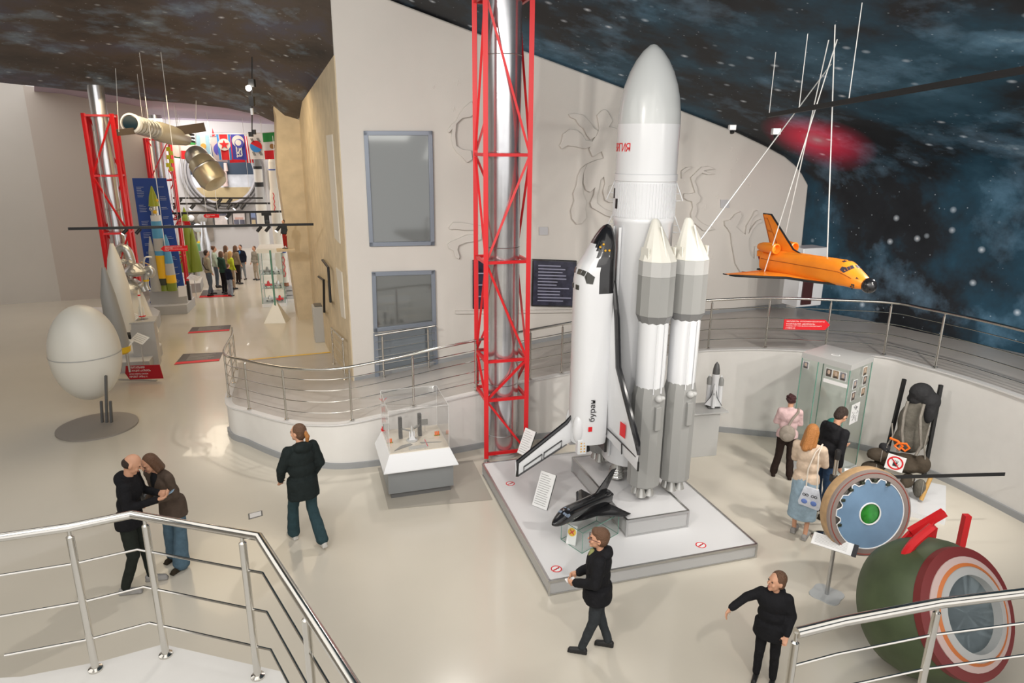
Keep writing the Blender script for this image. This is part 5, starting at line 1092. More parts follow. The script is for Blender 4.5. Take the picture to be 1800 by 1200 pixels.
# --- cutaway rocket
def stack(base,segs,nm,lb,cat='rocket',nseg=24):
    """segs: (row top, row bottom, px radius top, px radius bottom, material, part name)"""
    b=V((base.x,base.y,0)); k=mpp(b); t=thing(nm,lb,cat,V((b.x,b.y,zat(b,segs[-1][1]))))
    for y0,y1,r0_,r1_,mt_,pn in segs: MB().lathe([(max(r1_*k,.004),zat(b,y1)),(max(r0_*k,.004),zat(b,y0))],b,Z,nseg).build(pn,mt_,t)
    return t,b,k
SKY=mat('tank_sky_blue',(.10,.36,.62),.35); TY=mat('tank_yellow',(.85,.50,.02),.35); LIME=mat('nose_lime',(.35,.40,.03),.4)
rb=fp(291,512,.75)
t,b,k=stack(rb,[(327,345,1,6,LIME,'nose_tip'),(345,362,6,8.5,LIME,'nose_cover'),(362,378,6,6,SILV,'payload_core'),(378,388,8,8,WHITE,'white_stage'),(388,418,8.5,9,SKY,'blue_tank'),(418,440,9,9,LGREY,'middle_stage'),(440,448,9,9,SKY,'blue_band'),(448,488,9,9.5,TY,'yellow_tank'),(488,500,9.5,8,mat('dark_tail',(.05,.06,.04),.5),'dark_tail'),(500,510,7,9,OLIVE,'engine_block')],'cutaway_rocket','cutaway rocket with lime nose and blue and yellow tanks')
for i in range(5):
    a=1.3*i; MB().ell(b+V((math.cos(a)*k*5,math.sin(a)*k*5,zat(b,352+5*i))),(k*3.5,)*3,None,12,7).build('round_tank',SILV if i%2 else TY,t)
def side(dx,dy,segs,pn='side_block'):
    c=b+HE*dx*k+HH*dy*k
    p0=None
    for y0,y1,r0_,r1_,mt_ in segs:
        o=MB().lathe([(r1_*k,zat(b,y1)),(max(r0_*k,.004),zat(b,y0))],c,Z,18).build(pn if p0 is None else 'block_section',mt_,p0 or t); p0=p0 or o
side(-13,0,[(415,440,1,5,LGREY),(440,510,5,10,mat('cone_grey',(.42,.42,.40),.4))])
side(12,-6,[(412,425,1,4,SKY),(425,462,4,7,SKY),(462,482,7,8,LGREY),(482,496,8,8.5,TY),(496,510,8,8,OLIVE)])
side(0,16,[(415,440,1,5,SKY),(440,510,5,9,TY)])
# --- olive missile
rb=fp(338,486,.35)
t,b,k=stack(rb,[(364,382,.5,6,OLIVE,'nose_cone'),(382,400,6,7,OLIVE,'upper_stage'),(400,478,7,8,OLIVE,'core_stage'),(478,486,5,6,SILV,'engine_ring')],'olive_missile','glossy olive green missile with side boosters left of the visitor group','missile')
for dx in (-9,9): side(dx,-5,[(402,430,1,5.5,OLIVE),(430,476,5.5,10,OLIVE),(476,484,4,5,SILV)],'side_booster')
# --- white rockets on the right of the hall
bR=fp(488,560); rb=V((bR.x,bR.y,0)); rb=WO+HH*12.5-HE*.75
rb=V((ap(480,300,WO.y+12).x,WO.y+12,0))
t,b,k=stack(rb,[(232,262,.4,1.2,IVORY,'escape_spike'),(262,284,1.2,6.5,IVORY,'nose_cone'),(284,297,6.5,7.2,IVORY,'shroud_top'),(297,299,7.3,7.3,BLUEP,'blue_band'),(299,330,8,8,IVORY,'shroud'),(330,345,8,9.2,IVORY,'adapter'),(345,428,9.2,9.2,IVORY,'stage_body'),(428,432,9.4,9.4,BLUEP,'blue_band'),(432,520,9.2,9.2,IVORY,'lower_stage'),(520,545,9,11,IVORY,'tail_skirt')],'white_launcher','tall ivory launcher with thin spike beside the stone pillar')
m=MB()
for i in range(7): m.bar(b-HH*k*9.3+HE*k*(-4+(i%2)*2)+Z*zat(b,338+5*i),b-HH*k*9.3+HE*k*(-2-(i%2)*2)+Z*zat(b,343+5*i),.02)
m.build('red_marks',SIGN,t)
for s in (-1,1): MB().obox(b+HE*s*k*9+Z*zat(b,316),HE*k*1.2,HH*k*2,Z*.35).build('grid_panel',LGREY,t)
rb=V((ap(457,340,WO.y+19).x,WO.y+19,0))
t,b,k=stack(rb,[(240,262,.5,2.5,MGREY,'nose_tip'),(262,292,3,6.5,MGREY,'grey_nose'),(292,297,7,7,BLKM,'black_band'),(297,320,7,7,IVORY,'white_stage'),(320,328,7.2,7.2,BLKM,'black_band'),(328,356,7.5,8,LGREY,'grey_stage'),(356,446,9,9,IVORY,'lower_stage'),(446,475,9,9,IVORY,'tail')],'banded_launcher','grey and ivory launcher with black bands behind the white one')
rb=fp(505,520,.2)
t,b,k=stack(V((rb.x,rb.y,0)),[(431,442,.5,4,IVORY,'nose_cone'),(442,444,4,4,BLUEP,'blue_band'),(444,496,4.5,4.5,IVORY,'body'),(496,502,4,5,mat('foot_brown',(.3,.12,.06),.5),'engine_foot')],'small_launcher','small white launcher with red zigzag beside the pillar foot')
m=MB()
for i in range(6): m.bar(b-HH*k*4.7+HE*k*(-1.5+(i%2)*2)+Z*zat(b,450+6*i),b-HH*k*4.7+HE*k*(.5-(i%2)*2)+Z*zat(b,456+6*i),.02)
m.build('red_zigzag',SIGN,t)
rb=V((b.x,b.y,0)); t=thing('launcher_base','grey stepped base under the small white launcher','base',rb)
for i in range(3): MB().box(rb+HE*.1+Z*(zat(b,503+8*i)-.06),(k*12,k*14,.12),R(21)).build('step',PLGREY,t,smooth=0)
MB().bar(rb+HE*.35+Z*zat(b,440),rb+HE*.7-HH*1.2,.04).build('rail_post',IVORY,t)
# --- glass case in the hall, with pyramid sign stand
A,B_,=fp(461,541),fp(503,539); e=(B_-A); cw=e.length; e.normalize(); n_=V((-e.y,e.x,0)); C=A+e*cw/2+n_*.6; zt=zat(A,438)
def bx(hw,hd,z0,z1): return MB().loft([[C-e*hw-n_*hd+Z*z0,C+e*hw-n_*hd+Z*z0,C+e*hw+n_*hd+Z*z0,C-e*hw+n_*hd+Z*z0],[C-e*hw-n_*hd+Z*z1,C+e*hw-n_*hd+Z*z1,C+e*hw+n_*hd+Z*z1,C-e*hw+n_*hd+Z*z1]])
t=thing('glass_cabinet','glass cabinet with shelves of small models in the middle of the hall','cabinet',C)
bx(cw/2,.55,0,.12).build('base',WHITE,t,smooth=0); bx(cw/2+.02,.57,zt-.14,zt).build('top_box',IVORY,t,smooth=0); bx(cw/2-.02,.53,.12,zt-.14).build('glass_walls',GLASS,t,smooth=0)
for z in (.62,1.1): bx(cw/2-.04,.5,z,z+.012).build('glass_shelf',sheer('shelf_glass',(.8,.95,.92),.15),t,smooth=0)
m=MB()
for a in (-1,1):
    for q in (-1,1): m.bar(C+e*a*(cw/2-.02)+n_*q*.53+Z*.12,C+e*a*(cw/2-.02)+n_*q*.53+Z*(zt-.14),.015)
m.build('glass_edges',GEDGE,t,smooth=0)
for i,(a,z,mt_,lb) in enumerate(((.45,.14,SIGN,'red model machine at the bottom right of the glass cabinet'),(-.4,.14,ALU,'silver model machine at the bottom left of the glass cabinet'),(-.4,.65,SIGN,'red model on the lower left glass shelf'),(.4,.65,ALU,'silver model on the lower right glass shelf'),(-.4,1.13,MGREY,'dark small box model on the upper left glass shelf'),(.35,1.13,WHITE,'white model on the upper right glass shelf'))):
    p=C+e*a*cw/2-n_*.2+Z*z; o=thing('machine_model',lb,'model',p,'models in the glass cabinet'); MB().box(p+Z*.05,(.24,.16,.06),R(20)).build('body',mt_,o,bevel=.01); MB().lathe([(.05,.08),(.04,.16),(.01,.2)],p,Z,12).build('turret',mt_,o)
    for s in (-1,1): MB().cyl(p+e*s*.08-n_*.1+Z*.03,p+e*s*.08+n_*.1+Z*.03,.03,n=10).build('wheel_axle',DGREY,o)
c=fp(486,566); t=thing('pyramid_sign_stand','pale pyramid foot with a thin upright glass blade in front of the cabinet','sign stand',c)
MB().loft([[c+V((-.32,-.2,0)),c+V((.32,-.1,0)),c+V((.3,.4,0)),c+V((-.3,.35,0))],[c+V((-.02,.05,.68)),c+V((.02,.05,.68)),c+V((.02,.08,.68)),c+V((-.02,.08,.68))]]).build('pyramid_foot',IVORY,t,smooth=0)
MB().bar(c+V((-.0,.02,.3)),V((c.x,c.y,zat(c,440))),.03,.05).build('glass_blade',GEDGE,t)
# --- floor panels
for pts,lb in (([(306,641),(385,634),(392,619),(322,622)],'dark floor panel with red strip nearest to the curved railing'),([(330,586),(403,581),(406,571),(338,575)],'dark floor panel with red strip further down the hall'),([(350,523),(408,521),(413,508),(357,510)],'dark floor panel with red strip under the standing visitor group')):
    P=[fp(x,y,.004) for x,y in pts]; t=one(MB().prism(P,Z*.003),'floor_panel',mat('panel_grey_dark',(.10,.09,.09),.35),lb,'floor sign',smooth=0); L0=t.location.copy()
    def FPp(u,v): return P[0].lerp(P[1],u).lerp(P[3].lerp(P[2],u),v)+Z*.005
    r_=MB().prism([FPp(0,0),FPp(1,0),FPp(1,.22),FPp(0,.22)],Z*.002).build('red_strip',SIGN,t,smooth=0); r_.matrix_parent_inverse=M4.Translation(-L0)
    m=MB()
    for i in range(6): a,b=FPp(.2,.35+.1*i),FPp(.2+.5+.2*((i*7)%3)/3,.35+.1*i); m.obox((a+b)/2,(b-a)/2,(FPp(0,1)-FPp(0,0))*.015,Z*.001)
    for i in range(12): a,b=FPp(.15+.06*i,.11),FPp(.15+.06*i+.04,.11); m.obox((a+b)/2,(b-a)/2,(FPp(0,1)-FPp(0,0))*.035,Z*.001)
    r2=m.build('white_text',mat('floor_text',(.4,.38,.36),.6),t,smooth=0); r2.matrix_parent_inverse=M4.Translation(-L0)
# --- signs
S1=17.2
def wires(t,pts,zt_):
    for p in pts: MB().cyl(p,V((p.x,p.y,zt_)),.008,n=6).build('hanging_wire',CABLE,t)
_s=sign('red arrow sign pointing left hanging before the blue banner',[(282,437),(288,432),(329,431),(330,441),(288,442)],S1,[('РАКЕТА-НОСИТЕЛЬ «ПРОТОН»',.80,.2,.12),('СССР / USSR',.36,.2,.36),('SPACE LAUNCH VEHICLE SCALE 1:10',1.0,.14,.62),('1965',.18,.18,.85)],quad=[(290,433),(328,432.5),(290,441)],group='hanging direction signs'); wires(_s,[ap(x,432,S1) for x in (290,325)],7.4)
_s=sign('small red sign hanging left of the olive missile nose',[(310,389),(333,388.5),(335,397),(312,397.5)],22.,[('РАКЕТЫ',.55,.3,.3),('ROCKETS',.55,.25,.7)],quad=[(313,390),(332,389.5),(314,396.5)],group='hanging direction signs'); wires(_s,[ap(x,389,22.) for x in (313,331)],6.9)
_s=sign('small red arrow sign hanging in front of the far wall pictures',[(357,379),(361,376),(385,376),(385,382.5),(361,383)],26.,[('ИСПЫТАНИЯ',.7,.3,.3),('1957',.3,.3,.7)],quad=[(362,377),(384,377),(362,382.5)],group='hanging direction signs'); wires(_s,[ap(x,376.5,26.) for x in (363,383)],7.1)
sg=fp(240,668,.0); Yz=fp(230,668).y-.1
t=sign('large dark red sign board naming the orbital station at the left row',[(221,643),(280,641),(287,665),(228,667),(220,656)],Yz,[('ОРБИТАЛЬНАЯ',.52,.17,.12),('СТАНЦИЯ «АЛМАЗ»',.70,.17,.38),('ALMAZ ORBITAL STATION',.60,.09,.62),('ПРОЕКТ 1970-х гг.',.58,.15,.82)],DSIGN,quad=[(225,643),(280,641.5),(229,666)],name='station_sign')
MB().bar(V((sg.x-.4,Yz+.1,.0)),V((sg.x+.5,Yz+.05,.0)),.05).build('foot_bar',ALU,t)
MB().cyl(ap(226,645,Yz+.03),ap(220,605,Yz+.03),.03,n=8).build('post',ALU,t)
# --- hanging station, capsule
c0,c1=cross(5.2,228,216),cross(8.5,330,246); ax=(c1-c0).normalized(); Lg=(c1-c0).length; k=mpp(c0)
t=thing('hanging_station','silver cylindrical station model with dark round port hanging under the ceiling','station model',c0.lerp(c1,.5))
x0,y0=frame(ax)
MB().lathe([(k*13,0),(k*16,k*2),(k*16,k*10)],c0,ax,32,cap=False).build('white_collar',WHITE,t); MB().lathe([(k*11.5,k*.5),(k*11.5,k*1.0)],c0,ax,28).build('dark_port',mat('port_teal',(.004,.02,.035),.2),t)
MB().lathe([(k*14.0,k*8),(k*14.5,k*12),(k*13.5,Lg*.40)],c0,ax,32).build('ribbed_hull',SILV,t)
for i in range(6): MB().lathe([(k*14.6,0),(k*15.2,k*1),(k*14.6,k*2)],c0+ax*(k*16+Lg*.055*i),ax,28,cap=False).build('hull_rib',ALU,t)
MB().lathe([(k*15,Lg*.38),(k*17.5,Lg*.46),(k*17.5,Lg*.70),(k*12,Lg*.95),(k*6,Lg*1.0)],c0,ax,32).build('rear_hull',mat('hull_cream',(.55,.50,.40),.35,.4),t)
for i in range(3): MB().cyl(c1+V((0,0,.05*i))*1.5,c1+ax*.5+V((0,0,.1*i)),.03,n=8).build('dark_antenna',BLKM,t)
for pa_,pb_,w_ in ((cross(4.6,206,233),cross(5.2,236,230),.12),(cross(7.5,286,234),cross(8,360,223),.2)): MB().bar(pa_,pb_,.03,w_*1.2).build('solar_panel',mat('solar_dark',(.08,.06,.05),.4),t)
one(MB().cyl(cross(4.6,209,232)+Z*.0,cross(4.6,203,120),.006,n=6),'hanging_cable',CABLE,'thin cable at the left end of the hanging station','cable'); one(MB().cyl(cross(7,250,205),cross(7,240,120),.006,n=6),'hanging_cable',CABLE,'thin cable over the middle of the hanging station','cable')
a,b=cross(9.,346,275),cross(8.6,376,318); ax=(b-a).normalized(); k=mpp(a); L=(b-a).length
t=thing('hanging_capsule','silver ball shaped capsule tilted and hanging before the round window','capsule',a.lerp(b,.5))
MB().ell(a,(k*18,k*18,k*18),None,32,18).build('ball_section',SILV,t); MB().lathe([(k*16,L*.1),(k*21,L*.22),(k*23,L*.55),(k*23,L*.95),(k*19,L*1.12),(k*6,L*1.22)],a,ax,36).build('service_section',mat('capsule_champagne',(.55,.49,.36),.28,.6),t)
MB().lathe([(k*18.3,-.02),(k*18.8,0),(k*18.3,.02)],a,V((.3,-.8,.5)),32,cap=False).build('seam_ring',ALU,t); MB().lathe([(k*23.2,L*.5),(k*23.8,L*.53),(k*23.2,L*.56)],a,ax,36,cap=False).build('seam_ring',ALU,t)
x0,y0=frame(ax)
for i in range(9):
    an=2*math.pi*i/9; d=x0*math.cos(an)+y0*math.sin(an); MB().ell(a+ax*L*(1.0+.08*(i%2))+d*k*15,(k*3,k*3,k*2.5),None,10,6).build('thruster',[BLKM,BLKM,mat('thruster_red',(.4,.03,.02),.4)][i%3],t)
one(MB().cyl(a+Z*k*17,cross(9.,345,150),.008,n=6),'hanging_cable',CABLE,'thin cable carrying the ball shaped capsule','cable')
# --- pendant lamp line
p=cross(3.,443,120); t=thing('pendant_lamp','long pendant rod with bright lamp hanging from the hall ceiling','lamp',cross(3.,443,180)); MB().cyl(cross(3.,443,100),cross(3.,443,232),.012,n=6).build('rod',BLKM,t)
MB().ell(cross(3.,437,155,.1),(.06,.06,.06),None,14,8).build('bulb',mat('lamp_glow',(1,.93,.8),.5,emit=25),t); MB().box(cross(3.,443,146),(.12,.12,.16)).build('housing',BLKM,t); MB().box(cross(3.,443,178),(.10,.10,.2)).build('lower_housing',BLKM,t); MB().box(cross(3.,443,196),(.05,.05,.14)).build('white_sleeve',WHITE,t); MB().box(cross(3.,441,236),(.09,.06,.1)).build('end_cap',BLKM,t); MB().box(cross(3.,447,232),(.06,.06,.1)).build('end_cap',BLKM,t)
# --- flags
def flag(v_,cn,base,subs,lb,extra=None,nm='flag'):
    Q=[cross(v_,x,y) for x,y in cn]; tp_=(Q[0]+Q[1])/2; ph=cn[0][0]*.3
    def FQ(u,w_,o=0): return Q[3].lerp(Q[2],u).lerp(Q[0].lerp(Q[1],u),1-w_)+HN*(.014*math.sin(u*9+ph+w_)*(.3+w_)+o)
    def patch(u0,w0,u1,w1,o,mt_,pn,par,th=.006):
        n1=max(2,int((u1-u0)*14)+1); n2=max(2,int((w1-w0)*8)+1); m=MB(); vs=[FQ(u0+(u1-u0)*i/n1,w0+(w1-w0)*j/n2,o) for j in range(n2+1) for i in range(n1+1)]; vs2=[p-HN*th for p in vs]; k_=n1+1
        fs=[(j*k_+i,j*k_+i+1,(j+1)*k_+i+1,(j+1)*k_+i) for j in range(n2) for i in range(n1)]; N_=len(vs); per=[i for i in range(k_)]+[j*k_+n1 for j in range(1,n2+1)]+[n2*k_+i for i in range(n1-1,-1,-1)]+[j*k_ for j in range(n2-1,0,-1)]
        fs+= [tuple(i+N_ for i in reversed(f)) for f in fs[:n1*n2]]+[(per[i],per[(i+1)%len(per)],per[(i+1)%len(per)]+N_,per[i]+N_) for i in range(len(per))]
        return m.add(vs+vs2,fs).build(pn,mt_,par,smooth=60)
    t=thing(nm,lb,'flag',tp_,'national flags hanging across the hall'); c=patch(0,0,1,1,0,base,'cloth',t)
    for u0,w0,u1,w1,mt_ in subs: patch(u0,w0,u1,w1,.012,mt_,'stripe',t,.004)
    if extra: extra(FQ,t)
    return t
fc_=lambda n,c: mat('flag_'+n,c,.8)
fg,fw_,fr,fb,fs_,fn_=fc_('green',(.03,.25,.06)),fc_('white',(.75,.73,.72)),fc_('red',(.65,.02,.03)),fc_('blue',(.05,.25,.65)),fc_('sky',(.35,.6,.8)),fc_('indigo',(.07,.08,.45))
def disc(FQ,u,w_,r,mt_,par,nm='emblem',o=.02,half=None):
    c=FQ(u,w_,o); pts=[]
    n=24; a0,a1=(0,2*math.pi) if not half else half
    for i in range(n): a=a0+(a1-a0)*i/(n if not half else n-1); pts.append(c+HE*math.cos(a)*r+Z*math.sin(a)*r)
    return MB().prism(pts,HN*.004).build(nm,mt_,par,smooth=0)
def star5(c,r,mt_,par):
    pts=[c+(HE*math.cos(a)+Z*math.sin(a))*(r if i%2==0 else r*.4) for i,a in enumerate([math.pi/2+math.pi*i/5 for i in range(10)])]; return MB().prism(pts,HN*.006).build('star',mt_,par,smooth=0)
v_=13.
flag(v_+.6,[(304,255),(318,252),(320,279),(305,277)],fg,[],'green flag with a white crescent, leftmost in the row',lambda FQ,t:(disc(FQ,.55,.45,.22,fw_,t,'crescent'),disc(FQ,.75,.42,.17,fg,t,'crescent_cut',.03)))  # green disc cuts the white one to a crescent
flag(v_+.5,[(317,250),(345,250),(340,281),(318,279)],fw_,[(0,.5,1,1,fr),(.5,0,1,.14,fg)],'white and red flag right of the green crescent flag')
flag(v_,[(344,236),(367,236),(371,278),(348,276)],fw_,[(0,0,.3,1,fs_),(.7,0,1,1,fs_)],'pale blue and white striped flag with a small sun',lambda FQ,t:disc(FQ,.5,.5,.09,fc_('sun',(.7,.4,.1)),t,'sun'))
flag(v_+.3,[(368,241),(386,241),(401,285),(377,283)],fc_('silver',(.42,.42,.46)),[],'silver grey flag with a dark blue roundel behind the red starred flag',lambda FQ,t:disc(FQ,.75,.5,.24,fn_,t,'roundel'))
flag(v_-.1,[(380,236),(404,236),(408,281),(386,281)],fr,[(0,0,.16,1,fb),(.16,0,.2,1,fw_),(.8,0,.84,1,fw_),(.84,0,1,1,fb)],'red flag with blue edges, a white disc and a red star',lambda FQ,t:(disc(FQ,.5,.4,.2,fw_,t,'disc',.03),star5(FQ,0,None,None) if False else star5(FQ(.5,.4,.045),.17,fr,t)))
flag(v_+.4,[(403,240),(412,240),(432,285),(404,286)],fr,[],'plain red flag behind the indigo flag')
def esa(FQ,t):
    disc(FQ,.5,.27,.2,fw_,t,'roundel'); disc(FQ,.56,.36,.15,fn_,t,'roundel_cut',.03); disc(FQ,.5,.33,.10,fw_,t,'roundel_centre',.035)
    for i,ch in enumerate('esa'): c=FQ(.5,.52+.14*i,.03); text(ch,.2,.2,c,Z*-1,HE,fw_,t,'white_letter',.004)
flag(v_-.05,[(405,236),(429,236),(434,281),(410,280)],fn_,[],'indigo blue agency flag with white round emblem and letters esa',esa)
flag(v_+.3,[(429,239),(436,239),(446,286),(434,286)],fr,[(.25,0,.45,1,fw_),(.65,0,.8,1,fw_)],'narrow red and white striped flag right of the indigo flag')
def kor(FQ,t):
    disc(FQ,.5,.5,.2,fr,t,'red_half',.02,(-.5,math.pi-.5)); disc(FQ,.5,.5,.2,fb,t,'blue_half',.02,(math.pi-.5,2*math.pi-.5))
    for u,w_ in ((.3,.25),(.72,.25),(.3,.78),(.75,.78)):
        for k in (-1,0,1): c=FQ(u+.06*k,w_,.02); MB().bar(c-Z*.07+HE*.03,c+Z*.07-HE*.03,.02,.006).build('trigram_bar',BLKM,t)
flag(v_,[(434,236),(460,234),(466,279),(440,280)],fw_,[],'white flag with a red and blue disc and black bars',kor)
flag(v_-.1,[(461,234),(484,232),(491,279),(466,280)],fw_,[(0,0,1,.34,fg),(0,.67,1,1,fr)],'green white and red flag, rightmost beside the pillar',lambda FQ,t:disc(FQ,.62,.52,.09,fc_('brown',(.35,.18,.06)),t,'crest'))
one(MB().prism([cross(v_+.2,*p) for p in ((373,225),(378,238),(373,240))],HH*.01),'red_pennant',fr,'small red pennant above the silver grey flag','pennant')
one(MB().tube([cross(v_-.12,300,251),cross(v_-.12,345,235.5),cross(v_-.12,430,235.5),cross(v_-.12,486,231.5)],.012,6),'flag_line',CABLE,'thin line the row of flags hangs from','line')
# --- round window on the far wall
oc=far(391,304,.15); k=mpp(oc)
t=thing('round_porthole','huge round porthole frame around an earth and rocket picture on the far wall','porthole',oc)
n_=-HH
for i,(r0_,r1_,d0) in enumerate(((66,61,.12),(60,56,.26),(55,50,.40))): MB().lathe([(k*r0_,0),(k*r0_,d0*.7),(k*(r0_+r1_)/2,d0),(k*r1_,d0*.7),(k*r1_,0)],oc,n_,56,cap=False).build('ring_moulding',mat('ring_grey',(.40,.39,.40),.45),t)
EM=mat('earth_clouds',(.5,.52,.55),.5,var=.45,vs=.9)
m=MB().lathe([(k*50.5,.03),(k*50.5,.06)],oc,n_,56).build('picture',mat('night_sky',(.03,.05,.08),.4),t,smooth=0)
x0=HE; rg=[oc+n_*.075+(x0*math.cos(a)*1+Z*math.sin(a))*k*50 for a in [math.pi+.05+ (math.pi-.1)*i/24 for i in range(25)]]; MB().prism(rg,n_*.01).build('earth',EM,m,smooth=0)
rg=[oc+n_*.09+(x0*math.cos(a)*1+Z*math.sin(a))*k*50 for a in [math.pi+.5+(math.pi-1.)*i/20 for i in range(21)]]; MB().prism(rg,n_*.01).build('desert',mat('desert_tan',(.42,.33,.18),.5,var=.2,vs=1),m,smooth=0)
for a,b,r in ((286,300,3.5),(300,318,2.6),(318,327,4.5)): MB().lathe([(k*r*.8,0),(k*r,-(k*(b-a)))],far(396,a,.35),Z,14).build('picture_rocket',mat('picture_pink',(.55,.42,.38),.5),m)
# --- pictures and furniture at the far end
def pic(cn,lb,mt_,v=FV,fm=BLKM,off=.12,extra=None):
    Q=[cross(v,x,y,off) for x,y in cn]; t=thing('framed_picture',lb,'picture',(Q[2]+Q[3])/2,'large framed pictures on the far wall'); C=sum(Q,V((0,0,0)))/4; ux=(Q[1]-Q[0])/2; uz=(Q[0]-Q[3])/2
    MB().obox(C,ux,uz,HH*.03).build('frame',fm,t,smooth=0); p=MB().obox(C-HH*.035,ux*.86,uz*.88,HH*.01).build('print',mt_,t,smooth=0)
    for (u,w_,a,b,m_) in extra or []: MB().obox(C-HH*.05+ux*u+uz*w_,ux*a,uz*b,HH*.005).build('picture_area',m_,p,smooth=0)
WP=mat('pic_pale',(.62,.55,.52),.5,var=.1,vs=4); DK=mat('pic_dark',(.10,.10,.13),.5,var=.4,vs=4); PK=mat('pic_rose',(.55,.33,.28),.5)
pic([(374,372),(400,372),(403,396),(376,396)],'framed pale desert landscape picture left on the far wall',WP,extra=[(0,.7,.8,.25,DK)])
pic([(407,371),(431,371),(434,396),(409,396)],'framed rocket launch picture in the middle of the far wall',WP,extra=[(0,-.55,.8,.35,DK),(0,.0,.6,.15,PK),(0,-.45,.06,.4,WHITE)])
pic([(438,371),(461,371),(463,396),(440,396)],'framed collage of four space photographs on the far wall',DK,extra=[(-.45,.45,.35,.35,mat('pic_blue',(.2,.25,.4),.5)),(.45,.45,.3,.3,mat('pic_tan',(.5,.4,.25),.5)),(-.45,-.5,.3,.3,mat('pic_tan',(.5,.4,.25),.5)),(.4,-.5,.35,.3,WP)])
mu=[cross(FV,x,y,.14) for x,y in ((322,371),(372,371),(377,424),(328,428))]
t=thing('planet_mural','brown wall mural of cratered moons left on the far wall','mural',(mu[2]+mu[3])/2); MB().prism(mu,HH*.05).build('panel',mat('mural_brown',(.22,.19,.16),.6,var=.5,vs=1.2),t,smooth=0)
for x,y,r,mt_ in ((336,383,5.5,PAPER),(340,394,4,mat('planet_black',(.03,.03,.03),.5)),(355,385,9,mat('planet_grey',(.35,.33,.3),.6,var=.4,vs=2)),(350,405,7,mat('planet_ochre',(.4,.25,.1),.6,var=.4,vs=2))): p=cross(FV,x,y,.2); MB().ell(p,(mpp(p)*r,.12,mpp(p)*r),None,22,12).build('moon',mt_,t)
a,b=fp(398,430),fp(442,429); t=one(MB().prism([a,b,b+Z*1.05,a+Z*1.05],HH*.6),'grey_counter',mat('counter_grey',(.25,.26,.28),.5),'long mid grey counter wall below the far wall pictures','counter',smooth=0)
for i,(x,y) in enumerate(((405,405),(418,410),(430,408))):
    p=ap(x,y,a.y-.5); o=one(MB().loft([[p+V((-.35,0,0)),p+V((.2,0,.12)),p+V((.35,0,.0)),p+V((.0,0,-.1))],[p+V((-.2,-.25,-.1)),p+V((.1,-.2,0)),p+V((.2,-.2,-.15)),p+V((0,-.2,-.4))]]),'dark_model_craft',DGREY,['flat dark model craft left over the counter','dark model craft with down turned fin over the counter middle','dark arrow shaped model craft right over the counter'][i],'model craft',group='dark model craft over the grey counter',smooth=0)
a,b=fp(449,433),fp(480,432); Q=[a,b,b+Z*2.3,a+Z*2.3]; t=thing('launch_poster','tall dark poster showing orange flame and blue scene behind the cabinet','poster',a); MB().prism(Q,HH*.08).build('panel',DK,t,smooth=0)
def QP(u,v): return a.lerp(b,u)+Z*2.3*v-HH*.02
MB().prism([QP(.25,.4),QP(.8,.4),QP(.72,.72),QP(.3,.72)],HN*.01).build('orange_area',mat('poster_orange',(.6,.2,.06),.5,var=.3,vs=3),t,smooth=0); MB().prism([QP(.25,.1),QP(.8,.1),QP(.8,.36),QP(.25,.36)],HN*.01).build('blue_area',mat('poster_teal',(.1,.35,.42),.5,var=.3,vs=3),t,smooth=0)
MB().lathe([(.12,0),(.12,.5),(.02,.75)],a.lerp(b,.6)-HH*.3+Z*.2,Z,14).build('white_cone',WHITE,t)
for i,x in enumerate((386,393)):
    b_=fp(x,436); t=thing('silver_column',['left of two pale silver service columns behind the visitor group','right of two pale silver service columns behind the visitor group'][i],'column',b_); MB().lathe([(.13,0),(.13,3.)],b_,Z,18).build('column_body',IVORY,t); MB().lathe([(.16,1.05),(.16,1.25)],b_,Z,18).build('collar',ALU,t)
a,b=fp(333,452),fp(362,450); t=one(MB().prism([a,b,b+Z*.6,a+Z*.6],HH*.8),'green_table',mat('table_green',(.15,.38,.2),.5),'pale green table box at the end of the hall left of the group','table',smooth=0)
a,b=fp(345,475),fp(372,474); one(MB().prism([a,b,b+Z*.8,a+Z*.8],HH*.3),'grey_bench',MGREY,'grey bench block behind the man in the beige shirt','bench',smooth=0)
b_=fp(353,448); t=thing('white_probe','white ball headed probe on a thin stand with yellow knob','probe',b_); p=zat(b_,404); MB().cyl(b_,b_+Z*p,.06,n=10).build('stem',IVORY,t); MB().ell(b_+Z*(p+.1),(.22,.22,.22),None,18,10).build('ball_head',WHITE,t); MB().ell(b_+Z*zat(b_,427),(.12,.12,.12),None,12,8).build('yellow_knob',YELLOW,t)
b_=fp(365,462); one(MB().lathe([(.2,0),(.24,.9),(.16,1.3),(.1,1.9)],b_,Z,20),'steel_vessel',PIPE,'tall shiny steel vessel behind the visitor group','vessel')
# crimson figure on the pillar side
p=cross(7.,498,404,.0); 
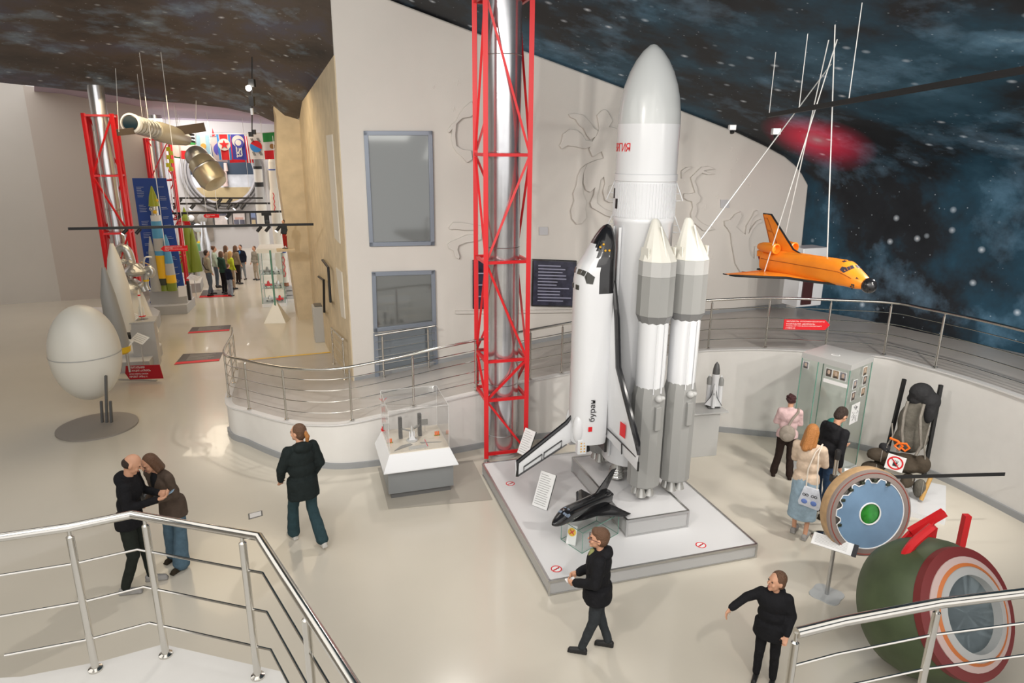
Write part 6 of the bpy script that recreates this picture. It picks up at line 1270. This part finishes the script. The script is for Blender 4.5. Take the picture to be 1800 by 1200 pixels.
# lighting bars
def bar(a,b,v,lb,spots,r=.03):
    A,B_=cross(v[0],*a),cross(v[1],*b); t=thing('lighting_bar',lb,'lighting bar',A.lerp(B_,.5)); MB().bar(A,B_,r*2).build('rail',BLKM,t,smooth=0)
    for q in (.15,.85): w0=A.lerp(B_,q); MB().cyl(w0,V((w0.x,w0.y,w0.z+2.0 if v[0]<5 else 6.35)),.006,n=6).build('hanging_wire',CABLE,t)
    for x,on in spots:
        k_=(x-a[0])/(b[0]-a[0]); p=A.lerp(B_,k_); d=V((-.5 if on!=2 else .4,-.5,-.7)).normalized(); s=mpp(p)*5
        h=MB().cyl(p-Z*.03,p-Z*.03+d*s*2.2,s*.55,n=14).build('spot_head',BLKM,t); MB().cyl(p+Z*.02,p-Z*.08,s*.2,n=8).build('spot_bracket',BLKM,t)
        if on: MB().cyl(p-Z*.03+d*s*2.2,p-Z*.03+d*s*2.3,s*.5,n=14).build('lit_lens',mat('lens_glow',(1,.96,.88),.5,emit=6),h)
bar((120,402),(551,394),(3.2,3.2),'long black lighting bar crossing the whole hall opening',[(214,1),(236,0),(450,0),(466,0),(486,1)],.028)
bar((300,375),(500,371.5),(12.,12.),'black lighting bar below the round porthole, middle of three',[(318,0),(402,1)],.035)
bar((302,358),(500,357),(16.,16.),'black lighting bar crossing the lower porthole rim',[(310,0),(340,1),(383,0),(404,0),(416,1),(428,0)],.035)
bar((304,348),(462,348),(18.,18.),'short black lighting bar over the porthole picture',[(318,0),(360,0),(387,1),(405,0)],.03)
p=cross(12.,468,375); t=thing('stage_projector','black projector hanging from the middle lighting bar before the launcher','projector',p); k=mpp(p); MB().box(p,(k*16,.3,k*6),R(21)).build('yoke',BLKM,t); MB().box(p-Z*k*10,(k*8,.3,k*14),R(21)).build('body',BLKM,t,bevel=.01); MB().cyl(p-Z*k*12-HH*.1,p-Z*k*12-HH*.28,k*3,n=14).build('lens',GLASS,t)
# open gallery at the far left of the porthole
# ================================================================= VISITORS
tx_=bpy.data.textures.new('cloth_folds','CLOUDS'); tx_.noise_scale=.11
def rm(o,vox,sm=3,disp=0.):
    md=o.modifiers.new('r','REMESH'); md.mode='VOXEL'; md.voxel_size=vox; md.use_smooth_shade=True
    if disp: 
        d=o.modifiers.new('d','DISPLACE'); d.texture=tx_; d.strength=disp; d.mid_level=.5; d.texture_coords='GLOBAL'
    s_=o.modifiers.new('s','SMOOTH'); s_.iterations=sm; return o
def person(label,pos,yaw,H,top,bottom,hair,pose={},top_len=.86,top_w=1.,shoe=BLKM,flare=0.,hood=False,hairstyle='short',head=(0,0),lean=(0,0),skirt=None,vox=.010,hs_=1.,hands={},group=None,collar=None,face=True,sleeve=1.,topname='jacket',botname='trousers'):
    k=H/1.72; base=M4.Translation(V(pos))@M4.Rotation(R(yaw),4,'Z')@M4.Scale(k,4); T=lambda p: base@V(p)
    J=dict(pel=(0,0,.94),waist=(0,0,1.08),chest=(0,0,1.28),neck=(0,-.015,1.44),head=(0,.015,1.595),shL=(-.18,-.01,1.39),shR=(.18,-.01,1.39),elL=(-.24,-.02,1.13),elR=(.24,-.02,1.13),wrL=(-.25,.06,.88),wrR=(.25,.06,.88),hiL=(-.09,0,.90),hiR=(.09,0,.90),knL=(-.10,.02,.49),knR=(.10,.02,.49),anL=(-.11,-.01,.08),anR=(.11,-.01,.08))
    lx,ly=lean
    for n_ in ('waist','chest','neck','head','shL','shR','elL','elR','wrL','wrR'):
        x,y,z=J[n_]; f=(z-.94); J[n_]=(x+lx*f,y+ly*f,z-abs(ly)*.12*f)
    J.update(pose); J={a:V(b) for a,b in J.items()}
    root=tag(bpy.data.objects.new('person',None),label,'person',group); root.location=V(pos); root.empty_display_size=.2; col.objects.link(root)
    HM=M4.Translation(J['head']+V((0,0,(hs_-1)*.07)))@M4.Rotation(R(head[0]),4,'Z')@M4.Rotation(R(-head[1]),4,'X')@M4.Scale(hs_,4)
    hh=lambda p: HM@V(p)
    b=MB(); Q3=HM.to_3x3()
    b.ell(hh((0,-.005,.02)),(.074,.092,.098),Q3,18,12); b.ell(hh((0,.025,-.045)),(.055,.062,.065),Q3,14,9); b.ell(hh((0,.062,-.09)),(.028,.026,.024),Q3,10,6)
    b.cap(hh((0,.088,.012)),hh((0,.108,-.022)),.009,.014,8); b.cap(hh((-.035,.078,.03)),hh((.035,.078,.03)),.012,.012,8)
    for s in (-1,1): b.ell(hh((s*.076,-.005,-.005)),(.012,.02,.032),Q3,10,6); b.ell(hh((s*.036,.062,-.03)),(.022,.024,.025),Q3,8,5)
    b.cap(J['neck']+V((0,-.01,-.06)),hh((0,-.015,-.06)),.056,.05); b.cap(J['pel'],J['chest'],.085,.085); b.cap(J['shL'].lerp(J['shR'],.15),J['shL'].lerp(J['shR'],.85),.04,.04)
    for s in 'LR':
        b.cap(J['sh'+s],J['el'+s],.032,.030); b.cap(J['el'+s],J['wr'+s],.030,.025); b.cap(J['hi'+s],J['kn'+s],.06,.042); b.cap(J['kn'+s],J['an'+s],.042,.032)
        b.cap(J['an'+s]+V((0,-.03,-.03)),J['an'+s]+V((0,.12,-.045)),.032,.026)
        hd=hands.get(s,{}); w_=J['wr'+s]; d=V(hd.get('dir',tuple((w_-J['el'+s]).normalized()))).normalized(); pn=V(hd.get('pn',(0,1,0) if s=='L' else (0,1,0))); pn=(pn-d*pn.dot(d)).normalized(); sd=d.cross(pn).normalized(); ts=hd.get('ts',1 if s=='L' else -1); sd=sd*ts
        cu=hd.get('curl',.5)
        b.obox(w_+d*.048,sd*.034,pn*.012,d*.042); b.ell(w_+d*.05,(.036,.036,.036),None,10,6) if vox>.015 else b.cap(w_,w_+d*.05,.024,.026,10)
        for i in range(4):
            o_=sd*(.027-.018*i); L_=[.075,.082,.077,.06][i]; p0=w_+d*.085+o_; a1=cu*1.0; d1=(d*math.cos(a1)+pn*math.sin(a1)); p1=p0+d1*L_*.5; a2=cu*2.0; d2=(d*math.cos(a2)+pn*math.sin(a2)); p2=p1+d2*L_*.5
            b.cap(p0-d*.01,p1,.0092,.0085,8); b.cap(p1,p2,.0085,.0072,8)
        t0=w_+d*.03+sd*.028; t1=t0+(sd*.75+d*.6+pn*.25).normalized()*.038; t2=t1+(sd*.2+d*.85+pn*.5*cu).normalized()*.032; b.cap(t0,t1,.0115,.010,8); b.cap(t1,t2,.010,.008,8)
    body=rm(b.xf(base).build('body',SKIN,root,smooth=0),vox*.85,2)
    if face:
        for s in (-1,1): MB().ell(hh((s*.032,.0835,.010)),(.013,.007,.0065),Q3,10,6).xf(base).build('eye',mat('eye_dark',(.03,.02,.015),.2),root)
        MB().ell(hh((0,.0895,-.058)),(.022,.007,.008),Q3,10,6).xf(base).build('lips',mat('lips',(.42,.14,.11),.5),root)
    # hair
    if hair is not None:
        h=MB()
        if hairstyle!='bald': h.ell(hh((0,-.022,.035)),(.083,.094,.096),Q3,18,12)
        if hairstyle=='bald': h.ell(hh((0,-.040,-.002)),(.080,.072,.062),Q3,16,10)
        if hairstyle in('short','long','bob','pony'): h.ell(hh((0,-.045,-.01)),(.077,.062,.085),Q3,16,10)
        if hairstyle=='fringe': h.ell(hh((0,-.035,0)),(.086,.075,.085),Q3,16,10); h.ell(hh((0,.03,.075)),(.072,.06,.045),Q3,14,8)
        if hairstyle in('long','bob'):
            for s in (-1,1): h.cap(hh((s*.06,0,.02)),hh((s*.075,-.01,-.11 if hairstyle=='bob' else -.17)),.036,.035)
            h.cap(hh((0,-.06,.0)),hh((0,-.085,-.14 if hairstyle=='bob' else -.22)),.07,.055); h.cap(hh((-.045,-.05,.0)),hh((-.06,-.07,-.20 if hairstyle=='long' else -.12)),.045,.035); h.cap(hh((.045,-.05,.0)),hh((.06,-.07,-.20 if hairstyle=='long' else -.12)),.045,.035)
        if hairstyle=='curly':
            for i in range(16): a=2.4*i; h.ell(hh((.062*math.cos(a),-.03+.062*math.sin(a),.02+.007*i-.02)),(.034,.034,.034),None,8,6)
        ho=rm(h.xf(base).build('hair',hair,root,smooth=0),vox,2)
        if hairstyle=='pony':
            p_=MB(); p_.cap(hh((0,-.10,.03)),hh((0,-.135,-.03)),.028,.033); p_.cap(hh((0,-.135,-.03)),hh((0,-.125,-.14)),.033,.018); rm(p_.xf(base).build('ponytail',HAIRG if hair is HAIRB else hair,ho,smooth=0),vox,2)
            MB().ell(hh((0,-.105,.03)),(.022,.016,.026),Q3,12,8).xf(base).build('hair_tie',mat('tie_pink',(.6,.25,.35),.6),ho)
    # top
    t=MB(); tw=top_w; c_=J['chest']; wa=J['waist']; pe=J['pel']
    t.ell(c_,(.175*tw,.12*tw,.17),None,18,11); t.ell(wa+V((0,0,.02)),(.155*tw,.115*tw,.15),None,18,11); t.ell(pe,(.168*tw,.125*tw,.12),None,18,11)
    t.cap(J['shL']+V((.015,0,-.01)),J['shR']+V((-.015,0,-.01)),.072,.072); t.cap(J['neck']+V((0,-.005,-.06)),J['neck']+V((0,-.01,-.005)),.078,.062)
    if top_len<.90:
        n_=20; rg=[]
        for z,f in ((.98,1.),(top_len+.03,1.06),(top_len,1.06)): rg.append([V((pe.x+math.cos(2*math.pi*i/n_)*.172*tw*f,pe.y+math.sin(2*math.pi*i/n_)*.13*tw*f,z)) for i in range(n_)])
        t.loft(rg)
    for s in 'LR':
        sg=-1 if s=='L' else 1; t.cap(J['sh'+s]+V((-sg*.01,0,-.01)),J['el'+s],.068*sleeve,.058*sleeve); e_=J['el'+s].lerp(J['wr'+s],.93); t.cap(J['el'+s],e_,.058*sleeve,.044*sleeve)
    if hood: 
        t.ell(J['neck']+V((0,-.085,-.01)),(.12,.07,.075),None,14,9); t.cap(J['neck']+V((-.09,-.03,-.01)),J['neck']+V((-.06,.06,-.05)),.035,.03); t.cap(J['neck']+V((.09,-.03,-.01)),J['neck']+V((.06,.06,-.05)),.035,.03)
    to=rm(t.xf(base).build(topname,top,root,smooth=0),vox*1.5,4,.022*k)
    if collar is not None:
        cm=MB(); cm.ell(J['chest']+V((0,.085,.04)),(.062,.055,.14),None,14,9); rm(cm.xf(base).build('shirt_front',collar,to,smooth=0),vox*1.3,2)
    # bottom
    bt=MB(); bt.ell(pe+V((0,0,-.02)),(.155,.115,.12),None,18,10)
    if skirt:
        n_=22; kn=(J['knL']+J['knR'])/2; an=(J['anL']+J['anR'])/2; rg=[]
        for z,f in ((.98,.95),(.85,1.08),(.55,1.12),(skirt+.02,1.2),(skirt,1.18)): c2=pe.lerp(an,(.94-z)/.86); rg.append([V((c2.x+math.cos(2*math.pi*i/n_)*.165*f,c2.y+math.sin(2*math.pi*i/n_)*.135*f,z)) for i in range(n_)])
        bt.loft(rg)
    else:
        for s in 'LR': bt.cap(J['hi'+s]+V((0,0,-.02)),J['kn'+s],.098,.072+flare*.2); bt.cap(J['kn'+s],J['an'+s].lerp(J['kn'+s],.06),.072+flare*.2,.058+flare)
    rm(bt.xf(base).build(botname,bottom,root,smooth=0),vox*1.5,4,.018*k)
    for s in 'LR':
        a=J['an'+s]; sh=MB(); fd=V((0,1,0)); d_=(J['an'+s]-J['kn'+s]); sh.cap(a+V((0,-.035,-.03)),a+V((0,.135,-.045)),.043,.036); sh.obox(a+V((0,.05,-.068)),(.036,0,0),(0,.125,0),(0,0,.011)); rm(sh.xf(base).build('shoe',shoe,root,smooth=0),vox,2)
    return root,T,J,base,k
def gp(px,py,toppx): 
    p=fp(px,py); return p,zat(p,toppx)
CB=cloth('cloth_black',(.012,.012,.014)); CN=cloth('cloth_black_green',(.016,.022,.022)); CDJ=cloth('denim_dark_teal',(.03,.06,.07)); CBJ=cloth('denim_blue',(.09,.15,.2)); CBR=cloth('wool_brown',(.09,.065,.05)); CBG=cloth('cloth_beige',(.60,.47,.36),.3); CLD=cloth('denim_light',(.28,.38,.46),.4); CPK=cloth('quilt_pink',(.62,.44,.44),.5); CDB=cloth('cloth_dark_brown',(.028,.018,.015)); COL=cloth('tee_olive',(.26,.27,.11),.3); CGR=cloth('cloth_charcoal',(.035,.04,.045)); SHG=cloth('shoe_grey',(.33,.32,.31),.3)
# --- pair on the left with the phone
p=fp(247,1032); A_=person('balding person in black hoodie and black trousers looking at a phone, left foreground',p,-78,1.80,CB,cloth('cloth_black_jeans',(.02,.024,.02)),HAIRD,dict(elL=(-.22,.10,1.16),wrL=(-.06,.33,1.17),elR=(.22,.08,1.15),wrR=(.04,.34,1.14),anL=(-.12,.10,.08),knL=(-.11,.08,.48),anR=(.10,-.12,.08)),hood=True,hairstyle='bald',head=(8,28),lean=(0,.16),shoe=SHG,top_w=1.08,top_len=.84,hands=dict(L=dict(dir=(.3,.9,.1),pn=(.6,0,.7),curl=.6),R=dict(dir=(-.1,.95,.2),pn=(-.3,0,.8),curl=.6)),topname='hoodie')
p2=fp(318,988); B2=person('person in brown blazer and wide blue jeans bowing over the phone, left foreground',p2,158,1.66,CBR,CBJ,HAIRR if False else HAIRB,dict(elR=(.27,.02,1.10),wrR=(.14,.24,1.02),elL=(-.2,.10,1.10),wrL=(-.02,.30,1.08),anL=(-.13,.10,.08),anR=(.14,-.04,.08)),hairstyle='bob',head=(-12,22),lean=(.03,.32),flare=.06,shoe=cloth('shoe_brown',(.04,.03,.02)),top_w=1.1,top_len=.74,collar=CB,hands=dict(R=dict(curl=.7),L=dict(dir=(.2,.9,.1),curl=.7)),topname='blazer')
a=A_[1]((-.02,.44,1.17)); m=MB().obox(a,V((.08,.02,.05)).normalized()*.075,V((-.2,1,0)).normalized()*.036,V((-.5,0,1)).normalized()*.004)
t=tag(m.build('smartphone',mat('phone_blue',(.25,.4,.55),.25),loc=a,bevel=.003),'pale blue smartphone held by the balding person in black','phone')
a=B2[1]((.30,.06,.98)); t=thing('shoulder_bag','black shoulder bag with silver chain on the brown blazer person','handbag',a); MB().ell(a,(.15,.07,.10),M4.Rotation(R(20),3,'Z'),20,10).build('bag_body',BLACK,t); MB().tube([B2[1](q) for q in ((.20,.12,1.10),(.13,.20,1.25),(.10,.12,1.42))],.008,6).build('bag_strap',BLKM,t)
m=MB(); 
for i in range(7): m.ell(a+V((-.13+.02*i,-.07,.02+.012*i)),(.012,.008,.008),None,8,5)
m.build('bag_chain',STEEL,t)
# --- walking woman
p=fp(541,953); Wm=person('person with auburn ponytail in black parka and teal trousers walking away left',p,42,1.76,CN,CDJ,HAIRB,dict(elR=(.25,-.03,1.12),wrR=(.21,.10,.92),elL=(-.25,.05,1.13),wrL=(-.22,.17,.93),anL=(-.09,.22,.08),knL=(-.09,.17,.50),anR=(.09,-.27,.12),knR=(.09,-.02,.50)),top_len=.70,top_w=1.18,hood=True,hairstyle='pony',head=(32,-3),flare=.03,shoe=mat('shoe_white',(.6,.58,.55),.6),sleeve=1.15,topname='parka')
m=MB().obox(Wm[1]((.05,-.165,.92)),(.0,0,0),(0,0,0),(0,0,0)) if False else None
# --- boy with glasses
p=V((.93,6.18,0)); Bo=person('boy with brown fringe and glasses in black hoodie over olive shirt, bottom centre',p,78,1.47,CB,CGR,HAIRB,dict(elR=(.22,.02,1.12),wrR=(.10,.26,1.02),elL=(-.24,.02,1.13),wrL=(-.13,.27,1.03),anL=(-.1,.16,.08),anR=(.1,-.16,.08),knR=(.1,-.03,.5)),hood=True,hairstyle='fringe',head=(5,-6),collar=COL,hs_=1.16,sleeve=1.3,top_w=1.35,top_len=.78,hands=dict(L=dict(dir=(.3,.8,-.1),curl=.8,pn=(1,0,0)),R=dict(dir=(-.3,.8,-.1),curl=.8,pn=(-1,0,0))),vox=.009,topname='hoodie')
HMb=Bo[3]@M4.Translation(Bo[2]['head']+V((0,0,.16*.07)))@M4.Rotation(R(5),4,'Z')@M4.Rotation(R(6),4,'X')@M4.Scale(1.16,4); m=MB()
for s in (-1,1):
    m.tube([HMb@V((s*.034+.026*math.cos(a),.098,.008+.02*math.sin(a))) for a in [2*math.pi*i/14 for i in range(14)]],.0028,6,closed=True); m.tube([HMb@V((s*.06,.096,.012)),HMb@V((s*.086,.04,.012)),HMb@V((s*.086,-.01,.005))],.0028,6)
m.tube([HMb@V((-.009,.10,.012)),HMb@V((.009,.10,.012))],.0028,6); m.build('glasses',mat('glasses_dark_red',(.08,.02,.03),.3),Bo[0])
a=Bo[1]((-.02,.34,.99)); tag(MB().obox(a,(.05,.02,0),(-.01,.03,0),(0,0,.004)).build('folded_ticket',PAPER,loc=a,smooth=0),'small white folded paper in the hands of the boy with glasses','paper')
# --- small child on the right
p=V((2.62,5.75,0)); person('small child in black jacket stretching out one arm, bottom right',p,150,1.27,CB,CB,HAIRB,dict(elR=(.34,.10,1.30),wrR=(.50,.27,1.16),shR=(.18,.02,1.40),elL=(-.24,-.02,1.13),wrL=(-.22,.14,.93)),hood=True,hairstyle='short',head=(-45,-8),hs_=1.2,top_w=1.25,sleeve=1.2,hands=dict(R=dict(dir=(.45,.4,-.8),curl=.45,pn=(-.5,.3,-.2)),L=dict(curl=.6)),vox=.010,top_len=.75)
# --- three before the glass case
p,h_=gp(1374,838,696); Pk=person('person with short dark red hair in pale pink quilted jacket and black trousers, back view',p,-15,max(1.42,h_*1.02),CPK,CDB,HAIRR,dict(elL=(-.22,.06,1.13),wrL=(-.12,.22,1.08),elR=(.22,.06,1.13),wrR=(.12,.2,1.05),anL=(-.16,.02,.08),anR=(.13,-.05,.08)),hairstyle='curly',head=(-25,0),flare=.02,top_w=1.1,shoe=CDB)
a=Pk[1]((-.03,-.20,1.0)); t=thing('backpack','taupe leather backpack on the pink jacket person','backpack',a); BP_=cloth('leather_taupe',(.30,.26,.22),.2); k=Pk[4]
m=MB(); m.ell(a,(.15*k,.075*k,.17*k),M4.Rotation(R(-15),3,'Z'),22,12); rm(m.build('bag_body',BP_,t,smooth=0),.012,3); m=MB().ell(Pk[1]((-.03,-.265,.95)),(.10*k,.03*k,.085*k),M4.Rotation(R(-15),3,'Z'),18,9); m.build('front_pocket',BP_,t)
MB().tube([Pk[1](q) for q in ((-.03,-.20,1.15),(.04,-.16,1.30),(.13,-.12,1.42),(.15,.02,1.44))],.022*k,8).build('shoulder_strap',BP_,t)
p,h_=gp(1436,905,722); M7=person('person with short dark hair in black hoodie looking down toward the glass case',p,-68,h_*1.03,CB,cloth('denim_navy',(.03,.06,.12)),HAIRD,dict(elR=(.24,.0,1.13),wrR=(.22,.05,.89),elL=(-.2,.12,1.15),wrL=(-.05,.3,1.1),anL=(-.1,.1,.08)),hood=True,hairstyle='short',head=(0,38),lean=(0,.26),top_w=1.15,sleeve=1.1,hands=dict(R=dict(curl=.5)),topname='hoodie',shoe=cloth('shoe_brown',(.04,.03,.02)))
p,h_=gp(1403,940,750); Be=person('person with long ginger hair in beige jacket and light denim skirt, back view',p,-38,h_*1.02,CBG,CLD,HAIRG,dict(elL=(-.2,.08,1.14),wrL=(-.02,.24,1.12),elR=(.2,.08,1.14),wrR=(.02,.25,1.08),anL=(-.08,.05,.08),anR=(.1,-.05,.08)),hairstyle='long',head=(-20,12),skirt=.30,shoe=SHG,top_len=.86,topname='jacket',botname='skirt')
a=Be[1]((.13,-.20,.78)); t=thing('tote_bag','white tote bag with blue owl like pattern hanging on the ginger haired person','tote bag',a); k=Be[4]
yw=R(-38); ex=V((math.cos(yw),math.sin(yw),0)); ey=V((-ex.y,ex.x,0)); TB=lambda x,y,z: a+ex*x+ey*y+Z*z
m=MB().loft([[TB(-.13,-.03,-.17),TB(.13,-.03,-.19),TB(.13,.03,-.19),TB(-.13,.03,-.17)],[TB(-.14,-.045,-.12),TB(.14,-.045,-.12),TB(.14,.045,-.12),TB(-.14,.045,-.12)],[TB(-.09,-.02,.10),TB(.09,-.02,.10),TB(.09,.02,.10),TB(-.09,.02,.10)]]); bag=m.build('bag_body',cloth('tote_white',(.6,.63,.7),.2),t,smooth=50)
m=MB(); 
for s in (-1,1): m.ell(TB(s*.06,-.047,-.10),(.04,.008,.035),M4.Rotation(yw,3,'Z'),14,7)
m.build('blue_patch',mat('tote_blue',(.12,.2,.5),.7),bag); m=MB()
for s in (-1,1):
    for q in (-1,1): m.tube([TB(s*.055+q*.02+.017*math.cos(b_),-.045,.0+.017*math.sin(b_)) for b_ in [2*math.pi*i/10 for i in range(10)]],.004,5,closed=True)
m.build('dark_ring_print',INK,bag)
for s in (-1,1): MB().tube([TB(s*.07,0,.10),TB(s*.06-.02,.02,.35),Be[1]((.10,-.13,1.38)) if s<0 else Be[1]((.14,-.12,1.36)),Be[1]((.15,-.0,1.47))],.009,6).build('bag_strap',mat('strap_cream',(.65,.58,.5),.7),t)
# --- visitor group in the hall
def hv(px,py,tp,yaw,lb,top,bot,hair,hs='short',**kw):
    p,h_=gp(px,py,tp); return person(lb,p,yaw,min(max(h_,.9),1.86),top,bot,hair,hairstyle=hs,vox=kw.pop('vox',.022),group=None,**kw)
CK=cloth('knit_khaki',(.36,.32,.22)); CJ=cloth('jeans_slate',(.10,.13,.16)); CMT=cloth('tee_mint',(.42,.52,.42)); CFG=cloth('jacket_forest',(.03,.07,.05)); CLM=cloth('jacket_lime',(.50,.58,.04)); CTN=cloth('top_tan',(.36,.26,.17)); CNV=cloth('jacket_navy',(.012,.015,.03)); CBL=cloth('shirt_blue',(.05,.2,.5)); CSK=cloth('jeans_pale',(.28,.32,.38)); CCM=cloth('camo_grey',(.30,.28,.24))
a=hv(371,519,439,-50,'person in khaki shirt with a dark chest strap and slate jeans, left of the group',CK,CJ,HAIRD,pose=dict(anL=(-.13,.1,.08),anR=(.13,-.1,.08)))
m=MB().tube([a[1](q) for q in ((-.16,-.09,1.42),(-.03,-.16,1.2),(.14,-.12,1.02),(.18,.0,.98))],.018,6); tag(m.build('chest_strap_bag',BLKM,loc=a[1]((0,-.16,1.1))),'dark diagonal bag strap on the khaki shirt person','bag strap')
hv(383,505,432,-60,'curly haired person in pale mint top behind the khaki shirt',CMT,CJ,HAIRB,'curly')
hv(396,516,441,-40,'person with brown hair in forest green jacket in the middle of the group',CFG,CB,HAIRB,'bob',hood=True)
hv(406,520,463,-30,'child in navy jacket and pale wide jeans at the front of the group',CNV,CSK,HAIRB,'short',flare=.03)
hv(411,508,441,-45,'blonde person in bright lime jacket at the front right of the group',CLM,CTN,mat('hair_blonde',(.5,.3,.1),.5),'long')
hv(403,498,431,-50,'long haired person in pale tan top behind the lime jacket',CTN,CJ,HAIRB,'long')
hv(420,499,431,-40,'person with tied brown hair in brown sweater right of the lime jacket',cloth('sweater_brown',(.25,.19,.13)),CDB,HAIRB,'bob')
hv(428,491,430,170,'person in navy jacket over blue shirt with grey trousers facing the camera',CNV,cloth('trouser_grey',(.22,.24,.26)),HAIRD,'short',collar=CBL,top_w=1.15,pose=dict(anL=(-.14,.0,.08),anR=(.14,.0,.08)))
hv(452,492,432,150,'person in grey camouflage suit beside the glass cabinet',CCM,cloth('trouser_sand',(.40,.34,.27)),HAIRB,'short')
hv(357,436,391,170,'person in grey shirt far back by the planet mural',cloth('shirt_grey',(.2,.2,.23)),CGR,HAIRD,'short',vox=.03)
hv(379,432,391,-150,'person all in black far back before the pictures',CB,CB,HAIRD,'short',vox=.03)
# dark statue-like figure standing on the ledge by the pillar
p=cross(7.,502,437,.1); q=(V((p.x,p.y,0))); zb=zat(q,437); h_=zat(q,386)-zb
one(MB().box(V((q.x,q.y,zb-.03)),(.5,.4,.05),R(21)),'wall_shelf',TAN,'pale stone ledge carrying the crimson trousered figure beside the pillar','shelf',smooth=0)
person('figure with dark head and long crimson trousers beside the ivory launcher',V((q.x,q.y,zb)),150,h_,CGR,cloth('crimson',(.30,.02,.015),.3),HAIRD,vox=.02)
